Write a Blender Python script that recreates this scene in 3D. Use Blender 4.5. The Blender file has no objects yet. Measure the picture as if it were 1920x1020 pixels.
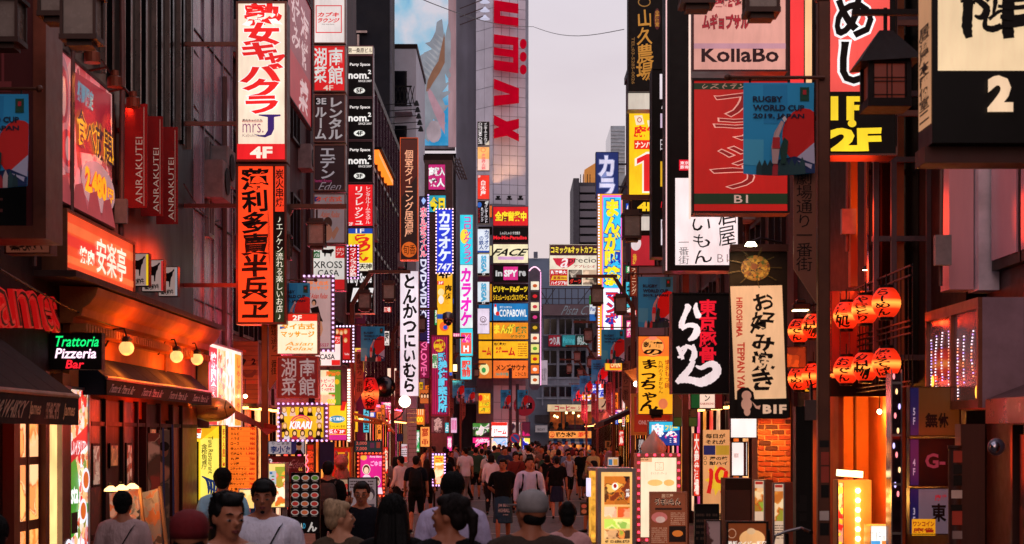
import bpy, bmesh, math, random
from mathutils import Vector, Matrix
R = random.Random(7)
PI = math.pi
SC = bpy.context.scene
COL = SC.collection
# ---------------------------------------------------------------- camera, sky, sun, exposure
F, CX, HY, CAMZ = 3200.0, 960.0, 815.0, 2.1          # focal length in photo pixels, principal column, horizon row, eye height
cam_d = bpy.data.cameras.new('street_camera'); cam = bpy.data.objects.new('street_camera', cam_d); COL.objects.link(cam)
cam.location = (0, 0, CAMZ); cam.rotation_euler = (PI/2, 0, 0)
cam_d.sensor_width = 36; cam_d.lens = 36*F/1920; cam_d.shift_y = (HY-510)/1920
cam_d.clip_start = .1; cam_d.clip_end = 2000
cam_d.dof.use_dof = True; cam_d.dof.focus_distance = 34; cam_d.dof.aperture_fstop = 5.6
SC.camera = cam
world = bpy.data.worlds.new('World'); SC.world = world; world.use_nodes = True
wn, wl = world.node_tree.nodes, world.node_tree.links
wn.clear()
wo = wn.new('ShaderNodeOutputWorld')
sky = wn.new('ShaderNodeTexSky'); sky.sky_type = 'NISHITA'; sky.sun_disc = False
SUN_EL, SUN_ROT = math.radians(3), math.radians(200)
sky.sun_elevation = SUN_EL; sky.sun_rotation = SUN_ROT; sky.air_density = 1; sky.dust_density = 3
b1 = wn.new('ShaderNodeBackground'); wl.new(sky.outputs[0], b1.inputs[0]); b1.inputs[1].default_value = .05
tc = wn.new('ShaderNodeTexCoord'); sp = wn.new('ShaderNodeSeparateXYZ'); wl.new(tc.outputs['Generated'], sp.inputs[0])
rp = wn.new('ShaderNodeValToRGB'); wl.new(sp.outputs[2], rp.inputs[0])
rp.color_ramp.elements[0].position = 0.0; rp.color_ramp.elements[0].color = (.68, .53, .55, 1)
rp.color_ramp.elements[1].position = .30; rp.color_ramp.elements[1].color = (.61, .54, .61, 1)
cn = wn.new('ShaderNodeTexNoise'); cn.inputs['Scale'].default_value = 5; cn.inputs['Detail'].default_value = 5; cm = wn.new('ShaderNodeMapping'); cm.inputs['Scale'].default_value = (1, 1, 3.5); wl.new(tc.outputs['Generated'], cm.inputs[0]); wl.new(cm.outputs[0], cn.inputs[0])
cx = wn.new('ShaderNodeMix'); cx.data_type = 'RGBA'; cx.blend_type = 'SOFT_LIGHT'; cx.inputs[0].default_value = .45; wl.new(rp.outputs[0], cx.inputs[6]); wl.new(cn.outputs[0], cx.inputs[7])
b2 = wn.new('ShaderNodeBackground'); wl.new(cx.outputs[2], b2.inputs[0]); b2.inputs[1].default_value = 1.04
ad = wn.new('ShaderNodeAddShader'); wl.new(b1.outputs[0], ad.inputs[0]); wl.new(b2.outputs[0], ad.inputs[1]); wl.new(ad.outputs[0], wo.inputs[0])
sun_d = bpy.data.lights.new('dusk_sun', 'SUN'); sun_d.energy = .24; sun_d.angle = math.radians(30); sun_d.color = (1, .50, .42)
sun = bpy.data.objects.new('dusk_sun', sun_d); COL.objects.link(sun)
sun.rotation_euler = (PI/2-math.radians(26), 0, math.radians(-8)); sun.location = (0, -20, 60)
SC.view_settings.view_transform = 'Standard'; SC.view_settings.look = 'None'
SC.view_settings.exposure = .05; SC.view_settings.gamma = 1; SC.view_settings.use_curve_mapping = False
SC.render.engine = 'CYCLES'
SC.cycles.max_bounces = 6; SC.cycles.diffuse_bounces = 3; SC.cycles.glossy_bounces = 3; SC.cycles.transmission_bounces = 4
SC.cycles.caustics_reflective = False; SC.cycles.caustics_refractive = False
SC.cycles.sample_clamp_indirect = 4

def X(px, Y): return (px-CX)/F*Y
def Z(py, Y): return CAMZ+(HY-py)/F*Y
def P(px, py, Y): return Vector((X(px, Y), Y, Z(py, Y)))
def YW(px, xw): return abs(xw)*F/abs(px-CX)             # distance at which the wall plane x = xw crosses column px

# ---------------------------------------------------------------- materials
def lin(c):
    if isinstance(c, str):
        c = c.lstrip('#')
        if len(c) == 3: c = ''.join(k*2 for k in c)
        v = [int(c[i:i+2], 16)/255 for i in (0, 2, 4)]
        return tuple(((k+.055)/1.055)**2.4 if k > .04045 else k/12.92 for k in v)
    return tuple(c)
_M = {}
def _new(key):
    m = bpy.data.materials.new('_'.join(str(k) for k in key)[:50].replace('#', 'h')); m.use_nodes = True
    n, l = m.node_tree.nodes, m.node_tree.links
    return m, n, l, n['Principled BSDF']
def _pos(n, l, scale):
    g = n.new('ShaderNodeNewGeometry'); mp = n.new('ShaderNodeMapping'); l.new(g.outputs['Position'], mp.inputs[0])
    mp.inputs['Scale'].default_value = scale if isinstance(scale, tuple) else (scale,)*3
    return mp.outputs[0]
def _noise(n, l, scale, detail=4, rough=.6):
    t = n.new('ShaderNodeTexNoise'); t.inputs['Scale'].default_value = 1; t.inputs['Detail'].default_value = detail; t.inputs['Roughness'].default_value = rough
    l.new(_pos(n, l, scale), t.inputs[0]); return t.outputs[0]
def _ramp(n, l, fac, a, b, p0=.3, p1=.7):
    r = n.new('ShaderNodeValToRGB'); l.new(fac, r.inputs[0])
    r.color_ramp.elements[0].position = p0; r.color_ramp.elements[0].color = (*a, 1)
    r.color_ramp.elements[1].position = p1; r.color_ramp.elements[1].color = (*b, 1); return r.outputs[0]
def paint(c, rough=.6, metal=0., var=.3, scale=3., bump=.0, spec=.4, coat=0., bs=30, bd=.02):
    key = ('paint', c, rough, metal, var, scale, bump, coat, bs)
    if key in _M: return _M[key]
    m, n, l, b = _new(key); q = lin(c)
    if max(q) < .03: q = tuple(k*.5 for k in q); spec = .2
    f = _noise(n, l, scale, 6)
    l.new(_ramp(n, l, f, tuple(k*(1-var) for k in q), tuple(min(1, k*(1+var*.5)) for k in q)), b.inputs['Base Color'])
    f2 = _noise(n, l, tuple(k*2.3 for k in scale) if isinstance(scale, tuple) else scale*2.3)
    mr = n.new('ShaderNodeMapRange'); l.new(f2, mr.inputs[0]); mr.inputs[3].default_value = max(.05, rough-.15); mr.inputs[4].default_value = min(1, rough+.15)
    l.new(mr.outputs[0], b.inputs['Roughness'])
    b.inputs['Metallic'].default_value = metal; b.inputs['Specular IOR Level'].default_value = spec; b.inputs['Coat Weight'].default_value = coat
    if bump:
        bp = n.new('ShaderNodeBump'); bp.inputs['Strength'].default_value = bump; bp.inputs['Distance'].default_value = bd
        l.new(_noise(n, l, bs), bp.inputs['Height']); l.new(bp.outputs[0], b.inputs['Normal'])
    _M[key] = m; return m
def glow(c, s=1., var=.12, scale=1.6, rough=.35):
    key = ('glow', c, s, var, scale)
    if key in _M: return _M[key]
    m, n, l, b = _new(key); q = lin(c)
    b.inputs['Base Color'].default_value = (*[k*.25 for k in q], 1); b.inputs['Roughness'].default_value = rough; b.inputs['Specular IOR Level'].default_value = .08 if rough > .8 else .4
    b.inputs['Emission Color'].default_value = (*q, 1)
    if var:
        mr = n.new('ShaderNodeMapRange'); l.new(_noise(n, l, scale, 2), mr.inputs[0]); mr.inputs[1].default_value = .3; mr.inputs[2].default_value = .7
        mr.inputs[3].default_value = s*(1-var*1.6); mr.inputs[4].default_value = s*(1+var*.7)
        m2 = n.new('ShaderNodeMapRange'); l.new(_noise(n, l, (14, 14, 2.5), 5, .7), m2.inputs[0]); m2.inputs[1].default_value = .3; m2.inputs[2].default_value = .6; m2.inputs[3].default_value = .86; m2.inputs[4].default_value = 1
        mu = n.new('ShaderNodeMath'); mu.operation = 'MULTIPLY'; l.new(mr.outputs[0], mu.inputs[0]); l.new(m2.outputs[0], mu.inputs[1]); l.new(mu.outputs[0], b.inputs['Emission Strength'])
    else: b.inputs['Emission Strength'].default_value = s
    _M[key] = m; return m
def photo(cols, s=1., scale=9., lit=True):
    """printed food / people photographs, or reflections painted in panes: cells of several colours, optionally backlit"""
    key = ('photo',)+tuple(cols)+(s, scale, lit)
    if key in _M: return _M[key]
    m, n, l, b = _new(key)
    v = n.new('ShaderNodeTexVoronoi'); v.feature = 'SMOOTH_F1'; v.inputs['Scale'].default_value = 1; v.inputs['Smoothness'].default_value = .35
    nz = n.new('ShaderNodeTexNoise'); nz.inputs['Scale'].default_value = scale*1.3; nz.inputs['Detail'].default_value = 5
    g = _pos(n, l, 1.); l.new(g, nz.inputs[0])
    mx = n.new('ShaderNodeVectorMath'); mx.operation = 'MULTIPLY_ADD'; l.new(nz.outputs[1], mx.inputs[0]); mx.inputs[1].default_value = (.35/scale*3,)*3; l.new(g, mx.inputs[2])
    sc = n.new('ShaderNodeVectorMath'); sc.operation = 'SCALE'; l.new(mx.outputs[0], sc.inputs[0]); sc.inputs[3].default_value = scale; l.new(sc.outputs[0], v.inputs[0])
    r = n.new('ShaderNodeValToRGB'); sx = n.new('ShaderNodeSeparateColor'); l.new(v.outputs['Color'], sx.inputs[0]); l.new(sx.outputs[0], r.inputs[0])
    el = r.color_ramp.elements
    while len(el) < len(cols): el.new(.5)
    for i, c in enumerate(cols): el[i].position = .12+.76*i/(len(cols)-1); el[i].color = (*lin(c), 1)
    l.new(r.outputs[0], b.inputs['Base Color']); b.inputs['Roughness'].default_value = .4
    if lit: l.new(r.outputs[0], b.inputs['Emission Color']); b.inputs['Emission Strength'].default_value = s
    _M[key] = m; return m
def glass(c='#1a2230', rough=.08):
    key = ('glass', c, rough)
    if key in _M: return _M[key]
    m, n, l, b = _new(key); q = lin(c)
    l.new(_ramp(n, l, _noise(n, l, .8, 3), tuple(k*.5 for k in q), tuple(k*1.4 for k in q)), b.inputs['Base Color'])
    b.inputs['Roughness'].default_value = rough; b.inputs['Specular IOR Level'].default_value = .8; b.inputs['Coat Weight'].default_value = .6; b.inputs['Coat Roughness'].default_value = .04
    _M[key] = m; return m
def clear_glass():
    key = ('clear',)
    if key in _M: return _M[key]
    m, n, l, b = _new(key)
    tr = n.new('ShaderNodeBsdfTransparent'); tr.inputs[0].default_value = (.9, .88, .85, 1); gl = n.new('ShaderNodeBsdfGlossy'); gl.inputs['Roughness'].default_value = .05
    fr = n.new('ShaderNodeFresnel'); mx = n.new('ShaderNodeMixShader'); l.new(fr.outputs[0], mx.inputs[0]); l.new(tr.outputs[0], mx.inputs[1]); l.new(gl.outputs[0], mx.inputs[2])
    l.new(mx.outputs[0], n['Material Output'].inputs[0]); _M[key] = m; return m
def cloth(c): return paint(c, .88, 0, .14, 5, .8, bs=(9, 9, 4), bd=.06)
def streaky(c, rough=.7, var=.6, sx=2., sz=.35, bump=.2):      # weathered surface with vertical runs
    if isinstance(c, str): c = tuple(k*.55 for k in lin(c))
    return paint(c, rough, 0, var, (sx, sx, sz), bump)

STEEL = paint('#4b2a24', .5, .5); DARK = paint('#140a08', .6); BROWN = paint('#4a1c12', .5, .2); BLACK = paint('#0a0808', .5, 0, .2)
ALU = paint('#8a8486', .35, .8); WHITE = paint('#cfcaca', .6, 0, .15); TRIM = paint('#2c120e', .5, .2)

# ---------------------------------------------------------------- mesh building
class MB:
    def __init__(s): s.v = []; s.f = []; s.m = []; s.smooth = False
    def add(s, vs, fs, mi=0):
        k = len(s.v); s.v += [tuple(v) for v in vs]; s.f += [tuple(i+k for i in f) for f in fs]; s.m += [mi]*len(fs); return s
    def box(s, x0, x1, y0, y1, z0, z1, mi=0):
        if x0 > x1: x0, x1 = x1, x0
        if y0 > y1: y0, y1 = y1, y0
        if z0 > z1: z0, z1 = z1, z0
        return s.add([(x0,y0,z0),(x1,y0,z0),(x1,y1,z0),(x0,y1,z0),(x0,y0,z1),(x1,y0,z1),(x1,y1,z1),(x0,y1,z1)],
                     [(0,3,2,1),(4,5,6,7),(0,1,5,4),(1,2,6,5),(2,3,7,6),(3,0,4,7)], mi)
    def tube(s, pts, r, n=8, mi=0, caps=True):
        pts = [Vector(p) for p in pts]; rs = r if isinstance(r, (list, tuple)) else [r]*len(pts); k = len(s.v); N = len(pts)
        for i, p in enumerate(pts):
            d = (pts[min(i+1, N-1)]-pts[max(i-1, 0)]).normalized()
            a = d.cross(Vector((0, 0, 1))) if abs(d.z) < .95 else d.cross(Vector((0, 1, 0)))
            a.normalize(); b = d.cross(a)
            for j in range(n):
                t = 2*PI*j/n; s.v.append(tuple(p+(a*math.cos(t)+b*math.sin(t))*rs[i]))
        for i in range(N-1):
            for j in range(n):
                s.f.append((k+i*n+j, k+i*n+(j+1) % n, k+(i+1)*n+(j+1) % n, k+(i+1)*n+j)); s.m.append(mi)
        if caps:
            s.f.append(tuple(k+j for j in range(n))[::-1]); s.m.append(mi); s.f.append(tuple(k+(N-1)*n+j for j in range(n))); s.m.append(mi)
        return s
    def ell(s, c, r, nu=12, nv=8, mi=0, rot=None):
        if not isinstance(r, (tuple, list)): r = (r, r, r)
        vs = [Vector((0, 0, -r[2]))]
        for i in range(1, nv):
            t = -PI/2+PI*i/nv
            for j in range(nu):
                a = 2*PI*j/nu; vs.append(Vector((r[0]*math.cos(t)*math.cos(a), r[1]*math.cos(t)*math.sin(a), r[2]*math.sin(t))))
        vs.append(Vector((0, 0, r[2]))); fs = []
        for j in range(nu): fs.append((0, 1+(j+1) % nu, 1+j))
        for i in range(nv-2):
            for j in range(nu): fs.append((1+i*nu+j, 1+i*nu+(j+1) % nu, 1+(i+1)*nu+(j+1) % nu, 1+(i+1)*nu+j))
        q = 1+(nv-2)*nu
        for j in range(nu): fs.append((q+j, q+(j+1) % nu, len(vs)-1))
        if rot is not None: vs = [rot @ v for v in vs]
        return s.add([v+Vector(c) for v in vs], fs, mi)
    def lathe(s, prof, c=(0, 0, 0), n=16, mi=0):       # prof: (r, z) pairs round a vertical axis
        k = len(s.v)
        for r, z in prof:
            for j in range(n):
                a = 2*PI*j/n; s.v.append((c[0]+r*math.cos(a), c[1]+r*math.sin(a), c[2]+z))
        for i in range(len(prof)-1):
            for j in range(n): s.f.append((k+i*n+j, k+i*n+(j+1) % n, k+(i+1)*n+(j+1) % n, k+(i+1)*n+j)); s.m.append(mi)
        s.f.append(tuple(k+j for j in range(n))[::-1]); s.m.append(mi); s.f.append(tuple(k+(len(prof)-1)*n+j for j in range(n))); s.m.append(mi)
        return s
    def prism(s, poly, a, b, axis='y', mi=0):         # poly (u, z) extruded along axis between a and b
        f = (lambda u, z, t: (u, t, z)) if axis == 'y' else (lambda u, z, t: (t, u, z)) if axis == 'x' else (lambda u, z, t: (u, z, t))
        n = len(poly); vs = [f(u, z, a) for u, z in poly]+[f(u, z, b) for u, z in poly]
        fs = [tuple(range(n)), tuple(range(2*n-1, n-1, -1))]+[(i, n+i, n+(i+1) % n, (i+1) % n) for i in range(n)]
        return s.add(vs, fs, mi)
    def build(s, name, mats, parent=None, world=False, loc=None, bev=0., smooth=False):
        me = bpy.data.meshes.new(name); off = Vector((0, 0, 0))
        if world and parent is not None:
            p = parent
            while p is not None: off = off+p.location; p = p.parent
        if loc is not None: off = Vector(loc)
        me.from_pydata([(x-off.x, y-off.y, z-off.z) for x, y, z in s.v], [], s.f)
        for m in (mats if isinstance(mats, (list, tuple)) else [mats]): me.materials.append(m)
        if any(s.m): me.polygons.foreach_set('material_index', s.m)
        if smooth or s.smooth: me.polygons.foreach_set('use_smooth', [True]*len(s.f))
        bm = bmesh.new(); bm.from_mesh(me); bmesh.ops.recalc_face_normals(bm, faces=bm.faces)
        if bev: bmesh.ops.bevel(bm, geom=bm.edges[:], offset=bev, segments=1, affect='EDGES', clamp_overlap=True)
        bm.to_mesh(me); bm.free()
        o = bpy.data.objects.new(name, me); COL.objects.link(o)
        if parent is not None: o.parent = parent
        if loc is not None: o.location = loc
        return o
def thing(name, label, cat, loc=(0, 0, 0), rz=0., group=None, kind=None):
    o = bpy.data.objects.new(name, None); o.empty_display_size = .1; COL.objects.link(o); o.location = loc; o.rotation_euler = (0, 0, rz)
    o['label'] = label; o['category'] = cat
    if group: o['group'] = group
    if kind: o['kind'] = kind
    return o
def tag(o, label, cat=None, group=None, kind=None):
    o['label'] = label
    if cat: o['category'] = cat
    if group: o['group'] = group
    if kind: o['kind'] = kind
    return o
def struct(o): o['kind'] = 'structure'; return o
KIDS = {}
def copy_tree(o, parent=None, mats=None):
    c = o.copy(); COL.objects.link(c)
    if parent is not None: c.parent = parent
    for ch in [k for k in SCN if k.parent == o] if False else list(o.children): copy_tree(ch, c)
    return c
def point(name, loc, col, power, r=.08, parent=None):
    d = bpy.data.lights.new(name, 'POINT'); d.energy = power; d.color = lin(col); d.shadow_soft_size = r
    o = bpy.data.objects.new(name, d); COL.objects.link(o); o.location = loc
    if parent is not None:
        o.parent = parent; o.location = Vector(loc)-parent.location
        if parent.rotation_euler.z: o.location = Matrix.Rotation(-parent.rotation_euler.z, 3, 'Z') @ o.location
    return o
def spot(name, loc, target, col, power, ang=70, r=.05):
    d = bpy.data.lights.new(name, 'SPOT'); d.energy = power; d.color = lin(col); d.shadow_soft_size = r; d.spot_size = math.radians(ang); d.spot_blend = .6
    o = bpy.data.objects.new(name, d); COL.objects.link(o); o.location = loc
    o.rotation_euler = (Vector(target)-Vector(loc)).to_track_quat('-Z', 'Y').to_euler(); return o

# ---------------------------------------------------------------- lettering: outlines of characters as thin geometry
_G = {}
def glyph(ch, off):
    key = (ch, off)
    if key not in _G:
        c = bpy.data.curves.new('g', 'FONT'); c.body = ch; c.offset = off; c.resolution_u = 2; c.fill_mode = 'FRONT'; c.align_x = 'LEFT'
        o = bpy.data.objects.new('g', c); m = o.to_mesh()
        _G[key] = ([(v.co.x, v.co.y) for v in m.vertices], [tuple(p.vertices) for p in m.polygons])
        o.to_mesh_clear(); bpy.data.objects.remove(o); bpy.data.curves.remove(c)
    return _G[key]
def layout(txt, box, vert, off, brush, slant, turn, seed):
    """returns vertices (u, w) in box coordinates (w grows downward) and faces"""
    x0, y0, x1, y1 = box; V, Fc = [], []; rr = random.Random(seed)
    def put(vs, fs):
        k = len(V); V.extend(vs); Fc.extend(tuple(i+k for i in f) for f in fs)
    def warp(u, w, ph):
        if not brush: return u, w
        return (u+brush*.06*math.sin(5*w+ph)+brush*.04*math.sin(9*u+2*ph), w+brush*.05*math.sin(6*u+ph*1.7)-brush*.10*(u-.5))
    if vert:
        chars = [c for c in txt]; H = (y1-y0)/len(chars); W = x1-x0
        for i, ch in enumerate(chars):
            if ch == ' ': continue
            vs, fs = glyph(ch, off)
            if not vs: continue
            ph = rr.random()*6; sc = 1+(rr.random()-.5)*.25*brush; out = []
            rotc = ch in 'ー〜-…―'
            wide = ord(ch) < 0x2e80
            xs = [v[0] for v in vs]; gx = (min(xs)+max(xs))/2 if wide else .5
            for a, b in vs:
                u, w = (a-gx)*sc+.5, 1-((b+.12)-.5)*sc-.5
                if rotc: u, w = 1-w, u
                u, w = warp(u, w, ph); u += slant*(.5-w)
                out.append((x0+(u-.5)*W*1.06+W/2, y0+H*i+(w-.5)*H*1.06+H/2))
            put(out, fs)
    else:
        lines = txt.split('\n'); H = (y1-y0)/len(lines)
        for i, ln in enumerate(lines):
            vs, fs = glyph(ln, off)
            if not vs: continue
            xs = [v[0] for v in vs]; ys = [v[1] for v in vs]; ax, bx, ay, by = min(xs), max(xs), min(ys), max(ys)
            ph = rr.random()*6; fill = .80 if len(lines) > 1 else 1.
            out = []
            for a, b in vs:
                u = (a-ax)/max(bx-ax, 1e-6); w = 1-(b-ay)/max(by-ay, 1e-6); u2, w2 = warp(u, w, ph) if brush else (u, w)
                u2 += slant*(.5-w2)*H/max(x1-x0, 1e-6)
                if turn:   # text runs downward, rotated a quarter turn clockwise
                    out.append((x1-w2*(x1-x0), y0+u2*(y1-y0)) if turn > 0 else (x0+w2*(x1-x0), y1-u2*(y1-y0)))
                else: out.append((x0+u2*(x1-x0), y0+H*(i+.5+(w2-.5)*fill)))
            put(out, fs)
    return V, Fc

class Sign:
    """one sign box; coordinates of its content are photo pixels (front facing) or percent (wall facing)"""
    def __init__(s, label, x0, y0, x1, y1, Y, fr=TRIM, fw=3., d=.22, lit=1., cat='sign', group=None, name='hanging_sign', mount=0, wall=None, rz=None, back=True, leg=None, groove=True):
        s.lit = lit; s.k = 0; s.label = label
        if wall:                                       # wall = (xw, Ynear, Yfar, ztop, zbot): fixed along the street wall, coordinates 0..100
            xw, ya, yb, zt, zb = wall; s.W = abs(yb-ya); s.H = zt-zb; s.wallm = True
            s.root = thing(name, label, cat, (xw, (ya+yb)/2, zb), PI/2 if xw < 0 else -PI/2, group); s.b = (0, 0, 100, 100); fwm = .03
        else:
            s.wallm = False; s.Y = Y; s.xc = (x0+x1)/2; s.b = (x0, y0, x1, y1); s.W = (x1-x0)/F*Y; s.H = (y1-y0)/F*Y
            s.root = thing(name, label, cat, (X(s.xc, Y), Y, Z(y1, Y)), rz or 0, group); fwm = fw/F*Y
        s.fwm = fwm; W, H = s.W, s.H; m = MB()
        m.box(-W/2, W/2, 0, d, 0, H)
        if fw:
            t = .03
            m.box(-W/2, -W/2+fwm, -t, -.0005, 0, H).box(W/2-fwm, W/2, -t, -.0005, 0, H)
            m.box(-W/2+fwm+.0005, W/2-fwm-.0005, -t, -.0005, H-fwm, H).box(-W/2+fwm+.0005, W/2-fwm-.0005, -t, -.0005, 0, fwm)
        m.build('housing', fr, s.root)
        if mount and not wall:
            gx = mount-s.root.location.x; sg = 1 if mount > s.root.location.x else -1
            if W/2+.02 < abs(gx) < W/2+.97:
                for zz in ((.25, .75) if H > .6 else (.5,)): MB().box(sg*(W/2+.001), gx, d*.4, d*.4+.05, H*zz-.03, H*zz+.03).build('bracket', fr, s.root)
        if leg: 
            b = MB(); zb = s.root.location.z-.02
            for q in (-1, 1): b.box(q*(W/2-.03)-.03, q*(W/2-.03)+.03, d*.3, d*.3+.05, -zb, -.001)
            b.build('stand', fr, s.root)
    def m(s, x, y):
        x0, y0, x1, y1 = s.b
        return ((x-x0)/(x1-x0)-.5)*s.W, (1-(y-y0)/(y1-y0))*s.H
    def _y(s): s.k += 1; return -.003-.0025*s.k
    def _mat(s, c, e):
        if not isinstance(c, str): return c
        if e is None: e = s.lit
        q = lin(c)
        return paint(c, .5, 0, .12) if e <= 0 or max(q) < .02 else glow(c, e)
    def face(s, c, box=None, e=None, inset=0, name='face'):
        if box is None:
            W, H, f = s.W/2-s.fwm, s.H, s.fwm; y = s._y()
            return MB().add([(-W, y, f), (W, y, f), (W, y, H-f), (-W, y, H-f)], [(0, 1, 2, 3)]).build(name, s._mat(c, e), s.root)
        x0, y0, x1, y1 = box; return s.poly([(x0, y0), (x1, y0), (x1, y1), (x0, y1)], c, e, name)
    def poly(s, pts, c, e=None, name='printed_shape'):
        y = s._y(); q = [s.m(*p) for p in pts]
        return MB().add([(a, y, b) for a, b in q], [tuple(range(len(q)))]).build(name, s._mat(c, e), s.root)
    def ell(s, cx, cy, rx, ry, c, e=None, name='printed_shape', n=24, ring=0):
        if ring:
            y = s._y(); o = [s.m(cx+rx*math.cos(2*PI*i/n), cy+ry*math.sin(2*PI*i/n)) for i in range(n)]; q = [s.m(cx+(rx-ring)*math.cos(2*PI*i/n), cy+(ry-ring)*math.sin(2*PI*i/n)) for i in range(n)]
            return MB().add([(a, y, b) for a, b in o+q], [(i, (i+1) % n, n+(i+1) % n, n+i) for i in range(n)]).build(name, s._mat(c, e), s.root)
        return s.poly([(cx+rx*math.cos(2*PI*i/n), cy+ry*math.sin(2*PI*i/n)) for i in range(n)], c, e, name)
    def ringbox(s, x0, y0, x1, y1, w, c, e=None):
        for b in ((x0, y0, x1, y0+w), (x0, y1-w, x1, y1), (x0, y0+w, x0+w, y1-w), (x1-w, y0+w, x1, y1-w)): s.face(c, b, e, name='printed_line')
    def t(s, txt, box, c, e=None, v=0, b=.02, o=None, br=0, sl=0, turn=0, name='lettering'):
        """o = (colour, extra offset[, emission]) draws an outline behind the characters"""
        seed = sum(map(ord, txt))
        for cc, off, ee in ([(o[0], b+o[1], o[2] if len(o) > 2 else e)] if o else [])+[(c, b, e)]:
            V, Fc = layout(txt, box, v, off, br, sl, turn, seed)
            if not Fc: continue
            y = s._y(); me = bpy.data.meshes.new(name)
            me.from_pydata([(p[0], y, p[1]) for p in (s.m(*q) for q in V)], [], Fc); me.materials.append(s._mat(cc, ee))
            ob = bpy.data.objects.new(name if cc == c else 'lettering_outline', me); COL.objects.link(ob); ob.parent = s.root
        return s
    def bulbs(s, step, c, e=2., size=.4, box=None, n2=False):
        x0, y0, x1, y1 = box or s.b; m = MB(); pts = []
        nx = max(1, round((x1-x0)/step)); ny = max(1, round((y1-y0)/step))
        for i in range(nx+1): pts += [(x0+(x1-x0)*i/nx, y0), (x0+(x1-x0)*i/nx, y1)]
        for i in range(1, ny): pts += [(x0, y0+(y1-y0)*i/ny), (x1, y0+(y1-y0)*i/ny)]
        h = size*step*s.H/(s.b[3]-s.b[1])/2
        for p in pts:
            u, z = s.m(*p); m.box(u-h, u+h, -.06, -.031, z-h, z+h)
        o = m.build('bulb_string', glow(c, e, 0), s.root); o['kind'] = 'stuff'; return s
def lines_of_print(s, box, n, c, e=None, seed=1, w=.45):
    """small print too fine to read in the photograph: short dashes in rows"""
    x0, y0, x1, y1 = box; rr = random.Random(seed); y = s._y(); m = MB(); H = (y1-y0)/n
    for i in range(n):
        a = x0
        while a < x1:
            L = (x1-x0)*(.03+rr.random()*.07); b = min(x1, a+L)
            p = s.m(a, y0+H*(i+.5-w/2)); q = s.m(b, y0+H*(i+.5+w/2)); m.add([(p[0], y, q[1]), (q[0], y, q[1]), (q[0], y, p[1]), (p[0], y, p[1])], [(0, 1, 2, 3)]); a = b+(x1-x0)*.02
            if rr.random() < .12: a += (x1-x0)*.08
    o = m.build('small_print', s._mat(c, e), s.root); o['kind'] = 'stuff'; return o
def stroke(s, pts, ws, c, e, nm='brush_stroke'):
    """one brush stroke: a ribbon of varying width through the points"""
    L, Rr = [], []
    P2 = []
    for i in range(len(pts)-1):
        p0, p1, p2, p3 = pts[max(i-1, 0)], pts[i], pts[i+1], pts[min(i+2, len(pts)-1)]
        for k in range(5):
            t = k/5; f = lambda a, b_, c_, d: .5*((2*b_)+(-a+c_)*t+(2*a-5*b_+4*c_-d)*t*t+(-a+3*b_-3*c_+d)*t**3)
            P2.append((f(p0[0], p1[0], p2[0], p3[0]), f(p0[1], p1[1], p2[1], p3[1]), ws[i]+(ws[i+1]-ws[i])*t))
    P2.append((*pts[-1], ws[-1])); n = len(P2)
    for i, (x, y, w) in enumerate(P2):
        a, b_ = P2[max(i-1, 0)], P2[min(i+1, n-1)]; dx, dy = b_[0]-a[0], b_[1]-a[1]; q = math.hypot(dx, dy) or 1; w *= 1+.08*math.sin(i*2.7)
        L.append((x-dy/q*w/2, y+dx/q*w/2)); Rr.append((x+dy/q*w/2, y-dx/q*w/2))
    y = s._y(); pts3 = [(u, y, z) for u, z in (s.m(*p) for p in L+Rr)]
    MB().add(pts3, [(i, i+1, n+i+1, n+i) for i in range(n-1)]).build(nm, s._mat(c, e), s.root)
# ================================================================ THE PLACE: ground and buildings
m_asph = paint('#3a3636', .75, 0, .35, 1.2, .5); 
o = MB().add([(-90, -60, 0), (90, -60, 0), (90, 400, 0), (-90, 400, 0)], [(0, 1, 2, 3)]).build('ground', m_asph); tag(o, 'dark asphalt ground', None, None, 'structure')
o = MB().add([(-3.3, -30, .004), (3.3, -30, .004), (2.6, 112, .004), (-2.6, 112, .004)], [(0, 1, 2, 3)]).build('road', paint('#4a4444', .7, 0, .4, 2.5, .6)); tag(o, 'grey asphalt street surface between the shops', None, None, 'structure')
line_m = paint('#9a9292', .7, 0, .35, 6)
for Y in (21, 27, 33, 41.5, 47, 58, 66, 78):
    o = MB().box(-1.9, -1.75, Y, Y+2.2, .0081, .0122).build('road_line', line_m); struct(o)
for Y in (36, 43.5, 54, 70):
    o = MB().box(-1.7, 2.2, Y, Y+.16, .0081, .0122).build('road_line', line_m); struct(o)
for sd, xa, xb in ((-1, 3.31, 5.2), (1, 3.31, 5.2)):   # paved strips with a row of kerb stones
    o = MB().box(sd*xa+sd*.16, sd*xb, -20, 100, .002, .06).build('pavement', paint('#55504d', .8, 0, .35, 3, .4)); struct(o)
    kb = MB().box(0, .15, 0, .97, .002, .075); first = None
    for i in range(60):
        if first is None: first = kb.build('kerb_stone', paint('#6b6562', .8, 0, .3, 4, .3)); q = first
        else: q = first.copy(); COL.objects.link(q)
        q.parent = o; q.location = (sd*xa if sd > 0 else sd*xa-.15, 10+i, 0)
m_man = paint('#2f2b2a', .4, .7, .3, 8, .3)
for x, y in ((.6, 24), (-.9, 45)):
    MB_ = MB(); MB_.lathe([(.33, .0085), (.33, .0125), (.3, .0135), (.05, .0135)], (0, 0, 0), 20)
    o = MB_.build('manhole_cover', m_man); o.location = (x, y, 0); tag(o, 'round iron manhole cover in the asphalt '+('near the menu boards' if x > 0 else 'further up the street'), 'manhole cover')

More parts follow.
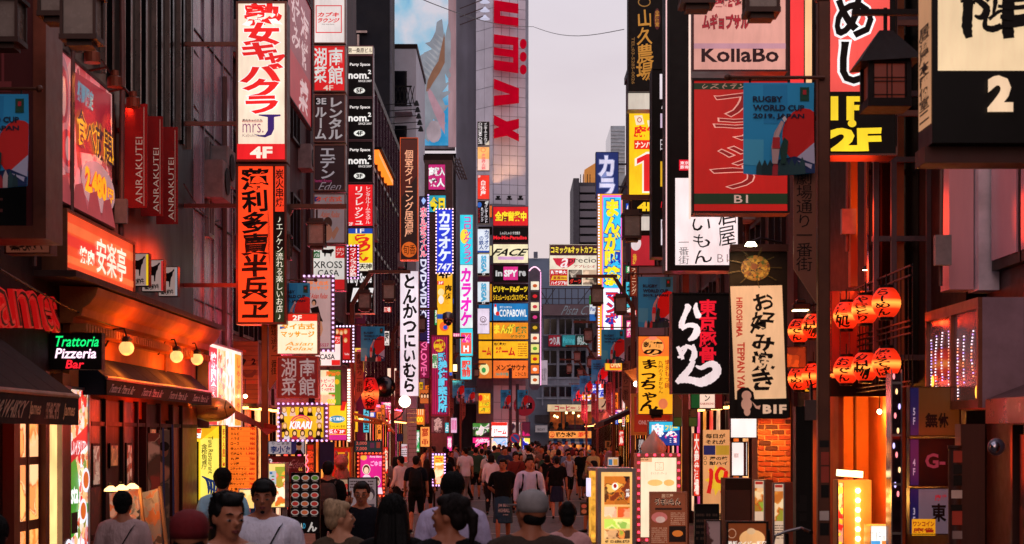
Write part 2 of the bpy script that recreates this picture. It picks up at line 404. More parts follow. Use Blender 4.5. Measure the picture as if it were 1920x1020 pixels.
def windows(root, side, xw, cols, rows, frame=TRIM, gl=None, wd=1.4, ht=1.3, proud=.0, lit=None):
    """windows on the street face of a building: frame + pane, one per opening"""
    gl = gl or glass(); n = 0
    for y in cols:
        for z in rows:
            a, b = y-wd/2, y+wd/2; m = MB(); e = -side
            x0, x1 = xw+e*.004, xw+e*.07
            for (p, q, r_, s_) in ((a, b, z, z+.06), (a, b, z+ht-.06, z+ht), (a, a+.06, z+.061, z+ht-.061), (b-.06, b, z+.061, z+ht-.061), (y-.025, y+.025, z+.061, z+ht-.061)):
                m.box(x0, x1, p, q, r_, s_)
            f = m.build('window', frame, root, True)
            mt = gl if not lit or (n*7+int(y)) % lit[1] else lit[0]
            MB().box(xw+e*.006, xw+e*.02, a+.061, y-.026, z+.061, z+ht-.061).build('pane', mt, f, True)
            MB().box(xw+e*.006, xw+e*.02, y+.026, b-.061, z+.061, z+ht-.061).build('pane', mt, f, True); n += 1
def building(label, side, xw, y0, y1, h, mat, depth=7, name='shop_building', parapet=True, z0=0):
    root = thing(name, label, 'building', (xw+side*depth/2, (y0+y1)/2, 0))
    xa, xb = sorted((xw, xw+side*depth))
    MB().box(xa, xb, y0, y1, z0+.001, h).build('wall', mat, root, True)
    if parapet: MB().box(xa-.06, xb+.06, y0+.01, y1-.01, h+.001, h+.25).build('roof', TRIM, root, True)
    return root
def fins(root, side, xw, ys, z0, z1, mat, w=.05, dp=.18, name='fin'):
    first = None
    for y in ys:
        if first is None:
            first = MB().box(0, -side*dp, -w/2, w/2, 0, z1-z0).build(name, mat, root); q = first
        else: q = first.copy(); COL.objects.link(q); q.parent = root
        q.location = Vector((xw-side*.002, y, z0))-root.location
warm = lambda s=1.: glow('#ffb45a', s, .3, .8)

# ---- the left side of the street (walls at x = -4.9 and beyond)
b = building('old pub building of dark timber under the dark striped awning', -1, -4.85, 9.5, 18.4, 9, streaky('#3a0c0a', .7, .4), name='pub_building')
fins(b, -1, -4.85, [10.2+.9*i for i in range(9)], 5.2, 8.8, paint('#4a1512', .5), .12, .14, 'timber_batten')
b = building('trattoria building with black louvred upper storeys and orange plaster front', -1, -4.9, 18.42, 26.2, 11, paint('#0d0a0c', .35, .2, .3, (1, 1, .3)), name='louvred_building')
fins(b, -1, -4.9, [19.2, 20.3, 21.3, 22.2, 23.2, 24.1, 24.9, 25.7], 6.4, 10.8, paint('#86746c', .3, .8), .035, .07)
fins(b, -1, -4.9, [19.7, 20.8, 21.8, 22.7, 23.7, 24.5, 25.3], 6.4, 10.8, paint('#1c1315', .3, .5), .1, .04)
# upper dark ledges with pipes
MB().box(-4.9, -4.42, 17.3, 26.3, 3.705, 3.77).build('ledge', paint('#3a1c12', .7, 0, .4, 3, .3), b, True)
plaster = paint('#b5662f', .8, 0, .3, 2.5, .35)
MB().box(-4.87, -4.80, 18.5, 25.9, 2.3, 3.30).build('plaster_wall', plaster, b, True)
cor = [(-4.895, 3.30), (-4.72, 3.30), (-4.70, 3.36), (-4.62, 3.38), (-4.60, 3.46), (-4.53, 3.50), (-4.46, 3.60), (-4.44, 3.68), (-4.895, 3.70)]
MB().prism(cor, 18.3, 26.0).build('cornice', plaster, b, True)
den = MB().box(-4.76, -4.58, -.033, .033, 3.21, 3.298); dfirst = None
for i in range(60):
    if dfirst is None: dfirst = den.build('dentil', plaster, b, False); q = dfirst
    else: q = dfirst.copy(); COL.objects.link(q); q.parent = b
    q.location = (-b.location.x, 18.4+i*.127-b.location.y, 0)
# arched relief panel
mm = MB()
for (y0, y1) in ((19.9, 23.6),):
    mm.box(-4.8, -4.775, y0, y1, 2.92, 2.95).box(-4.8, -4.775, y0, y1, 3.2, 3.23).box(-4.8, -4.775, y0, y0+.04, 2.951, 3.199).box(-4.8, -4.775, y1-.04, y1, 2.951, 3.199)
mm.build('relief_frame', paint('#8a4a20', .7), b, True)
# ground floor of both
wood = paint('#5a2a12', .5, 0, .45, (3, 3, .5), .15); dkwood = paint('#2a1009', .55, 0, .4, (3, 3, .5))
carv = photo(('#2a0e06', '#5a2410', '#3a160a', '#7a3a18'), 0, 9, False)
mm = MB()
for y0, y1 in ((16.25, 16.45), (17.35, 17.5), (18.0, 18.35)): mm.box(-4.9, -4.74, y0, y1, 0, 2.75)
mm.build('door_post', wood, b, True)
for k, (y0, y1) in enumerate(((16.5, 16.85), (16.95, 17.3))):
    d = MB().box(-4.84, -4.8, y0-.03, y1+.03, .3, 2.5).build('door', wood, b, True)
    for z0, z1 in ((.5, 1.15), (1.25, 1.8), (1.88, 2.42)):
        MB().box(-4.799, -4.795, y0+.03, y1-.03, z0, z1).build('pane', photo(('#ffb060', '#e87a30', '#ffc890', '#b85a20', '#ffb868'), 1.25, 3.5), d, True)
MB().box(-4.84, -4.78, 17.53, 17.93, .15, 2.55).build('lit_window', glow('#ffc27a', 1.7, .2, 2), b, True)
for y0, y1, mt in ((19.25, 19.9, carv), (20.0, 20.8, dkwood), (20.9, 21.6, carv), (22.2, 23.0, dkwood), (23.9, 24.5, paint('#93603a', .45, .3)), (24.6, 25.9, paint('#7a2a10', .4, .3))):
    MB().box(-4.86, -4.78, y0, y1, .05, 2.5).build('panel', mt, b, True)
MB().box(-4.86, -4.84, 23.05, 23.85, .05, 2.4).build('panel', paint('#a5653a', .6, 0, .4, 4, .3), b, True)
# reflective silver building
b = building('tall silver clad building reflecting the lights beside the vertical signs', -1, -4.95, 26.25, 30.2, 12.5, paint('#a08c9a', .25, .25, .45, (1.2, 1.2, .4)), name='silver_building')
fins(b, -1, -4.95, [26.35, 27.3, 28.2, 29.1, 30.05], 3.2, 12.4, paint('#8a7a84', .25, .8), .05, .03, 'mullion')
for i in range(6):
    mm = MB().box(-4.949, -4.93, 26.5, 29.95, 4.2+i*1.4, 4.22+i*1.4); mm.build('panel_joint', BLACK, b, True)
windows(b, -1, -4.95, [27.75], [5.3, 9.6], ALU, glass('#c8b0c0', .15), .5, 1.6)
b = building('brown building behind the tall vertical signs', -1, -5.3, 30.25, 44, 13, streaky('#5a2220'))
windows(b, -1, -5.3, [32+1.9*i for i in range(6)], [4, 6.6, 9.2, 11.8], TRIM)
b = building('dark building with a blank tiled side between neon signs', -1, -5.2, 44.05, 57, 17.5, streaky('#4a1c24'))
windows(b, -1, -5.2, [46+2.2*i for i in range(5)], [4.2, 7.2, 10.2], TRIM)
b = building('pink glass building with a sloping orange light strip', -1, -4.9, 57.05, 76, 14.3, paint('#8d4f78', .2, .4, .5, (.6, .6, .4)), name='pink_building')
fins(b, -1, -4.9, [58+1.5*i for i in range(12)], 3.2, 14.2, paint('#3a2030', .3, .5), .06, .1, 'mullion')
for z in (5.8, 8.6, 11.4): MB().box(-4.899, -4.84, 57.2, 75.9, z, z+.12).build('ledge', paint('#3a2030', .3, .5), b, True)
MB().box(-4.88, -4.6, 59, 66, 11.75, 11.95).build('light_strip', glow('#ff7a20', 1.6, 0), b, True)
MB().box(-4.88, -4.5, 59, 66, 11.96, 12.05).build('canopy_plate', DARK, b, True)
b = building('tall navy tower block with a plain side rising behind the party space sign', -1, -5.5, 78, 80, 40, paint('#101a2c', .6, 0, .3, .8), 9, name='tower_block')
MB().box(-5.58, -5.49, 77.93, 78.1, 10, 40).build('corner_trim', paint('#3a4252', .5), b, True)
mm = MB().box(-7.05, -6.95, 77.6, 77.99, 19.2, 20.3).box(-7.2, -6.6, 77.7, 77.99, 20.4, 20.5).box(-6.8, -6.3, 77.7, 77.99, 19.4, 19.5); mm.build('duct', ALU, b, True)
# white balcony building
b = building('narrow white apartment building with black lattice balcony railings', -1, -4.75, 84.5, 93, 21.2, paint('#b9bcc6', .6, 0, .15, 1.5), 1.5, name='apartment_building')
for z in (8.6, 12.0, 15.2, 17.9):
    s_ = MB().box(-6.2, -4.9, 83.5, 84.49, z, z+.25).build('balcony', paint('#a8aab4', .6), b, True)
    mm = MB(); x = -6.2
    mm.box(-6.2, -4.9, 83.5, 83.54, z+1.2, z+1.28).box(-6.2, -4.9, 83.5, 83.54, z+.27, z+.33)
    while x < -4.95:
        mm.add([(x, 83.5, z+.3), (x+.04, 83.5, z+.3), (x+.24, 83.5, z+1.25), (x+.2, 83.5, z+1.25)], [(0, 1, 2, 3)]); mm.add([(x+.2, 83.51, z+.3), (x+.24, 83.51, z+.3), (x+.04, 83.51, z+1.25), (x, 83.51, z+1.25)], [(0, 1, 2, 3)]); x += .2
    mm.build('railing', BLACK, s_, True)
    MB().box(-6.0, -5.2, 84.45, 84.49, z+.3, z+2.2).build('door', glass('#101018'), b, True)
b = building('plain grey block behind the karaoke and hotel signs', -1, -4.6, 93.05, 103, 13.5, streaky('#6c3c38'))
windows(b, -1, -4.6, [94.5+2*i for i in range(4)], [4.5, 7.5, 10.5], TRIM)
# mural hoarding
mur = thing('mural_billboard', 'huge pale blue mural billboard with a hand and white splashes', 'billboard', (-5.5, 104.5, 19.5))
MB().box(-8.2, -3.5, 104.5, 105.2, 19.6, 36).build('backing', paint('#8a8a94', .5), mur, True)
sk = bpy.data.materials.new('mural_sky'); sk.use_nodes = True; n, l = sk.node_tree.nodes, sk.node_tree.links; bb = n['Principled BSDF']
nz = _noise(n, l, (.35, 1, .28), 4, .5); r = n.new('ShaderNodeValToRGB'); l.new(nz, r.inputs[0]); el = r.color_ramp.elements
el[0].position = .36; el[0].color = (*lin('#1f8fc4'), 1); el[1].position = .64; el[1].color = (*lin('#c9ced8'), 1); e_ = el.new(.5); e_.color = (*lin('#86bcd6'), 1)
l.new(r.outputs[0], bb.inputs['Base Color']); bb.inputs['Roughness'].default_value = .6; l.new(r.outputs[0], bb.inputs['Emission Color']); bb.inputs['Emission Strength'].default_value = .62
MB().box(-8.15, -3.9, 104.44, 104.49, 19.8, 35.9).build('printed_sheet', sk, mur, True)
Ym = 104.42
def mpoly(pts, c, e, nm, dy=0):
    MB().prism([(X(px, Ym), Z(py, Ym)) for px, py in pts], Ym-.03-dy, Ym-.005-dy).build(nm, glow(c, e, .2, .8), mur, True)
def blob(cx, cy, rx, ry, c, e, nm, jag=.25, n=26, dy=0, seed=3):
    rr = random.Random(seed); mpoly([(cx+rx*math.cos(2*PI*i/n)*(1+jag*(rr.random()-.5)), cy+ry*math.sin(2*PI*i/n)*(1+jag*(rr.random()-.5))) for i in range(n)], c, e, nm, dy)
blob(800, 185, 40, 60, '#b4bcc9', .45, 'printed_shape', 1.0, 34); blob(826, 105, 24, 48, '#b4bcc9', .45, 'printed_shape', .9, 34, .03)
mpoly([(799, 172), (802, 152), (811, 132), (822, 115), (834, 60), (834, 118), (824, 138), (812, 156), (804, 170)], '#a8765c', .5, 'printed_hand', .07)
for i in range(9): mpoly([(806+i*3, 150-i*9), (809+i*3, 146-i*9), (786+i*4, 128-i*8)], '#c8ccd4', .5, 'printed_strand', .05)
mpoly([(801, 168), (805, 166), (810, 172), (820, 190), (834, 214), (834, 252), (827, 240), (814, 212), (804, 184)], '#d4a4b4', .55, 'printed_hand', .07)
blob(814, 248, 14, 20, '#cdb9c4', .55, 'printed_shape', .2, 20, .07)
mm = MB(); 
for i in range(9): mm.box(X(853+i*.1, 104)-.02, X(853, 104)+.01, 104.4-.02*i, 104.42, 20, 36)
MB().prism([(-3.9, 104.49), (-3.55, 104.2), (-3.4, 104.2), (-3.3, 104.49)], 19.7, 36, 'z').build('curved_edge', glow('#cfa4ac', .4, .4, (.6, .6, .2)), mur, True)
# corrugated drum and panelled cinema tower
cor_m = paint('#b4b6c4', .4, .15, .25, (.8, .8, .3)); tile_m = paint('#d4d4e2', .5, 0, .18, .7, .05); joint = paint('#8c8c9a', .7)
tw = thing('cinema_tower', 'tall grey panelled corner tower carrying big red turned letters', 'building', (-1, 104, 0))
mm = MB(); pts = []
for i in range(49):
    t = i/48; a = -PI/2-.25+t*1.9; rr_ = 1.9+(.06 if i % 2 else 0); pts.append((-3.6+0+rr_*math.cos(a+PI*0)*.62+.55, 105.2+rr_*math.sin(a)))
mm.prism([(-3.42, 104.2)]+[(-3.42+1.28*i/36, 104.2-.55*math.sin(PI*.52*i/36)-(.09 if i % 2 else 0)) for i in range(37)]+[(-2.14, 106), (-3.42, 106)], 4, 38, 'z').build('corrugated_drum', cor_m, tw, True)
TW = [(-2.12, 101.2), (-1.10, 100.0), (.80, 100.6), (.98, 101.4)]     # plan of the facets
for i in range(3):
    (xa, ya), (xb, yb) = TW[i], TW[i+1]
MB().prism([(-2.12, 101.2), (-1.10, 100.0), (.80, 100.6), (.98, 101.4), (.98, 112), (-2.12, 112)], .01, 38, 'z').build('wall', joint, tw, True)
def facet_tiles(pa, pb, cols, z0, z1, rowh, nm='panel'):
    a = Vector((*pa, 0)); bvec = Vector((*pb, 0))-a; L = bvec.length; d = bvec/L; ang = math.atan2(d.y, d.x); cw = L/cols; first = None; z = z0
    while z < z1:
        for c in range(cols):
            if first is None:
                first = MB().box(.015, cw-.015, -.03, -.002, .015, rowh-.015).build(nm, tile_m, tw); q = first
            else: q = first.copy(); COL.objects.link(q); q.parent = tw
            q.rotation_euler = (0, 0, ang+R.uniform(-.002, .002)); q.location = a+d*cw*c-tw.location+Vector((0, 0, z))
        z += rowh
facet_tiles(TW[1], TW[2], 4, 15.62, 30.5, .575)
facet_tiles(TW[0], TW[1], 2, 15.62, 28, 1.15)
facet_tiles(TW[1], TW[2], 4, 1.0, 5.0, 1.0)
MB().box(X(858, 99.5), X(912, 99.5), 99.4, 99.9, 4.05, 4.5).build('ledge', ALU, tw, True)
# red letters turned a quarter: u, m with three dots, a peak, x
def letter(pts, nm='tower_letter'):
    Yl = 99.6
    o = MB().prism([(X(px, Yl), Z(py, Yl)) for px, py in pts], Yl-.25, Yl+.1).build(nm, glow('#cc0024', .62, .11, rough=.9), tw, True)
    return o
letter([(926, 2), (972, 9), (972, 25), (938, 20), (938, 31), (972, 35), (972, 51), (926, 43)])
letter([(926, 66), (972, 72), (972, 137), (926, 130), (926, 114), (962, 119), (962, 107), (926, 102), (926, 90), (962, 96), (962, 84), (926, 81)])
for cy in (83, 107, 131): letter([(981+6.3*math.cos(t*PI/10), cy+8*math.sin(t*PI/10)) for t in range(20)], 'tower_letter_dot')
letter([(926, 149), (973, 167), (973, 193), (926, 198), (926, 181), (962, 178), (926, 166)])
letter([(926, 217), (950, 229), (973, 224), (973, 240), (959, 245), (973, 253), (973, 265), (950, 254), (926, 259), (926, 243), (938, 239), (926, 233)])
for px in (934, 955, 976):        # uplights
    f = thing('facade_uplight', 'small uplight washing the grey tower tiles, '+{934: 'first', 955: 'middle', 976: 'last'}[px]+' of three', 'lamp', (X(px, 99.4), 99.4, Z(372, 99.4)), group='uplights on the grey tower')
    MB().box(-.16, .16, -.12, .12, -.08, .0).lathe([(.03, .001), (.1, .05), (.11, .14)], n=10).build('lamp_head', BLACK, f)
    spot('uplight_beam', (X(px, 99.25), 99.25, Z(370, 99.4)+.1), (X(px, 99.9), 100.2, 19.2), '#ffb478', 120, 60)
for k, (px, py) in enumerate(((905, 4), (905, 20), (908, 35))):    # arm floodlights
    f = thing('arm_floodlight', 'white cone floodlight on a long arm, '+('top', 'middle', 'lowest')[k]+' of the three by the red letters', 'lamp', (X(890, 99), 99, Z(py, 99)), group='floodlights on arms')
    MB().tube([(-.9, 1.5, 0), (.55, -.3, .1)], .03).build('arm', STEEL, f); MB().lathe([(.05, .22), (.12, .12), (.3, -.02), (.28, -.03)], (.6, -.4, -.1), 14).build('shade', glow('#c8c8e0', .8, 0), f)

# grey building closing the street
b = thing('office_building', 'grey office building with dark window grid closing the street', 'building', (4, 125, 0))
gm = paint('#767c8c', .6, 0, .2, .8)
MB().box(1.15, 9, 125, 135, .01, Z(592, 125)).build('wall', gm, b, True)
MB().box(1.2, 8.5, 126.5, 134, Z(591, 125), Z(483, 126)).build('upper_wall', paint('#8496ae', .6, 0, .2, .5), b, True)
MB().box(1.6, 1.9, 126, 126.4, Z(483, 126)+.01, Z(472, 126)).build('vent', gm, b, True)
wg = paint('#9aa0b0', .5)
cols = [1017, 1046, 1074, 1101, 1130]
Yb = 124.95
for (y0, y1, gl_, split) in ((597, 628, glass('#0b1018'), 1), (656, 682, glass('#0b1018'), 1), (683, 708, glass('#0b1018'), 0), (724, 745, glass('#101622'), 1)):
    for i in range(4):
        x0, x1 = X(cols[i]+1.5, Yb), X(cols[i+1]-1.5, Yb)
        f = MB().box(x0, x1, Yb-.02, Yb+.02, Z(y1, Yb), Z(y0, Yb)).build('window', wg, b, True)
        xm = (x0+x1)/2
        for a_, c_ in ((x0+.05, xm-.04), (xm+.04, x1-.05)) if split else ((x0+.05, x1-.05),):
            MB().box(a_, c_, Yb-.045, Yb-.021, Z(y1, Yb)+.05, Z(y0, Yb)-.05).build('pane', gl_, f, True)
for x in cols: MB().box(X(x, Yb)-.05, X(x, Yb)+.05, Yb-.1, Yb-.001, Z(760, Yb), Z(594, Yb)).build('mullion', wg, b, True)
for yy in (594, 629, 654, 709, 722, 747): MB().box(X(1005, Yb), X(1130, Yb), Yb-.14, Yb-.101, Z(yy, Yb)-.05, Z(yy, Yb)+.05).build('floor_band', wg, b, True)
for i in range(4): MB().box(X(cols[i]+1.5, Yb), X(cols[i+1]-1.5, Yb), Yb-.06, Yb-.001, Z(721, Yb), Z(711, Yb)).build('spandrel_panel', paint('#9094a4', .5), b, True)
for i, px in enumerate((1022, 1034, 1065, 1085, 1105)): MB().box(X(px, Yb), X(px+9, Yb), Yb-.03, Yb-.001, Z(592, Yb)-.9, Z(592, Yb)-.4).build('small_window', glass('#0b1018'), b, True)
# roof railings and pipes at its terrace
mm = MB()
for px in range(1000, 1125, 12): mm.box(X(px, 124.6)-.03, X(px, 124.6)+.03, 124.6, 124.66, Z(592, 124.6), Z(540, 124.6))
for py in (541, 560, 575): mm.box(X(998, 124.6), X(1124, 124.6), 124.58, 124.6, Z(py, 124.6)-.03, Z(py, 124.6)+.03)
for a_, c_ in ((1010, 1040), (1040, 1012), (1070, 1105)): mm.tube([P(a_, 588, 124.5), P(c_, 542, 124.5)], .03, 5)
mm.build('roof_railing', paint('#4c4244', .6), b, True)
# cafe floor and seafood floor openings
Yc = 124.9
caf = MB().box(X(1030, Yc), X(1126, Yc), Yc-.01, Yc+.04, Z(805, Yc), Z(772, Yc)).build('cafe_window', glow('#b04c18', .5, .6, 2.2), b, True)
for px in (1030, 1053, 1060, 1078, 1100, 1126): MB().box(X(px, Yc)-.05, X(px, Yc)+.05, Yc-.09, Yc-.011, Z(805, Yc), Z(772, Yc)).build('frame', paint('#4a3a30', .5), caf, True)
MB().box(X(1061, Yc), X(1125, Yc), Yc-.08, Yc-.02, Z(805, Yc), Z(796, Yc)).build('counter', paint('#4a1428', .5), caf, True)
for px, py in ((1040, 780), (1045, 782), (1085, 780), (1112, 778), (1062, 774), (1075, 774), (1095, 774)): MB().ell(P(px, py, Yc-.25), .09, 8, 6).build('bulb', glow('#ffd890', 5, 0), caf, True)
for px, py in ((1034, 795), (1050, 797), (1063, 795), (1097, 797)):
    MB().ell(P(px, py, Yc-.15), (.14, .1, .17), 8, 6).tube([P(px, py+3, Yc-.15), P(px, py+9, Yc-.15)], [.1, .25], 8).build('seated_guest', paint('#2a1410'), caf, True)
MB().box(X(1003, Yc), X(1029, Yc), Yc-.02, Yc+.02, Z(793, Yc), Z(778, Yc)).build('louvre_window', paint('#403a40', .5), b, True)
MB().box(X(1030, Yc), X(1126, Yc), Yc-.02, Yc+.02, .2, Z(830, Yc)).build('shop_opening', glow('#ff9440', 1.1, .5, 2.5), b, True)
aw = thing('shop_awning', 'blue and white striped awning over the seafood restaurant front', 'awning', (X(1078, 124), 124, Z(833, 124)))
for i in range(12):
    x0 = X(1030+i*8, 124); x1 = X(1030+(i+1)*8, 124)-.01
    MB().add([(x0, 124.85, Z(822, 124)), (x1, 124.85, Z(822, 124)), (x1, 123.6, Z(830, 124)), (x0, 123.6, Z(830, 124)), (x1, 123.6, Z(834, 124)), (x0, 123.6, Z(834, 124))], [(0, 1, 2, 3), (3, 2, 4, 5)]).build('stripe_panel', paint('#22508a' if i % 2 else '#b8b0b0', .8), aw, True)

# distant towers
b = thing('apartment_tower', 'distant grey apartment tower with stacked balconies under the sky', 'building', (X(1097, 170), 170, 0))
gm2 = paint('#6c6a74', .7, 0, .15, .5)
MB().box(X(1075, 170), X(1086, 170), 170, 180, .01, Z(334, 170)).box(X(1086, 170)+.01, X(1122, 170), 171.5, 180, .01, Z(338, 170)).build('wall', paint('#45454f', .7), b, True)
for i in range(9):
    z = Z(358+i*15.6, 170); MB().box(X(1087, 170), X(1121, 170), 170.2, 171.4, z-.1, z+.5).build('balcony', gm2, b, True)
mm = MB()
for px in (1090, 1096, 1103, 1108): mm.tube([(X(px, 170), 172, Z(338, 170)), (X(px, 170), 172, Z(338, 170)+.9)], .04, 4)
mm.build('antenna', DARK, b, True)
b = thing('glass_tower', 'pale blue office tower with rooftop lettering far behind the yellow sign', 'building', (X(1156, 190), 190, 0))
MB().box(X(1145, 190), X(1172, 190), 190, 200, .01, Z(236, 190)).build('wall', glass('#8095a5', .3), b, True)
for i in range(12): MB().box(X(1145, 190), X(1172, 190), 189.9, 189.99, Z(246+i*7, 190), Z(243+i*7, 190)).build('floor_band', paint('#a8b4be', .5), b, True)
b = thing('orange_building', 'orange rooftop billboard block behind the grey apartment tower', 'building', (X(1105, 185), 185, 0))
MB().prism([(X(1096, 185), .01), (X(1096, 185), Z(318, 185)), (X(1117, 185), Z(305, 185)), (X(1117, 185), .01)], 185, 190).build('wall', glow('#d88a3a', .6, .1), b, True)

# ---- the right side of the street
b = building('pink metal clad corner building with tall windows above the mirrored sign box', 1, 4.95, 8, 17.8, 8.5, paint('#3a0e12', .5, .2), name='clad_building')
for x0, x1, y0 in ((X(1770, 17.7), 4.6, 17.3),):
    MB().box(4.47, 4.72, 17.45, 17.8, Z(545, 17.6), 8.4).build('clad_column', paint('#e09ca4', .35, .2, .2, (2, 2, .3)), b, True)
MB().box(4.73, 4.94, 17.3, 17.7, Z(547, 17.5), 8.4).build('clad_column', paint('#e0ccd8', .4, .2), b, True)
for y0, y1 in ((16.3, 17.25), (15.3, 16.25), (14.3, 15.25)):
    f = MB().box(4.85, 4.949, y0, y1, 3.75, 8.3).build('window', TRIM, b, True)
    MB().box(4.83, 4.849, y0+.05, y1-.05, 3.85, 8.2).build('pane', paint('#d894a4', .2, .2, .3, (.6, .6, .3)), f, True)
b = building('narrow dark building with steel window lattice beside the two floor sign', 1, 4.75, 17.85, 20.8, 9.5, paint('#120a0a', .6), name='lattice_building')
mm = MB()
for z in (2.95, 4.3, 5.2, 5.95, 6.8): mm.box(4.1, 4.75, 19.4, 19.46, z, z+.06)
for x in (4.1, 4.3, 4.7): mm.box(x, x+.06, 19.34, 19.399, 2.9, 8)
mm.build('window_lattice', paint('#5a4a52', .4, .5), b, True)
MB().box(4.38, 4.48, 19.5, 19.6, 3.0, 8).build('timber_strip', paint('#8a4418', .6), b, True)
MB().box(4.16, 4.74, 19.9, 20, 2.7, 8.2).build('window', glass('#080808'), b, True)
b = building('lantern restaurant with timber front and orange lit entrance', 1, 4.35, 20.85, 26, 10.5, paint('#1a0c0a', .7), name='restaurant_building', z0=2.8)
MB().box(4.35, 11, 22.65, 26, .01, 2.799).build('lower_wall', paint('#1a0c0a', .7), b, True)
tim = paint('#a04e1c', .6, 0, .35, (3, 3, .4), .2)
mm = MB()
for px0, px1 in ((1595, 1608), (1625, 1642), (1644, 1662), (1664, 1678)): mm.box(X(px0, 20.7), X(px1, 20.7), 20.7, 20.84, 3.9, Z(300, 20.7))
mm.build('timber_board', tim, b, True)
MB().box(X(1690, 20.6), X(1775, 20.6), 20.55, 20.8, Z(690, 20.6), Z(520, 20.6)).build('timber_wall', paint('#5a1a10', .6, 0, .4, (4, 4, .4)), b, True)
for i in range(9): MB().box(X(1547+i*17, 20.3), X(1562+i*17, 20.3), 20.45, 20.5, Z(700, 20.4), Z(545, 20.4)).build('timber_board', paint('#8c1c10', .6, 0, .3, (4, 4, .4)), b, True)
# entrance box: orange lit walls
MB().box(X(1572, 22.5), X(1690, 22.5), 22.5, 22.6, .02, Z(735, 22.5)).build('inner_wall', paint('#c06a28', .7, 0, .25, 2), b, True)
MB().box(X(1572, 20.6), X(1572, 20.6)+.06, 20.6, 22.49, .02, 2.75).box(X(1690, 20.6), X(1690, 20.6)+.06, 20.6, 22.49, .02, 2.75).build('side_wall', paint('#a5541e', .7), b, True)
MB().box(X(1550, 20.5), X(1675, 20.5), 20.5, 20.6, 2.56, 2.78).build('lintel', paint('#241410', .6), b, True)
MB().box(X(1577, 22.4), X(1582, 22.4), 22.4, 22.49, .02, 2.6).box(X(1603, 22.4), X(1606, 22.4), 22.4, 22.49, .02, 2.6).build('door_frame', paint('#5a2810', .6), b, True)
b = building('stone fronted building behind the noodle and pancake banners', 1, 4.3, 26.05, 33, 12, paint('#4a201c', .8, 0, .35, 4, .3), name='stone_building')
windows(b, 1, 4.3, [27.5, 29.7, 31.8], [4.5, 7, 9.6], TRIM)
b = building('dark building carrying the yellow game parlour sign', 1, 4.2, 33.05, 46, 15, streaky('#4a1c1a'))
windows(b, 1, 4.2, [34.5+2*i for i in range(6)], [4, 6.8, 9.6], TRIM)
b = building('brown building behind the comic cafe tower sign', 1, 4.2, 46.05, 63, 15, streaky('#562624'))
windows(b, 1, 4.2, [48+2.4*i for i in range(6)], [4, 7, 10], TRIM)
b = building('slate building near the far end with the blue karaoke sign', 1, 4.5, 63.05, 84, 12, streaky('#3a3a44'))
windows(b, 1, 4.5, [65+2.4*i for i in range(8)], [4, 7], TRIM)
b = building('low brown block at the street corner by the grey office', 1, 4.9, 84.05, 104, 9, streaky('#5c3028'))
windows(b, 1, 4.9, [86+2.4*i for i in range(7)], [4, 6.6], TRIM)
# behind the camera the street goes on between buildings of the same kind
for sd, xw in ((-1, -5.0), (1, 5.2)):
    b = building('tall building beside the viewpoint, '+('pub side' if sd < 0 else 'mirrored sign side'), sd, xw, -12, 7.9 if sd > 0 else 9.4, 7, streaky('#4a3434'))
# brick pier, every brick laid
pier = thing('brick_pier', 'glowing brick pier beneath the pancake banner', 'brick pier', (X(1453, 22), 22.3, 0))
px0, px1 = X(1422, 22), X(1484, 22)
MB().box(px0, px1, 22.06, 22.6, .01, Z(783, 22)).build('core', paint('#a5764e', .9, 0, .3, 10, .3), pier, True)
bricks = [paint(c, .8, 0, .35, 9, .4) for c in ('#8a3a16', '#6e2a12', '#a04a1c', '#3c1a10', '#94501f')]
bw, bh, first = (px1-px0)/2.45, .0685, None; z = .05; row = 0
while z < Z(786, 22):
    x = px0-(bw*.5 if row % 2 else 0)+.01
    while x < px1-.02:
        a_, c_ = max(x, px0+.006), min(x+bw-.016, px1-.004)
        if c_-a_ > .04: MB().box(a_, c_, 22.06-.012-R.random()*.01, 22.059, z, z+bh-.014).build('brick', R.choice(bricks), pier, True, bev=.003)
        x += bw
    z += bh; row += 1
# lit shop fronts along both sides: each opening is a part of the street walls' own shop
def shopfront(label, side, xw, y0, y1, c, e, zt=2.6, price=None):
    xf = xw-side*.02
    s = thing('lit_storefront', label, 'shop front', (xf, (y0+y1)/2, 0))
    MB().box(xf-side*.001, xf-side*.06, y0, y1, zt+.001, zt+.5).build('fascia', paint('#3a1a14', .6), s, True)
    n = max(2, int((y1-y0)/1.1)); w = (y1-y0)/n
    for i in range(n):
        MB().box(xf-side*.001, xf-side*.03, y0+i*w+.05, y0+(i+1)*w-.05, .35+(.0 if i % 3 else -.25), zt).build('lit_pane', glow(c[i % len(c)], e*(1.1 if i % 2 else .75), .5, 2.2), s, True)
    for i in range(n+1): MB().box(xf-side*.001, xf-side*.09, y0+i*w-.045, y0+i*w+.045, .02, zt).build('post', TRIM, s, True)
    MB().box(xf-side*.1, xf-side*.7, y0+.1, y1-.1, zt+.01, zt+.06).build('canopy', DARK, s, True)
    for i in range(n): MB().box(xf-side*.35, xf-side*.5, y0+(i+.3)*w, y0+(i+.7)*w, zt-.03, zt+.009).build('downlight', glow('#ffa858', 7, 0), s, True)
    return s
W_ = ('#ff7420', '#ff9c40', '#d8401a', '#ffb870'); C_ = ('#ffc8a0', '#ff4838', '#ffa040', '#e04a80')
shopfront('orange lit grill restaurant front past the tuna sign', -1, -5.3, 30.5, 37, W_, 1.5)
shopfront('bright red and yellow eatery front behind the ramen lantern', -1, -5.3, 37.5, 43.8, C_, 1.6)
shopfront('lit arcade front under the white pork cutlet sign', -1, -5.2, 44.3, 56, W_, 1.4)
shopfront('magenta lit karaoke entrance under the pink building', -1, -4.9, 57.5, 75, C_, 1.5)
shopfront('warm bar front beneath the white balcony building', -1, -4.75, 78, 92, W_, 1.4)
shopfront('cream lit shop front before the grey tower', -1, -4.4, 93.2, 101, C_, 1.5)
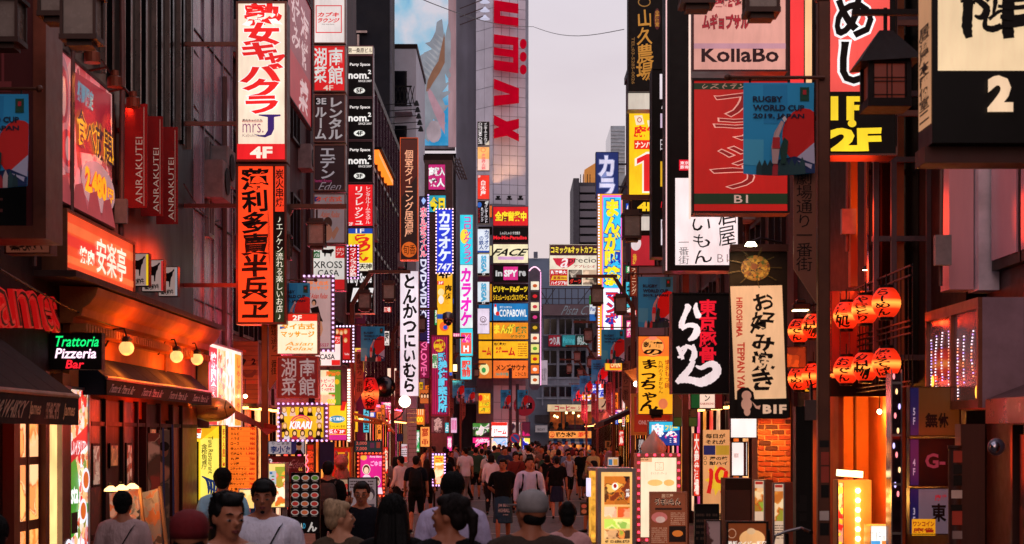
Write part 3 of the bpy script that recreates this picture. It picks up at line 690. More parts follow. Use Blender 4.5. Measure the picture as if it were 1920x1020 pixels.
shopfront('lit noodle shop front behind the brick pier', 1, 4.3, 26.3, 32.8, W_, 1.3)
shopfront('lit yakitori front beyond the massage sign', 1, 4.2, 33.5, 45.5, C_, 1.3)
shopfront('glowing izakaya front near the blue mahjong sign', 1, 4.2, 46.5, 62, W_, 1.3)
shopfront('dim orange front under the slate building', 1, 4.5, 63.5, 83, W_, 1.1)
shopfront('lit corner front beside the grey office', 1, 4.9, 84.5, 103, C_, 1.2)

b = building('plain dim block closing the gap behind the corrugated drum', -1, -2.2, 106.5, 114, 19.4, streaky('#5a4a50'), 9)
spot('pier_beam', (X(1450, 21.2), 21.5, Z(775, 22)), (X(1452, 22), 22.1, 1.5), '#ffa050', 110, 100); point('pier_light', (X(1440, 21.3), 21.4, 1.9), '#ff9a48', 8, .1)

# fill lights without fixtures, added along both shop rows to brighten walls and crowd
for k in range(11):
    for sd in (-1, 1):
        Y = 29+k*6.6+(2 if sd > 0 else 0); c = ('#ff7a2c', '#ff5a3c', '#ff9040', '#ff4a70')[(k*2+sd) % 4]
        point('lane_fill_light', (sd*(3.95 if sd < 0 else 3.55), Y, 3.1), c, 62+Y*.5, .25)
for k, (x, Y, z, p) in enumerate(((-4.2, 15.2, 2.1, 14), (-4.3, 21.5, 2.3, 26), (-4.3, 24.6, 4.6, 40), (-4.4, 19.5, 5.4, 26), (-4.2, 28, 3.0, 40), (4.2, 15.8, 1.9, 18), (3.9, 19.6, 4.6, 36), (3.6, 24, 4.4, 36))): point('wall_fill_light', (x, Y, z), '#ff3a14', p, .3)  # red fill lights without fixtures, added to warm the near walls

# outdoor units, pipes and boxes on the street walls
rr = random.Random(9); unit = MB().box(-.16, .16, -.4, .4, 0, .6); gr = MB().tube([(0, 0, 0), (.02, 0, 0)], .22, 14); pip = MB().tube([(0, 0, 0), (0, 0, 5)], .045, 6); first = {}
UM = paint('#8a7a78', .6, 0, .35, 6); PM = paint('#6a4a44', .5, .3)
for b in [o for o in COL.objects if o.get('category') == 'building' and 25 < o.location.y < 96 and abs(o.location.x) < 12 and 'wall' in [c.name.split('.')[0] for c in o.children]]:
    w = [c for c in b.children if c.name.split('.')[0] == 'wall'][0]; xs = [v.co.x+b.location.x for v in w.data.vertices]; ys = [v.co.y+b.location.y for v in w.data.vertices]
    sd = -1 if b.location.x < 0 else 1; xf = max(xs) if sd < 0 else min(xs); y0, y1 = min(ys)+.8, max(ys)-.8
    for k in range(min(7, int((y1-y0)/2.2)+2)):
        y = rr.uniform(y0, y1); z = rr.choice((3.3, 5.9, 6.2, 8.7, 9.2, 11.4))
        u = unit.build('wall_unit', UM, b) if 'u' not in first else first['u'].copy()
        if 'u' in first: COL.objects.link(u); u.parent = b
        first.setdefault('u', u); u.location = Vector((xf-sd*.165, y, z))-b.location
        g = gr.build('fan_grille', BLACK, u) if 'g' not in first else first['g'].copy()
        if 'g' in first: COL.objects.link(g); g.parent = u
        first.setdefault('g', g); g.location = (-sd*.165 if sd > 0 else .162, 0, .3)
        if k % 2:
            q = pip.build('drain_pipe', PM, b) if 'p' not in first else first['p'].copy()
            if 'p' in first: COL.objects.link(q); q.parent = b
            first.setdefault('p', q); q.location = Vector((xf-sd*.05, rr.uniform(y0, y1), 3.2))-b.location

for k, (x0, x1, Y, z0, z1) in enumerate(((-4.83, -4.79, 17.2, 3.8, 8.5), (-4.83, -4.78, 18.6, 3.8, 8.5), (-4.87, -4.8, 21.1, 4.5, 9), (4.5, 4.56, 20.5, 3.5, 8), (4.62, 4.66, 20.5, 3.0, 8), (4.0, 4.05, 20.5, 4.3, 8.5), (4.3, 4.34, 17.2, 3.6, 8))):
    t = MB().tube([((x0+x1)/2, Y, z0), ((x0+x1)/2+.02, Y, (z0+z1)/2), ((x0+x1)/2, Y, z1)], (x1-x0)/2, 8).build('wall_pipe', PM); tag(t, 'vertical pipe on the near walls, '+('by the pub lettering', 'beside the barbecue banner', 'between banner and first red flag', 'first on the timber front', 'second on the timber front', 'by the two floor sign lattice', 'over the mirrored box')[k], 'pipe')
    bx = MB().box(x0-.06, x1+.06, Y-.12, Y-.03, z0+.2, z0+.5).build('cable_box', UM, t)

# small fittings on the trattoria front: rails, framed cards, handles
tb = [o for o in COL.objects if o.name == 'louvred_building'][0]
for y0, z0, w, h, c in ((19.35, 1.5, .35, .5, ('#c8b8a0', '#8a3a20', '#d8c8b0')), (20.2, 1.7, .4, .3, ('#3a2018', '#c88a50', '#6a3018')), (21.05, 1.45, .3, .55, ('#b8a890', '#4a2a18', '#a84828')), (22.4, 1.6, .4, .6, ('#a82018', '#e0b070', '#4a1810')), (23.2, 1.5, .35, .7, ('#5a3a28', '#c8a078', '#2a140c'))):
    f = MB().box(-4.775, -4.755, y0, y0+w, z0, z0+h).build('card_frame', DARK, tb, True); MB().box(-4.754, -4.75, y0+.03, y0+w-.03, z0+.03, z0+h-.03).build('card', photo(c, .35, 11), f, True)
for y0 in (19.2, 19.95, 20.85, 21.65, 22.15, 23.02, 23.88, 24.55): MB().box(-4.86, -4.74, y0-.03, y0+.03, .02, 2.52).build('door_post', dkwood, tb, True)
MB().box(-4.77, -4.75, 19.3, 25.8, .9, .96).box(-4.77, -4.75, 19.3, 25.8, 2.2, 2.25).build('rail', dkwood, tb, True)
# ================================================================ SIGNS, left side
LW, RW = -4.95, 4.2
RED, YEL, CREAM = '#d8161c', '#ffe21a', '#ffe9c4'
# --- far left column sign
s = Sign('dark red projecting sign in a wide tan metal frame above the pub', -60, -30, 88, 448, 14.3, fr=paint('#8a4a38', .35, .6), fw=24, d=.5, lit=0)
s.face('#5a0a0c', (-40, -10, 62, 428)); s.t('工', (-10, 60, 22, 172), '#9a3a3c', b=.03); s.face('#0b0708', (-40, 300, 50, 428)); s.face('#7a3a34', (-12, 372, 6, 376)); s.face('#7a3a34', (-12, 392, 6, 398))
s = Sign('small black sign with a cattle name in pale brush script under the metal frame', 10, 438, 96, 476, 15.2, fr=BROWN, fw=2, d=.2, lit=.55)
s.face('#7a4030'); s.t('黒毛和牛', (18, 447, 82, 470), '#1a0d0a', 0, b=.03, br=.8)
# menu hoarding of beef
s = Sign('big pink barbecue banner with raw beef and yellow price lettering', 0, 0, 0, 0, 0, wall=(-4.85, 18.0, 20.7, 6.25, 4.58), fr=TRIM, d=.03, lit=.42)
s.face(photo(('#7a3a3a', '#c4606a', '#e08a90', '#d8b0a8', '#b04a50'), .5, 3.5)); s.poly([(30, 8), (96, 3), (97, 48), (36, 60)], '#c23044')
for cx, cy, rx, ry in ((14, 30, 12, 26), (20, 62, 14, 16)): s.ell(cx, cy, rx, ry, '#d8909a'); s.ell(cx, cy, rx*.7, ry*.75, '#b8485a'); s.ell(cx+1, cy, rx*.3, ry*.5, '#e6b4b4')
s.t('期間限定', (35, 12, 62, 26), '#7fc0d8', b=.04, sl=.1); s.t('食べ放題!', (34, 30, 99, 56), '#4a2a40', b=.015, o=('#ffb428', .04, .9), sl=-.05)
s.ell(70, 76, 30, 17, '#f0c0c4'); s.t('2,480', (46, 66, 84, 87), '#ffb020', 1, b=.05, o=('#c82a2a', .06)); s.t('円〜', (85, 72, 96, 86), '#ffb020', 1, v=1, b=.04, o=('#c82a2a', .05))
for i in range(4): s.poly([(4+i*24, 84), (16+i*24, 80), (26+i*24, 99), (0+i*24, 99)], '#c85a62')
for k, yy in enumerate((18.5, 19.55, 20.5)):
    f = thing('banner_spotlight', 'copper coloured spotlight above the barbecue banner, '+('first from the metal frame', 'middle one', 'last one by the red flags')[k], 'spotlight', (-4.55, yy, 6.2-.05*k), group='spotlights over the barbecue banner')
    MB().tube([(-.3, 0, .12), (-.1, 0, .16), (0, 0, .05)], .015).build('arm', BROWN, f); MB().lathe([(.045, .12), (.05, .06), (.085, .04), (.09, -.07)], n=14).build('shade', paint('#7a3a24', .4, .6), f)
    MB().lathe([(.001, -.062), (.08, -.066)], n=14).build('bulb', glow('#ffe0a0', 8, 0), f); spot('banner_beam', (-4.5, yy, 6.1-.05*k), (-4.9, yy, 5.5), '#ffb060', 22, 100)
s = Sign('glowing orange barbecue box sign with tall white characters', 0, 0, 0, 0, 0, wall=(-4.62, 17.6, 20.8, 4.44, 3.80), fr=paint('#8a5238', .4, .5), d=.24, lit=.95)
s.face('#f4512a'); s.face('#f8703c', (1, 20, 99, 36)); s.face('#e8382c', (1, 40, 60, 58)); s.face('#f87840', (1, 74, 99, 86))
s.t('焼肉', (18, 50, 38, 78), '#fff0d8', 1.1, b=.03); s.t('安楽亭', (41, 22, 86, 84), '#fff0d8', 1.15, b=.012)
# red flags
for k, (x0, x1, y0, y1, Y) in enumerate(((225, 276, 195, 390, 21.2), (264, 305, 218, 405, 22.3), (293, 333, 238, 420, 23.3))):
    s = Sign('dark red vertical cloth flag with thin white lettering, '+('largest and beside the barbecue banner', 'middle of the three', 'smallest, by the silver building')[k], x0, y0, x1, y1, Y, fr=paint('#8c0d0c', .8), fw=0, d=.03, lit=.16, cat='flag sign', name='cloth_flag_sign', group='red cloth flags of the barbecue restaurant', mount=-4.9)
    s.face(paint('#a01210', .8, 0, .2)); w = x1-x0; s.face('#d8a090', (x1-w*.13, y0+6, x1-w*.10, y1-4), .25)
    s.t('ANRAKUTEI', (x1-w*.42, y0+(y1-y0)*.32, x1-w*.17, y1-8), '#e0b8a8', .35, b=-.005, turn=-1)
spot('flag_beam', (-4.75, 21.2, 6.2), (-4.75, 21.48, 5.6), '#ff7040', 30, 60)
for k, (x0, x1, y0, y1, Y) in enumerate(((238, 280, 475, 537, 21.5), (266, 308, 487, 547, 22.4), (297, 334, 500, 556, 23.4))):
    s = Sign('white box sign with a black bull silhouette, '+('beside the orange box sign', 'middle of the three', 'last before the silver building')[k], x0, y0, x1, y1, Y, fr=TRIM, fw=1, d=.12, lit=.5, group='bull box signs', mount=-4.9)
    s.face('#c8a8a0'); w = x1-x0; s.face(['#ffd020', '#d03030', '#a0a0a8'][k], (x1-w*.14, y0+2, x1-1, y1-2), .8); h = y1-y0
    q = [(.05,.35),(.12,.2),(.5,.22),(.7,.15),(.78,.08),(.82,.12),(.74,.2),(.72,.3),(.66,.36),(.62,.5),(.6,.68),(.55,.68),(.54,.5),(.3,.48),(.26,.7),(.2,.7),(.18,.5),(.1,.62),(.05,.62)]
    s.poly([(x0+a*w, y0+c*h) for a, c in q], '#0a0808', 0); s.t('黒毛和牛', (x0+w*.12, y1-h*.24, x1-w*.22, y1-h*.06), '#1a1010', 0, b=.03, br=.6)
# pub lettering
jm = thing('pub_lettering', 'red edged blackletter channel lettering on the dark pub wall', 'lettering', (-4.82, 16.6, 2.9))
def channel(txt, y0, y1, z0, z1, xw, parent, cf, ce):
    V, Fc = layout(txt, (0, 0, 1, 1), False, .012, .9, .1, 0, 5)
    me = bpy.data.meshes.new('channel_letter'); me.from_pydata([(0, y0+u*(y1-y0)-parent.location.y, z1-w*(z1-z0)-parent.location.z) for u, w in V], [], Fc)
    bm = bmesh.new(); bm.from_mesh(me); bmesh.ops.remove_doubles(bm, verts=bm.verts, dist=1e-5); g = bmesh.ops.extrude_face_region(bm, geom=bm.faces[:]); bmesh.ops.translate(bm, verts=[v for v in g['geom'] if isinstance(v, bmesh.types.BMVert)], vec=(.05, 0, 0))
    bm.to_mesh(me); bm.free(); me.materials.append(cf); o = bpy.data.objects.new('channel_letter', me); COL.objects.link(o); o.parent = parent; o.location.x = .01
    if ce:
        V, Fc = layout(txt, (.004, .02, .996, .98), False, -.02, .9, .1, 0, 5); me = bpy.data.meshes.new('letter_face'); me.from_pydata([(.066, y0+u*(y1-y0)-parent.location.y, z1-w*(z1-z0)-parent.location.z) for u, w in V], [], Fc); me.materials.append(ce)
        o2 = bpy.data.objects.new('letter_face', me); COL.objects.link(o2); o2.parent = parent
channel('K. James', 14.5, 18.0, 2.95, 3.66, -4.82, jm, glow('#c81414', .55, 0), paint('#16080a', .5))
# neon
s = Sign('black neon sign reading trattoria pizzeria bar in green, white and red', 95, 624, 192, 693, 17.9, fr=BLACK, fw=1.5, d=.12, lit=1, mount=-4.86)
s.face('#070505', e=0); s.t('Trattoria', (103, 630, 187, 650), '#10e070', 1.6, b=.012, sl=.25); s.t('Pizzeria', (105, 653, 182, 672), '#ffd8ee', 1.8, b=.02, sl=.2); s.t('Bar', (125, 675, 158, 691), '#ff2030', 1.8, b=.015, sl=.2)
# awnings
def awning(label, xa, xb, y0, y1, za, zb, zc, mat, val, txts, n):
    a = thing('striped_awning', label, 'awning', (xa, (y0+y1)/2, zc)); w = (y1-y0)/n
    for i in range(n):
        p, q = y0+i*w+.006, y0+(i+1)*w-.006
        MB().add([(xa, p, za), (xa, q, za), (xb, q, zb), (xb, p, zb), (xa, p, za-.02), (xa, q, za-.02), (xb, q, zb-.02), (xb, p, zb-.02)], [(0, 1, 2, 3), (7, 6, 5, 4), (0, 3, 7, 4), (1, 5, 6, 2), (3, 2, 6, 7)]).build('cloth_panel', mat, a, True)
    MB().box(xb-.012, xb+.012, y0, y1, zc, zb-.021).build('valance', val, a, True)
    for ye in (y0, y1): MB().add([(xa, ye, za), (xb, ye, zb), (xb, ye, zb-.2), (xa, ye, zb-.2)], [(0, 1, 2, 3)]).build('side_cloth', mat, a, True)
    MB().tube([(xb, y0, zb-.01), (xb, y1, zb-.01)], .025).build('front_bar', paint('#8a7264', .4, .5), a, True)
    for txt, p, q, c in txts:
        V, Fc = layout(txt, (0, 0, 1, 1), False, .02, .3, .15, 0, 3); me = bpy.data.meshes.new('lettering'); h = zb-.04-zc
        me.from_pydata([(xb+.016-a.location.x, p+u*(q-p)-a.location.y, zc+h*.82-w_*h*.62-a.location.z) for u, w_ in V], [], Fc); me.materials.append(paint(c, .8)); o = bpy.data.objects.new('lettering', me); COL.objects.link(o); o.parent = a
    return a
awning('dark grey striped canvas awning of the pub with pale lettering on its valance', -4.84, -4.1, 12.5, 16.1, 3.02, 2.47, 2.19, paint('#2c2422', .85, 0, .4, (8, 8, 1)), paint('#241310', .85), (('BEER&WHISKY', 13.2, 14.35, '#b08a70'), ('James', 14.45, 14.8, '#c89a70'), ('FISH&CHIPS', 14.95, 15.4, '#b08a70'), ('James', 15.55, 15.95, '#c89a70')), 6)
awning('dark blue awning over the trattoria doors with repeated white lettering', -4.84, -4.5, 18.9, 25.5, 3.02, 2.74, 2.54, paint('#14182c', .85, 0, .3, 3), paint('#141018', .85), [('Trattoria Pizzeria Bar', 19.05+i*1.65, 20.3+i*1.65, '#a8a0a8') for i in range(4)], 8)
# globe wall lamps
for k, (y, z) in enumerate(((20.1, 3.09), (23.1, 3.13), (24.6, 3.16))):
    f = thing('globe_lamp', 'round yellow globe wall lamp on a curved arm, '+('beside the neon sign', 'middle of the three', 'last by the lit menu cabinet')[k], 'wall lamp', (-4.79, y, z), group='globe lamps over the trattoria awning')
    MB().tube([(0, 0, .05), (.1, 0, .25), (.22, 0, .26), (.25, 0, .17)], .012).build('arm', BLACK, f); MB().lathe([(.05, .10), (.07, .13), (.02, .17)], (.25, 0, 0), 12).build('cap', BLACK, f)
    MB().ell((.25, 0, .03), .088, 20, 14).build('globe', glow('#ffc272', 1.35, .1, 9), f, smooth=True); point('globe_light', (-4.54, y, z-.16), '#ff7418', 13, .1); point('globe_light', (-4.3, y, z+.05), '#ff7418', 22, .1)
# lit poster of dishes next to trattoria door
s = Sign('tall backlit food poster with a green oval beside the trattoria door', 0, 0, 0, 0, 0, wall=(-4.76, 17.95, 19.15, 2.62, .35), d=.1, fr=ALU, lit=1.1)
s.face(photo(('#e8f0ff', '#c8401c', '#f0c890', '#e8902c', '#ffffff', '#3a9a3a', '#d02020'), 1.1, 9)); s.ell(40, 52, 26, 20, '#3a9a28', 1.1); s.t('Pasta', (16, 46, 62, 56), '#ffffff', 1.3, b=.03)
s.poly([(10, 30), (95, 18), (95, 28), (10, 40)], '#c81820', 1); s.t('美味しいイタリアン', (16, 25, 92, 33), '#ffffff', 1.2, b=.02); s.poly([(10, 12), (70, 4), (70, 10), (10, 18)], '#c81820', 1); s.face('#2a2420', (34, 60, 56, 70), 0)
for cx, cy in ((75, 60), (22, 78), (72, 82), (80, 45)): s.ell(cx, cy, 14, 6, '#f4f4ff', 1.1); s.ell(cx, cy, 10, 4.2, '#d86420', 1.0)
# menu stand with clip lamps
mst = thing('lamp_menu_stand', 'leaning menu stand with three warm clip lamps by the man with a strap', 'menu stand', (X(262, 16.5), 16.5, 0))
for x0, x1, yy, mt in ((205, 262, 16.4, photo(('#2a2420', '#a89888', '#c06030', '#b8a898'), .25, 14)), (262, 300, 16.2, photo(('#5a4030', '#988878', '#b86028', '#8a7868'), .15, 12))):
    MB().add([(X(x0, yy), yy, Z(925, yy)), (X(x1, yy), yy-.1, Z(915, yy)), (X(x1+32, yy), yy-.35, .1), (X(x0+20, yy), yy-.25, .1), (X(x0, yy), yy+.04, Z(925, yy)), (X(x1, yy), yy-.06, Z(915, yy)), (X(x1+32, yy), yy-.31, .1), (X(x0+20, yy), yy-.21, .1)], [(0, 1, 2, 3), (7, 6, 5, 4), (0, 4, 5, 1), (1, 5, 6, 2), (3, 2, 6, 7), (0, 3, 7, 4)]).build('menu_board', mt, mst, True)
for a_, c_ in (((262, 915), (296, 1100)), ((300, 912), (334, 1100))): MB().tube([P(a_[0], a_[1], 16.1), (X(c_[0], 15.8), 15.8, .05)], .018, 6).build('leg', paint('#b07a48', .5), mst, True)
for px in (208, 228, 248):
    py = 918-(px-208)*.12; h = MB().tube([P(px-6, py+2, 16.1), P(px-3, py-12, 16.1), P(px, py-10, 16.0)], .008, 6).build('lamp_arm', BLACK, mst, True)
    MB().lathe([(.02, .03), (.06, .0), (.065, -.02)], P(px, py-1, 16.0), 12).build('shade', glow('#ffc880', 3, 0), mst, True); point('clip_light', P(px, py+5, 15.9), '#ffb060', 1.6, .03)
# leaning restaurant banners
for k, (x0, x1, Y, c) in enumerate(((278, 300, 19.2, ('#6a1410', '#c09080', '#3a2018', '#8a2018')), (298, 318, 19.9, ('#3a2a28', '#7a5a48', '#2a1a18', '#b06a50')))):
    s = Sign(('red','brown')[k]+' vertical cloth banner with a suited figure hung on a leaning pole by the door', x0, 812+k*-6, x1, 1020, Y, fr=paint(c[0], .8), fw=0, d=.01, lit=0, cat='banner', name='nobori_banner')
    s.face(photo(c, 0, 4, False)); MB().tube([(s.W/2+.03, .02, s.H+.06), (s.W/2+.05, .05, -s.root.location.z)], .012, 6).build('pole', paint('#203060', .4), s.root)
    if k: s.ell(308, 845, 8, 12, '#8a4a34', 0); s.ell(308, 837, 10, 9, '#2a1410', 0)
# tuna
fish = thing('tuna_model', 'large golden tuna fish model hanging over the yellow restaurant sign', 'fish model', (X(398, 26), 26, Z(792, 26)))
L = X(440, 26)-X(352, 26); V = []; prof = [(0, .05, 0), (.06, .10, 0), (.2, .19, .005), (.42, .25, 0), (.65, .24, 0), (.82, .18, -.005), (.93, .10, -.01), (1, .02, -.02)]
mm = MB(); N = 16; x0 = -L/2
for t, r, dz in prof:
    for j in range(N): a = 2*PI*j/N; mm.v.append((x0+t*L, r*.5*math.cos(a), .2+dz+r*.95*math.sin(a)*.8))
for i in range(len(prof)-1):
    for j in range(N): mm.f.append((i*N+j, i*N+(j+1) % N, (i+1)*N+(j+1) % N, (i+1)*N+j)); mm.m.append(0)
mm.f.append(tuple(range(N))); mm.m.append(0)
mm.build('body', paint('#c89a50', .3, .3, .25, 4, coat=.5), fish, smooth=True)
MB().prism([(x0-.13, .42), (x0+.03, .24), (x0+.03, .16), (x0-.13, -.02), (x0-.06, .2)], -.012, .012).build('tail', paint('#8a6430', .4), fish)
MB().prism([(x0+L*.4, .39), (x0+L*.33, .47), (x0+L*.55, .39)], -.01, .01).build('fin', paint('#7a5628', .4), fish); MB().prism([(x0+L*.42, .2), (x0+L*.66, .24), (x0+L*.64, .18)], -.15, -.135).build('fin', paint('#6a4a28', .4), fish)
MB().ell((x0+L*.9, -.075, .23), (.018, .012, .018)).build('eye', BLACK, fish); MB().tube([(x0+L*.82, -.1, .34), (x0+L*.79, -.11, .22), (x0+L*.84, -.09, .08)], .008, 5).build('gill', paint('#6a4a28'), fish)
spot('tuna_beam', (X(380, 25), 25, Z(735, 25)), (X(400, 26), 26, Z(780, 26)), '#ffb060', 60, 80)
s = Sign('yellow illuminated tuna restaurant sign with a blue tail emblem', 356, 797, 413, 945, 26.5, fr=paint('#6a3a10', .5), fw=2, d=.4, lit=1.15)
s.face('#ffd428'); s.face('#ffe860', (376, 822, 411, 943)); s.poly([(358, 797), (411, 797), (378, 824), (358, 824)], '#ffb81c', 1); s.t('店', (354, 801, 378, 823), '#e01818', 1.1, b=.05, o=('#ffffff', .05)); s.face('#1a0c06', (358, 828, 373, 945), 0)
s.t('金枪鱼餐厅', (378, 832, 389, 880), '#3a2a08', 0, v=1, b=.01); s.t('Tuna Restaurant', (391, 818, 400, 888), '#3a2a08', 0, b=.01, turn=1)
for i in range(4): stroke(s, [(379+i*8, 893+i*3), (388+i*7, 899+i*3), (392+i*5, 915+i*2), (391+i*5, 926)], [2, 5, 5, 2], '#143a7a', .6)
s = Sign('slim yellow upright sign with red letters between the tuna sign and the orange menu', 415, 797, 424, 930, 26.4, fr=TRIM, fw=1, d=.2, lit=1.1); s.face('#ffd840'); s.t('まぐろ居酒屋', (417, 803, 422, 880), '#d02018', .9, v=1, b=.03)
s = Sign('big glowing orange price list board of grilled meats', 426, 800, 482, 925, 28, fr=paint('#8a3a10', .5), fw=1, d=.15, lit=1.15); s.face('#ff7420')
menu = [('ねぎタン', '780'), ('カルビ', '960'), ('ハラミ', '980'), ('ロース', '980'), ('特上ハラミ', '1,580'), ('焼肉盛り', '1,980'), ('丸 腸', '780'), ('シマ腸', '780'), ('コテッチャン', '680'), ('ホルモン盛り', '1,480'), ('さくらユッケ', '900'), ('豚センマイ', '780'), ('上 塩タン', '880')]
for i, (a_, c_) in enumerate(menu):
    y = 801+i*9.4; s.t(a_, (433, y, 433+min(30, 5.4*len(a_)), y+5.5), '#2a1004', 0, b=.03); s.t(c_, (479-3.4*len(c_), y, 479, y+5.5), '#e01810', .8, b=.035); s.face('#b04a18', (433, y+7.2, 479, y+7.6), .6)
# lit menu cabinet at trattoria corner
s = Sign('lit glass menu cabinet with dish photographs at the corner of the silver building', 0, 0, 0, 0, 0, wall=(-4.7, 26.3, 29.6, 3.55, 2.2), fr=ALU, d=.15, lit=1.1); s.face('#fff0e0'); 
s.face('#c81e2c', (3, 6, 26, 96), 1); s.face(photo(('#e8a040', '#fff0d0', '#c04020', '#f0d080'), 1.1, 9), (28, 6, 50, 96)); s.face(photo(('#e8e0ff', '#f8e0c0', '#b07030'), 1.1, 7), (53, 6, 74, 96)); s.face('#f0a030', (77, 6, 97, 96), 1.1); s.t('焼肉食堂', (7, 12, 22, 80), '#ffffff', 1.2, v=1, b=.03); s.t('しゃぶしゃぶ', (82, 10, 93, 90), '#c02010', .8, v=1, b=.02)
# wooden hanging panel with map
s = Sign('wooden plank panel with a meat restaurant map and red writing behind the brown post', 438, 640, 484, 766, 31, fr=BROWN, fw=0, d=.1, lit=0, mount=LW)
for i in range(14): MB().box(-s.W/2, s.W/2, -.03, -.002, i*s.H/14+.004, (i+1)*s.H/14-.004).build('plank', paint(R.choice(['#8a4a20', '#7a3f1a', '#99562a']), .7, 0, .3, (3, 3, 12)), s.root)
s.k = 12; s.t('焼肉', (442, 655, 462, 666), '#d03018', .5, b=.03); s.t('2', (472, 672, 480, 684), '#1a0a06', 0, b=.04); s.poly([(450, 676), (456, 672), (462, 675), (458, 684), (452, 683)], '#1a0a06', 0); s.poly([(446, 690), (454, 692), (462, 702), (472, 700), (479, 692), (482, 698), (474, 708), (462, 708), (450, 700)], '#5a2a10', 0); s.t('YOROKOBU', (452, 714, 480, 719), '#d03018', .5, b=.02)
point('panel_light', P(455, 760, 30.5), '#ff9a4a', 12, .08)
for k, (px, py) in enumerate(((436, 691), (433, 748), (460, 743), (422, 744))):
    f = thing('bare_bulb', 'small bare glowing bulb on a wire by the wooden panel, '+('level with the map', 'lowest by the fish', 'under the panel', 'beside the cabinet')[k], 'bulb', P(px, py, 29.5), group='bare bulbs by the wooden panel')
    MB().ell((0, 0, 0), .035, 10, 8).build('glass', glow('#ffe0a8', 14, 0), f); MB().tube([(0, 0, .03), (0, 0, .3)], .008, 5).build('wire', BLACK, f)
# the tall pair
s = Sign('tall cream illuminated sign with large red stylised characters and a fourth floor footer', 443, 3, 538, 303, 25.3, fr=paint('#7a5044', .4, .5), fw=4, d=.35, lit=1, mount=LW)
s.face('#ffe9cf', e=.98)
for ch, a_, c_, p_, q_ in (('熟', 8, 46, 460, 526), ('女', 44, 84, 458, 524), ('キ', 79, 113, 451, 522), ('ャ', 92, 126, 492, 538), ('バ', 120, 157, 452, 528), ('ク', 148, 186, 456, 528), ('ラ', 178, 214, 456, 526)): s.t(ch, (p_, a_, q_, c_), '#ee1c1c', 1, v=1, b=.045, o=('#ffffff', .025), br=.2)
s.ringbox(455, 227, 493, 230, .9, '#d02030', .8); s.t('熟女キャバクラ', (456, 224, 492, 229), '#5a3a3a', 0); s.t('mrs.', (456, 233, 495, 250), '#a03080', .6, b=-.01); s.t('Kabukicho', (456, 252, 493, 258), '#b09090', .5, b=-.01)
s.poly([(486, 216), (527, 216), (527, 219), (515, 221), (515, 243), (510, 254), (498, 259), (486, 257), (476, 252), (488, 255), (498, 254), (503, 246), (503, 221), (486, 218)], '#3c1f78', .7)
s.face('#ee1c22', (446, 271, 535, 300), 1); s.t('4F', (470, 276, 512, 298), '#fff0dc', 1.1, b=.04)
s = Sign('tall glowing orange red sign with black brush characters and a green side strip', 443, 308, 538, 608, 25.35, fr=paint('#5a3028', .4, .5), fw=4, d=.35, lit=1, mount=LW)
s.face('#0c0806', e=0); s.face('#ff4316', (447, 312, 512, 604), 1.08)
s.t('薄利多賣半兵ヱ', (454, 316, 503, 600), '#120503', 0, v=1, b=.03, br=.35); s.t('Hakuri tabai hanbey', (500, 402, 508, 486), '#8a200c', .6, turn=1, sl=.1)
s.face('#f03a16', (516, 312, 533, 397), 1); s.t('炭火串焼', (517, 318, 532, 388), '#120503', 0, v=1, b=.015, br=.3); s.face('#0c3a1c', (516, 470, 533, 604), .5); s.face('#050f08', (516, 400, 533, 468), 0)
s.t('♪エノケン流れる楽しいお店♪', (518, 404, 531, 600), '#e8f0d8', .9, v=1, b=.0, br=.3)
# street-name plates are on the lamps.  middle left column: stacked floor signs on one mast
sm = paint('#7a564c', .35, .6)
s = Sign('white topmost sign with a red bordered box of slanted katakana on the red column', 588, -20, 648, 82, 34, fr=sm, fw=2, d=.3, lit=.95, mount=LW); s.face('#efe4e0'); s.ringbox(592, 10, 641, 62, 1.8, '#e02028'); s.t('カブキ\nラウンジ', (596, 22, 636, 44), '#e02028', b=.04, sl=.3); s.t('Free Style Space', (604, 45, 627, 47), '#5a2020', 0)
s = Sign('red lit restaurant sign with four silver brush characters marked fourth floor', 588, 85, 648, 172, 34, fr=sm, fw=2, d=.3, lit=.95, mount=LW); s.face('#d81016'); s.t('湖菜', (588, 90, 613, 156), '#dcdcd8', .9, v=1, b=.015, br=.3); s.t('南館', (616, 90, 644, 158), '#dcdcd8', .9, v=1, b=.015, br=.3); s.t('4F', (606, 160, 625, 170), '#e8c8b8', .9, b=.02)
s = Sign('dim maroon rental room sign with chrome katakana in two columns', 588, 177, 648, 267, 34, fr=sm, fw=2, d=.3, lit=.35, mount=LW); s.face('#3a0c16'); s.face('#100608', (590, 183, 613, 197), 0); s.t('3E', (593, 184, 612, 196), '#c8c0c4', .6, b=.03); s.t('ルーム', (591, 200, 612, 262), '#c8c0c4', .55, v=1, b=.035); s.t('レンタル', (616, 182, 642, 262), '#c8c0c4', .55, v=1, b=.035)
s = Sign('dark maroon sign with grey vertical katakana over a pink script word', 588, 271, 648, 358, 34, fr=sm, fw=2, d=.3, lit=.35, mount=LW); s.face('#2c0a14'); s.t('エデン', (600, 275, 628, 336), '#b8b0b8', .5, v=1, b=.03); s.t('Rental Room', (589, 336, 622, 342), '#a02860', .6); s.t('Eden', (600, 342, 640, 357), '#a89aa4', .5, b=-.01, sl=.5)
s = Sign('unlit white massage sign with orange title and a posing woman', 588, 363, 648, 457, 34, fr=sm, fw=2, d=.3, lit=.32, mount=LW); s.face('#b8a0a4'); s.face('#2a3a80', (587+3, 369, 600, 378)); s.t('タイ古式\nマッサージ', (592, 367, 641, 392), '#d04428', .6, b=.035); s.t('Asian Relax', (602, 396, 638, 408), '#c06048', .5, sl=.3)  # no lamp inside; a faint glow is put into the face colour
s.ell(615, 418, 8, 11, '#4a2418', .3); s.ell(613, 436, 10, 16, '#b87860', .4); s.poly([(620, 440), (632, 424), (636, 430), (626, 450)], '#b87860', .4)
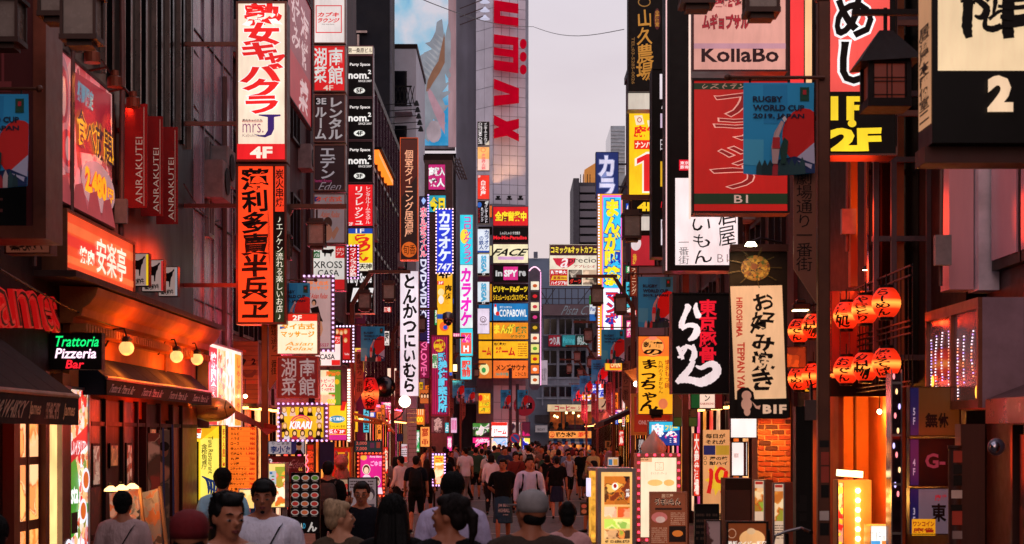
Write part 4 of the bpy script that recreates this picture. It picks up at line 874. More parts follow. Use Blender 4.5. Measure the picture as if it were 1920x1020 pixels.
s = Sign('italian beef bar sign with a black cow, green and red corners and wide black capitals', 586, 460, 648, 545, 33.9, fr=sm, fw=2, d=.3, lit=.85, mount=LW); s.face('#e4e0d8'); s.face('#0e5a2c', (588, 462, 600, 484)); s.t('肉\nバル', (589, 464, 599, 483), '#f0f0e8'); s.face('#d01c20', (629, 462, 646, 484)); s.t('イタリ\nアン', (631, 464, 645, 480), '#f0e0d8')
q = [(0,.25),(.1,.1),(.55,.15),(.9,.05),(1,.25),(.9,.4),(.8,.6),(.76,1),(.7,1),(.68,.65),(.35,.6),(.3,1),(.22,1),(.2,.6),(.06,.55)]
s.poly([(603+a*24, 466+c*15) for a, c in q], '#101010', 0); s.t('XROSS', (588, 490, 642, 503), '#1a1414', 0, b=.01); s.t('CASA', (596, 506, 636, 518), '#1a1414', 0, b=.01); s.face('#d01c20', (628, 524, 646, 543)); s.face('#0e5a2c', (588, 524, 600, 543))
# reflection wall behind with white script
s = Sign('translucent red glass wall sign with white brush script', 0, 0, 0, 0, 0, wall=(-4.3, 32.5, 36.5, 11.2, 8.6), fr=TRIM, d=.06, lit=.5); s.face('#a03a44'); s.face('#c01420', (0, 62, 100, 100)); s.t('お好み', (20, 5, 50, 55), '#e8c0c0', .7, v=1, b=.02, br=1); s.t('海鮮', (55, 15, 85, 60), '#e8c0c0', .7, v=1, b=.02, br=1); s.t('菜', (45, 70, 85, 96), '#e8c0c0', .7, b=.02, br=1)
# party space column
sm2 = paint('#6a4e54', .35, .5)
s = Sign('small cream building name sign above the black party space signs', 652, 86, 700, 103, 42, fr=sm2, fw=1.5, d=.3, lit=.95, mount=-5.3); s.face('#f4e4c8'); s.t('第一桑原ビル', (653, 90, 698, 99), '#4a3020', 0, b=.01)
for k, y0 in enumerate((104, 184, 264)):
    s = Sign('black party space sign with white lettering and an oval '+('fifth', 'fourth', 'third')[k]+' floor badge', 652, y0, 700, y0+79, 42, fr=sm2, fw=1.5, d=.3, lit=.95, group='party space floor signs', mount=-5.3); s.face('#060506', e=0)
    s.t('Party Space', (656, y0+14, 694, y0+21), '#f4ece8', b=.03); s.t('nom.', (653, y0+34, 692, y0+44), '#f8f4f0', b=.035); s.t('2', (690, y0+27, 696, y0+35), '#f8f4f0', b=.03); s.t('SINCE 2007', (672, y0+46, 697, y0+50), '#e8e0dc', b=.02)
    s.ell(674, y0+66, 10.5, 5.6, '#f0f0e8'); s.t(('5F', '4F', '3F')[k], (668, y0+62, 680, y0+70), '#101010', 0, b=.04)
s = Sign('red rental hostel sign with white katakana marked second floor', 652, 345, 700, 425, 42, fr=sm2, fw=1.5, d=.3, lit=1, mount=-5.3); s.face('#f01a22'); s.t('リフレッシュ', (664, 349, 682, 422), '#fff0ec', v=1, b=.02); s.t('レンタルルームホステル', (685, 349, 695, 420), '#fff0ec', v=1, b=.0); s.t('2F', (654, 417, 662, 423), '#fff0ec', b=.02)
s = Sign('blue and yellow noodle sign with fat red brush kana', 652, 427, 700, 530, 42, fr=sm2, fw=1.5, d=.3, lit=1, mount=-5.3); s.face('#1c4ab0', (653, 428, 699, 446)); s.t('1F', (667, 429, 683, 437), '#fff4e8', b=.01); s.face('#ffd820', (653, 438, 699, 493)); s.t('らめん', (660, 438, 694, 490), '#e8241c', v=1, b=.045, br=1.2); s.face('#f4ead0', (653, 493, 699, 508)); s.t('天神', (674, 494, 697, 505), '#1a120c', 0, b=.03, br=.4)
s = Sign('narrow red wine bar sign edged with white light squares', 652, 461, 672, 522, 38, fr=BLACK, fw=3, d=.2, lit=1); s.face('#c8141c'); s.t('ワイン飲み放題', (656, 465, 668, 519), '#f8ece4', v=1, b=.02); s.bulbs(6, '#f0b8ff', 1.6, .45)
s = Sign('black tilted party space sign with white arrow marked basement', 648, 508, 702, 588, 41, fr=ALU, fw=1.5, d=.3, lit=.95, mount=-5.3); s.face('#080608', e=0); s.t('Party Space', (652, 512, 697, 536), '#f0ecec', b=.03); s.t('B1', (660, 540, 698, 566), '#f4f0f0', b=.05, sl=.2); s.poly([(675, 568), (697, 568), (697, 576), (686, 586), (675, 576)], '#f0f0f0'); s.t('B1', (679, 569, 692, 577), '#101010', 0, b=.03)
s = Sign('tall white massage poster sign with a standing woman, edged in pink lights', 571, 518, 625, 658, 27.5, fr=paint('#8a6a78', .4, .5), fw=5, d=.25, lit=.85, mount=LW); s.face('#c8a09c', e=.75); s.t('タイ古式\nマッサージ', (579, 526, 616, 545), '#ee7428', 1, b=.04); s.t('2F Asian Relax', (576, 550, 615, 560), '#c03c30', .8, sl=.2)
s.ell(589, 567, 4.5, 6, '#2a1410', 0); s.ell(588.5, 569, 3, 4.5, '#c88868', .8); s.poly([(582, 578), (597, 574), (602, 594), (606, 603), (588, 604), (586, 590)], '#1c1012', 0); s.poly([(590, 604), (603, 602), (606, 618), (602, 630), (598, 630), (600, 617), (596, 612)], '#c08060', .8); s.t('5527', (600, 644, 617, 650), '#b02050', .8, b=.02); s.bulbs(9, '#f8c0ff', 1.6, .4)
s = Sign('cream lit massage sign with a red second floor band and golden script', 519, 587, 597, 665, 25.5, fr=paint('#8a5a48', .4, .5), fw=2, d=.25, lit=1.05, mount=LW); s.face('#fff0cc'); s.face('#e02818', (521, 589, 595, 602)); s.t('2F', (549, 591, 566, 601), '#fff4e0', 1.1, b=.03); s.face('#2a60b0', (525, 612, 536, 617), .9)
s.t('タイ古式\nマッサージ', (527, 605, 590, 634), '#f0a01c', 1, b=.04); s.t('Asian\nRelax', (537, 640, 588, 658), '#f0a838', 1, b=.01, sl=.5)
s = Sign('maroon square restaurant sign with grey brush characters marked four', 519, 668, 597, 746, 25.4, fr=paint('#9a4438', .4, .5), fw=2, d=.25, lit=.5, mount=LW); s.face('#7a0c14'); s.t('湖菜', (528, 672, 556, 742), '#b8a4a4', .55, v=1, b=.012, br=.3); s.t('南館', (561, 672, 592, 742), '#b8a4a4', .55, v=1, b=.012, br=.3)
s = Sign('second italian bar sign, smaller and lower, with red and green blocks', 590, 628, 640, 687, 30, fr=BLACK, fw=1.5, d=.25, lit=1, mount=LW); s.face('#f4f0e8'); s.t('イタリ\nアン', (624, 631, 637, 644), '#f0e0d8'); s.face('#d82420', (622, 629, 638, 645)); s.t('イタリ\nアン', (624, 631, 637, 643), '#fff0e8'); s.t('CASA', (600, 664, 628, 674), '#1a1414', 0, b=.02); s.face('#d82420', (622, 675, 638, 685)); s.face('#0e6a34', (592, 675, 602, 685))
s = Sign('red club poster with blonde faces in a frame of white light squares', 626, 612, 663, 678, 36, fr=BLACK, fw=4, d=.2, lit=.95, mount=LW); s.face('#c01818'); 
for cx, cy in ((632, 622), (640, 624), (648, 622), (648, 638), (636, 640)): s.ell(cx, cy, 3.6, 4.8, '#e0a050'); s.ell(cx, cy+.8, 2.2, 3, '#f0c8a0')
s.t('TooRue', (646, 662, 655, 666), '#e8e0e0'); s.bulbs(6, '#f0d8ff', 1.7, .5)
# girls' bar billboard
s = Sign('yellow billboard crowded with portraits and white lettering, framed by purple lights', 523, 757, 613, 826, 24, fr=paint('#8a6070', .4, .4), fw=6, d=.3, lit=1, mount=LW); s.face('#f8c024'); rr = random.Random(5)
for r_, (yy, n_, off) in enumerate(((767, 5, 0), (780, 6, -4), (797, 6, 2), (811, 5, 6))):
    for i in range(n_):
        cx = 533+off+i*(76-off)/(n_-.3); 
        if cx > 606 or (abs(cx-565) < 22 and 778 < yy < 806): continue
        hc = rr.choice(['#c88838', '#3a1c10', '#a86028', '#5a2c18', '#d8a050']); s.poly([(cx-6, yy+13), (cx-4, yy+5), (cx+4, yy+5), (cx+6, yy+13)], rr.choice(['#f0c8b0', '#201018', '#e8e0e8', '#c02840']), .9); s.ell(cx, yy+1, 4.8, 6.5, hc, .8, n=14); s.ell(cx, yy+1.5, 2.9, 4, '#ffc898', 1, n=14)
s.ell(566, 792, 19, 14, '#e83060', 1, ring=2.5, n=30); s.ell(566, 792, 14, 10, '#e83060', 1, ring=2, n=30); s.t('KIRARI', (546, 790, 586, 804), '#ffffff', 1.2, b=.04, o=('#c8203c', .05), sl=.2); s.bulbs(9, '#e0b0ff', 2, .35)
s = Sign('green and cream buffet poster with large red lettering beside the maroon sign', 600, 693, 640, 760, 29, fr=TRIM, fw=1, d=.15, lit=1); s.face('#fff0c0'); s.face('#6a9a28', (616, 694, 639, 759)); s.face('#fff0d0', (601, 706, 628, 736)); s.t('開催中', (612, 696, 638, 705), '#ff7a28', 1, b=.04); s.t('トビーフ\nハム\n食べ放題!!', (602, 710, 627, 735), '#e02040', b=.03); s.face(photo(('#e08060', '#f8c8a0', '#d04838'), 1, 6), (601, 740, 628, 759)); s.t('000', (614, 748, 630, 757), '#ffe030', 1.1, b=.04); s.ell(632, 716, 4.5, 5, '#f0c020')
s = Sign('tall yellow and magenta information sign with blue pill and floor three lettering', 613, 752, 651, 826, 31, fr=TRIM, fw=1, d=.2, lit=1.05, mount=LW); s.face('#ffd820'); s.poly([(640, 753), (650, 753), (646, 770), (638, 770)], '#e02018'); s.ell(632, 786, 15, 7, '#1090b8'); s.t('全て無料!', (616, 782, 646, 789), '#f0ffff', b=.03); s.t('いらっしゃいませ!', (614, 797, 648, 802), '#3a2a10', 0); s.face('#e02018', (614, 804, 649, 814)); s.t('受付3F', (616, 805, 646, 813), '#ffffff', 1.1, b=.03); s.face('#d02888', (614, 815, 650, 825))
s = Sign('long vertical light column with white bulbs beside the yellow information sign', 651, 690, 658, 830, 31, fr=ALU, fw=1, d=.1, lit=1); s.bulbs(5, '#ffd8c0', 2.5, .6, (653.5, 694, 655.5, 826))
# election style poster
s = Sign('white poster board with blue brush name and a suited man portrait', 503, 827, 572, 852, 26, fr=TRIM, fw=1, d=.05, lit=.5, mount=LW); s.face('#c8bcc4'); s.face('#102a68', (546, 828, 556, 851), .4); s.t('李小牧', (507, 836, 545, 850), '#14306e', .5, b=.04); s.t('り こまき', (510, 829, 542, 834), '#4a3a40', 0); s.poly([(552, 851), (557, 843), (564, 843), (569, 851)], '#181018', 0); s.ell(561, 837, 5, 7, '#b87858', .6); s.ell(561, 832, 5.2, 3.8, '#1a0e0c', 0)
s = Sign('dim red rental room sign with a large script word and phone digits', 503, 855, 572, 905, 28, fr=TRIM, fw=1, d=.05, lit=.5); s.face('#5a0c10'); s.t('レンタルルーム', (507, 866, 548, 873), '#e0b0a0', .7, b=.02); s.t('Eden', (545, 862, 570, 878), '#a05050', .6, sl=.5, b=-.01); s.t('3', (504, 860, 511, 872), '#e8d8d8', .8, b=.03); s.t('66', (560, 876, 567, 883), '#f0a040', .8, b=.02)
s = Sign('vertical brown sign with red kanji next to a pink neon squiggle', 574, 832, 590, 888, 30, fr=TRIM, fw=1, d=.1, lit=.7); s.face('#8a2c10'); s.t('歌舞伎', (576, 845, 588, 884), '#ff4a20', .9, v=1, b=.02); s.face('#d02010', (577, 835, 587, 843))
# food display sign with blue side
s = Sign('backlit food menu case glowing yellow with salad and noodle photographs', 503, 868, 536, 952, 22, fr=ALU, fw=1.5, d=.3, lit=1.15, name='display_case', cat='menu case', leg=1); s.face('#ffd878'); s.face(photo(('#ffe8a0', '#f0a030', '#70a030', '#d85020', '#fff0c8'), 1.15, 8), (516, 875, 535, 949)); s.face('#c8d0d8', (505, 883, 518, 908), .9); s.face('#2a70b0', (506, 885, 511, 889), .9); s.ell(512, 893, 3, 1.2, '#3a9a40', .8); s.ell(512, 899, 3, 1.2, '#e03040', .8); s.ell(512, 904, 3, 1.2, '#3a9a40', .8)
s = Sign('small lit sandwich board with yellow dishes and blue edge behind the white shirt man', 448, 917, 478, 954, 19, fr=paint('#2a6ab8', .4), fw=1.2, d=.2, lit=1.1, name='menu_board', cat='menu board', leg=1); s.face(photo(('#ffe0a0', '#f0b040', '#fff0d8', '#d86030'), 1.1, 8))
# black food menu
s = Sign('tall black menu board with rows of white plates of raw meat and coloured letter blocks', 546, 886, 600, 1000, 22.5, fr=BLACK, fw=1.5, d=.06, lit=.5, name='menu_board', cat='menu board', leg=1); s.face('#14090a', e=0)
for r_ in range(5):
    for c_ in range(3):
        cx, cy = 555+c_*18, 896+r_*16; s.ell(cx, cy, 7.6, 5.4, '#c8b8b0', .5, n=18); s.ell(cx, cy, 5.8, 3.9, ['#5a8a28', '#a82c24', '#c83a30', '#b83028', '#8a2018'][r_] if c_ != 1 else '#c86038', .55, n=16)
        s.face('#a08880', (cx-5, cy+6.4, cx+5, cy+7.2), .4)
for i in range(5): s.t('SUTADON'[i], (549+i*5.4, 980, 553.6+i*5.4, 990), ['#e05a20', '#e0b020', '#30a0c0', '#d8d0c0', '#3090b0'][i], .7, b=.05)
s.t('ん', (579, 978, 596, 996), '#d8d0c8', .6, b=.05, br=.6)
s = Sign('white and black wall board of crowded red and yellow lettering behind the phone man', 622, 898, 660, 960, 27, fr=TRIM, fw=1, d=.08, lit=.6, name='menu_board', cat='menu board', leg=1); s.face('#c8a080'); s.t('宴会\n飲放題', (625, 905, 658, 935), '#c8201c', .7, b=.05); lines_of_print(s, (625, 938, 656, 956), 4, '#3a1a14', 0)
s = Sign('black framed white poster board with a drawn figure beside the glasses man', 652, 895, 708, 985, 21, fr=BLACK, fw=2.5, d=.06, lit=.45, name='poster_board', cat='poster board', leg=1); s.face('#a89094'); s.ell(694, 926, 9, 12, '#4a3c44', .3); s.ell(694, 930, 6, 8, '#c0a8a4', .5); s.poly([(684, 975), (686, 945), (702, 945), (704, 975)], '#5a4a54', .3); lines_of_print(s, (656, 900, 700, 916), 3, '#4a2a30', 0)
s = Sign('magenta idol poster case with three portraits, red lights along its sides', 672, 850, 720, 930, 27, fr=paint('#b0301c', .4), fw=4, d=.3, lit=1.05, name='poster_case', cat='poster case', leg=1); s.face('#e0208a'); s.ell(682, 858, 6, 5, '#f0b040'); s.t('Anna Island', (693, 854, 716, 858), '#ffe0f0'); s.t('ごゆき', (695, 864, 716, 874), '#ffb0e0', 1.2, b=.03)
for cx, cy, h_ in ((687, 880, 12), (683, 903, 10), (706, 902, 12)): s.ell(cx, cy, h_*.62, h_*.8, '#f8e0d0'); s.ell(cx, cy, h_*.52, h_*.7, '#5a2a18', .8); s.ell(cx, cy+h_*.15, h_*.36, h_*.5, '#ffd0b0'); 
s.poly([(678, 897), (684, 890), (692, 890), (700, 900), (700, 912), (676, 912)], '#f0d0e0'); s.poly([(674, 926), (678, 914), (716, 914), (718, 926)], '#f4d8e8'); s.bulbs(7, '#ff5030', 2, .4)
s = Sign('tilted price placards in teal and red on top of the magenta case', 664, 826, 716, 848, 28, fr=TRIM, fw=1, d=.05, lit=.6); s.face('#1c3438'); s.t('3,000', (668, 828, 688, 835), '#e06050', .8, b=.02); s.t('7,000', (668, 838, 688, 845), '#e06050', .8, b=.02); s.face('#6a2a48', (694, 830, 702, 840)); s.face('#a83a28', (706, 829, 713, 840))
# stall figures past it: yellow temple door with pig figure
s = Sign('red and gold framed doorway board behind the flamingo figure', 620, 838, 660, 895, 33, fr=paint('#c08018', .5), fw=2.5, d=.1, lit=.95); s.face('#c0180c'); s.ringbox(632, 848, 655, 890, 3, '#e8a020'); s.face('#f0b030', (641, 860, 646, 872))
pg = thing('pig_figure', 'pink pig head figure hung beside the gold framed doorway', 'pig figure', P(640, 878, 30)); MB().ell((0, 0, .12), (.13, .15, .13)).ell((0, -.15, .1), (.06, .05, .05)).ell((-.09, 0, .25), (.03, .02, .06)).ell((.09, 0, .25), (.03, .02, .06)).ell((0, .12, -.15), (.14, .12, .2)).build('body', paint('#b06a5a', .6), pg, smooth=True); MB().ell((-.05, -.11, .17), .012).ell((.05, -.11, .17), .012).build('eye', BLACK, pg)
nb = thing('blue_wall_banner', 'dark blue cloth banner with white script by the gold doorway', 'banner', P(613, 880, 31)); MB().box(-.13, .13, 0, .01, 0, .5).build('cloth', paint('#10244a', .8), nb)
fl = thing('neon_squiggle', 'thin pink neon figure glowing beside the dark wall', 'neon light', P(575, 888, 27)); MB().tube([(0, 0, 0), (.03, 0, .08), (-.02, 0, .14), (.02, 0, .2), (-.01, 0, .27), (.02, 0, .3)], .009, 6).build('tube', glow('#ff5060', 4, 0), fl)
# ramen lantern
def paper(c, e):       # oiled paper; a ramp paints the bulb's glow, hottest near mid height
    key = ('paper', c, e)
    if key in _M: return _M[key]
    m, n, l, b = _new(key); t = n.new('ShaderNodeTexCoord'); sx = n.new('ShaderNodeSeparateXYZ'); l.new(t.outputs['Generated'], sx.inputs[0]); r = n.new('ShaderNodeValToRGB'); l.new(sx.outputs[2], r.inputs[0])
    q = lin(c); h = (1.5, q[1]*6+.36, q[2]*3+.06); lo = tuple(k*.45 for k in q); r.color_ramp.elements[0].color = (*lo, 1); r.color_ramp.elements[1].color = (*lo, 1)
    for p, k in ((.28, q), (.48, h), (.62, q)): z = r.color_ramp.elements.new(p); z.color = (*k, 1)
    l.new(r.outputs[0], b.inputs['Emission Color']); b.inputs['Emission Strength'].default_value = e; b.inputs['Base Color'].default_value = (*[k*.4 for k in q], 1); _M[key] = m; return m
def lantern(label, loc, r, h, txt, c='#e01818', e=.8, group=None, name='paper_lantern', rz=0, vert=1, dz=0):
    f = thing(name, label, 'lantern', loc, rz, group); n = 9; pr = []
    for i in range(n*2+1):
        t = i/(n*2); pr.append((r*(.46+.54*math.sin(PI*min(max(t, .0), 1))**.75)*(1-.03*(i % 2)), t*h))
    MB().lathe(pr, n=24).build('paper', paper(c, e), f, smooth=True)
    MB().lathe([(r*.5, -.025), (r*.5, .01)], n=18).build('rim', BLACK, f); MB().lathe([(r*.5, h-.01), (r*.5, h+.025)], n=18).build('rim', BLACK, f)
    if txt:
        V, Fc = layout(txt, (-.5, .06, .5, .94), vert, .03, .5, 0, 0, 3); me = bpy.data.meshes.new('lettering'); co = []
        for u, w in V:
            t = 1-w; rr_ = r*(.46+.54*math.sin(PI*min(max(t, 0), 1))**.75)+.004; a = u*1.25; co.append((rr_*math.sin(a), -rr_*math.cos(a), t*h))
        me.from_pydata(co, [], Fc); me.materials.append(BLACK); o = bpy.data.objects.new('lettering', me); COL.objects.link(o); o.parent = f
    MB().tube([(0, 0, h+.02), (0, 0, h+.15)], .008, 5).build('hook', BLACK, f)
    return f
lantern('long red paper lantern with black characters near the round street mirror', P(694, 768, 38), .2, .72, '博多天神', '#e01a16', .75)
point('lantern_glow', P(694, 735, 37.5), '#ff4020', 12, .1)
mr_ = thing('traffic_mirror', 'round dark traffic mirror on a short arm behind the red lantern', 'mirror', P(721, 725, 40)); MB().tube([(0, 0, 0), (0, -.06, 0)], .26, 20).build('rim', TRIM, mr_); MB().ell((0, -.06, 0), (.23, .03, .23), 20, 10).build('glass', paint('#4a4448', .05, 1), mr_, smooth=True); MB().tube([(0, .02, 0), (-.4, .1, -.05)], .02).build('arm', TRIM, mr_)
# --- brown izakaya and the pork cutlet sign
s = Sign('tall dark red dining bar sign with glowing orange edge and round emblem', 750, 258, 784, 488, 44, fr=glow('#d8501c', .65, .2), fw=1.6, d=.3, lit=.8, mount=LW); s.face('#2c0a06', e=.5); s.poly([(753, 262), (781, 262), (781, 330), (753, 370)], '#5a1408', .6); s.t('個室ダイニング居酒屋', (759, 281, 775, 444), '#ffb088', 1, v=1, b=.01); s.ell(767, 468, 14, 14.5, '#d86018', .9); s.t('旬香', (756, 459, 779, 477), '#2a0c04', 0, b=.0)
s = Sign('tall white cutlet restaurant sign with large black brush kana', 750, 508, 785, 743, 43.5, fr=WHITE, fw=.6, d=.3, lit=1, mount=LW); s.face('#f0e4ee'); s.t('とんかつにいむら', (756, 514, 780, 736), '#120c0c', 0, v=1, b=.035, br=.5)
s = Sign('purple edged vertical hotel sign with pink kana over white video letters', 786, 368, 803, 640, 50, fr=BLACK, fw=1.5, d=.3, lit=1, mount=LW); s.face('#1a1440', e=.9); s.t('ホテルがライバル', (788, 388, 800, 482), '#ff3a70', 1, v=1, b=.04, o=('#ffffff', .04)); s.t('DVD•VIDEO', (788, 486, 800, 600), '#e8e8ff', 1, turn=1, b=.04); s.poly([(790, 376), (794, 370), (799, 376), (794, 384)], '#a0c0ff'); s.bulbs(5, '#d0a8ff', 1.8, .45, (803, 366, 803.5, 642))
s = Sign('pink vertical adult shop sign with love lettering and a round badge', 786, 618, 806, 710, 52, fr=TRIM, fw=1, d=.3, lit=.8, mount=LW); s.face('#8a1440'); s.t('♡LOVE+', (789, 640, 801, 706), '#ff70a8', 1, turn=1, b=.03); s.ell(794, 628, 8, 8, '#e0e8ff', .9); s.ell(794, 629, 7, 6, '#c01c30', .9); s.t('24', (789, 626, 800, 633), '#ffffff', b=.03)
s = Sign('deep blue karaoke sign with rounded top and a border of white bulbs', 818, 392, 849, 512, 58, fr=paint('#101c70', .4), fw=1, d=.3, lit=1, mount=LW); s.face('#1c38d8'); s.t('カラオケ', (822, 396, 845, 490), '#e8f0ff', 1.1, v=1, b=.045); s.t('747', (821, 494, 846, 508), '#f0f4ff', 1.1, b=.03, sl=.2); s.bulbs(6, '#ffd0e0', 2, .4)
s = Sign('yellow mahjong sign with a chef figure and blue band below the karaoke sign', 819, 512, 849, 705, 58.2, fr=TRIM, fw=.8, d=.3, lit=1.05, mount=LW); s.face('#ffb81c'); s.ell(834, 512, 14, 8, '#f8d090'); s.t('4F', (822, 508, 845, 522), '#1a1010', 0, b=.03); s.face('#e02018', (820, 527, 832, 534)); s.t('3F', (822, 528, 831, 533), '#fff'); s.t('麻雀', (834, 534, 847, 572), '#3a2408', 0, v=1, b=.03); s.ell(827, 548, 6, 7, '#f8d890', 1.1); s.ell(827, 562, 5, 8, '#fff0e0', 1.1); s.face('#1858b0', (820, 589, 848, 598)); s.ell(833, 612, 9, 9, '#ff6a28'); s.ell(835, 614, 4, 4, '#1a50d0'); s.face('#1c50c0', (820, 698, 848, 704))
s = Sign('magenta striped free guide office sign with vertical blue characters', 808, 628, 842, 780, 50, fr=paint('#a01048', .4), fw=2, d=.3, lit=.9, mount=LW); s.face('#7a1038')
for i in range(7): s.face('#c81858', (811+i*4.2, 632, 813+i*4.2, 776), .8)
s.ell(824, 648, 11, 12, '#f8c820'); s.t('無料', (815, 638, 834, 658), '#c01828', v=0, b=.05); s.face('#f0f0e0', (811, 664, 820, 690)); s.t('無料', (811, 665, 820, 689), '#1c8a40', v=1, b=.04, e=.9); s.t('歌舞伎町案内所', (822, 662, 838, 772), '#60d0f0', 1, v=1, b=.045, o=('#08205a', .05))
s = Sign('tall cyan and white karaoke club sign with hot pink kana', 862, 402, 887, 668, 66, fr=ALU, fw=.8, d=.3, lit=1.1, mount=LW+.6); s.face('#30d8f0', (862.5, 403, 886.5, 496)); s.ell(871, 443, 8, 14, '#ffe040'); s.t('コロッケクラブ', (869, 405, 884, 494), '#e828a8', 1, v=1, b=.03); s.face('#e8f4f4', (862.5, 497, 886.5, 615)); s.t('カラオケ', (864, 502, 884, 612), '#f020c0', 1.05, v=1, b=.05, sl=.1); s.face('#40e0f0', (862.5, 616, 886.5, 667)); s.face('#f06048', (864, 624, 884, 663)); s.t('24', (866, 627, 882, 642), '#e828a0', b=.06, o=('#fff', .04)); s.t('H', (869, 648, 879, 660), '#fff', b=.04)
s = Sign('cyan lower light panel hanging beneath the karaoke club sign', 863, 669, 885, 712, 66, fr=ALU, fw=.8, d=.3, lit=1.05); s.face('#50e0f0'); s.t('駅前', (866, 676, 882, 706), '#f04838', v=1, b=.04)
s = Sign('pink job advertisement sign above the blue karaoke top', 803, 308, 835, 356, 80, fr=TRIM, fw=.6, d=.3, lit=.9); s.face('#d01c78'); s.t('高収入\n求人', (804, 311, 834, 353), '#ffffff', b=.045, o=('#3a0828', .04))
s = Sign('cyan sign with bold yellow kanji behind the rounded karaoke sign', 803, 366, 836, 398, 79, fr=TRIM, fw=.6, d=.3, lit=.9); s.face('#18a8c0'); s.t('今日', (805, 369, 834, 397), '#ffe020', b=.06, o=('#101010', .05))
lf = thing('lattice_gantry', 'brown lattice gantry leaning out by the grey corrugated drum', 'gantry', P(852, 318, 92)); mm = MB()
for i in range(6): mm.tube([P(843+i*4, 296+i*7, 92), P(862+i*2.4, 300+i*7, 90)], .04, 4)
for i in range(4): mm.tube([P(843+i*6, 296, 92), P(862+i*4.4, 336, 90)], .04, 4)
mm.build('frame', paint('#4a2c28', .6), lf, True)
br = building('slim brick faced block carrying the pink job sign', -1, X(848, 83), 83, 84.4, Z(300, 83), paint('#5c4440', .8, 0, .3, 6, .4), 1.35, name='brick_block')
for k in range(5):
    f = thing('sign_spotlight', 'small dark spotlight on a long rod by the balconies, '+('highest', 'second from the top', 'middle', 'fourth down', 'lowest')[k]+' of five', 'spotlight', P(760+k*2, 195+k*12, 76), group='rod spotlights below the white balconies'); MB().tube([(-1.2, 0, -.05), (.45, 0, .05)], .02, 5).build('rod', BLACK, f); MB().lathe([(.05, .1), (.13, -.12)], (.5, 0, .05), 8).build('shade', BLACK, f)
# --- stack on the cinema tower: each floor sign
TY = 99.3
def tsign(lbl, y0, y1, c, e=1.0, x0=924, x1=991):
    s = Sign(lbl, x0, y0, x1, y1, TY, fr=paint('#5a1430', .5), fw=1, d=.25, lit=e); s.face(c); return s
s = tsign('red sign with yellow kanji at the top of the grey tower stack', 387, 424, '#d80c18'); s.t('全店営業中', (928, 396, 987, 415), '#ffe020', 1.05, b=.05, o=('#5a0808', .03))
s = tsign('black restaurant sign with small red lettering second in the tower stack', 425, 456, '#0c0608', .9); s.t('しゃぶしゃぶ すき焼き', (938, 434, 975, 440), '#f0ece8', b=.01); s.t('Mo-Mo-Paradise', (925, 442, 988, 449), '#f01828', 1, b=.05)
s = tsign('cream sign with slanted black capitals third in the tower stack', 457, 494, '#f8ecc0', 1.0); s.t('FACE', (926, 466, 987, 480), '#181010', 0, b=.03, sl=.8); s.face('#e0a8d8', (934, 481, 982, 487), .9)
s = tsign('black sign with pink central block fourth in the tower stack', 496, 530, '#0c060c', .9); s.face('#e02888', (944, 500, 971, 525)); s.t('SPY', (945, 506, 970, 519), '#f0f0f0', b=.05); s.t('in', (929, 507, 942, 518), '#c8c8c8', b=.04); s.t('re', (973, 508, 986, 518), '#c8c8c8', b=.04)
s = tsign('black billiards and golf sign with yellow katakana fifth in the tower stack', 532, 566, '#100808', .95); s.t('ビリヤード&ダーツ', (925, 536, 989, 548), '#ffd820', 1, b=.045); s.t('シミュレーションゴルフバグース', (925, 552, 989, 563), '#ffc820', 1, b=.03)
s = tsign('blue bowling sign with a white pin sixth in the tower stack', 568, 602, '#1078b8', 1.0); s.t('COPABOWL', (936, 580, 988, 594), '#f4f8f8', b=.03); s.ell(929, 582, 3, 9, '#fff'); s.ell(929, 573, 1.8, 3, '#e02020'); s.ell(933, 588, 3.5, 4, '#e02828'); s.t('新宿コパボウル', (937, 574, 960, 578), '#e8f4f8')
s = tsign('orange comic cafe sign with fat kana seventh in the tower stack', 604, 637, '#f0901c', 1.05); s.t('まんが', (926, 607, 966, 626), '#ffd830', 1, b=.06, o=('#3a6a20', .05)); s.t('喫茶', (967, 612, 988, 626), '#2a8040', .9, b=.04); s.t('ゲラゲラ', (957, 628, 985, 634), '#2a6a30', .8, b=.03)
s = tsign('yellow game centre sign with red katakana eighth in the tower stack', 639, 673, '#ffb81c', 1.08); s.t('地域最大!!', (926, 642, 949, 648), '#5a2a08', 0, b=.03); s.t('ゲーム', (927, 650, 966, 668), '#d82018', .9, b=.05); lines_of_print(s, (971, 643, 988, 669), 6, '#b04a10', .7)
s = tsign('orange mens sauna sign lowest in the tower stack', 675, 710, '#f07028', 1.05); s.t('メンズサウナ', (930, 683, 986, 695), '#2a1008', 0, b=.03); s.t('24H年中無休', (929, 698, 958, 705), '#10a088', .9, b=.02); s.t('こり•こり', (966, 698, 986, 705), '#2a1008', 0, b=.02)
# the same stack turned on the side facet: one wrapped sign pieces
for k, (y0, y1, c) in enumerate(((385, 408, '#e87028'), (425, 440, '#1c0810'), (460, 480, '#e8d8a0'), (496, 530, '#3a0c24'), (532, 566, '#c88018'), (568, 602, '#1870a8'), (604, 637, '#f0a818'), (639, 673, '#ffb820'), (675, 710, '#e07828'))):
    s = Sign('narrow side piece of the tower stack, '+('orange beside the red sign', 'black beside the small red lettering', 'cream beside the slanted capitals', 'purple beside the pink block', 'ochre beside the billiards sign', 'blue beside the bowling sign', 'amber beside the comic cafe sign', 'yellow beside the game sign', 'orange beside the sauna sign')[k], 897, y0, 923, y1, 99.6, fr=TRIM, fw=.7, d=.2, lit=.95, rz=-.0); s.face(c)
    if k == 7: s.t('ーム', (904, 651, 921, 667), '#d82018', b=.05)
    if k == 8: s.ell(908, 692, 9, 11, '#f8e8a0', 1); s.ell(907, 694, 4, 5, '#30a050')
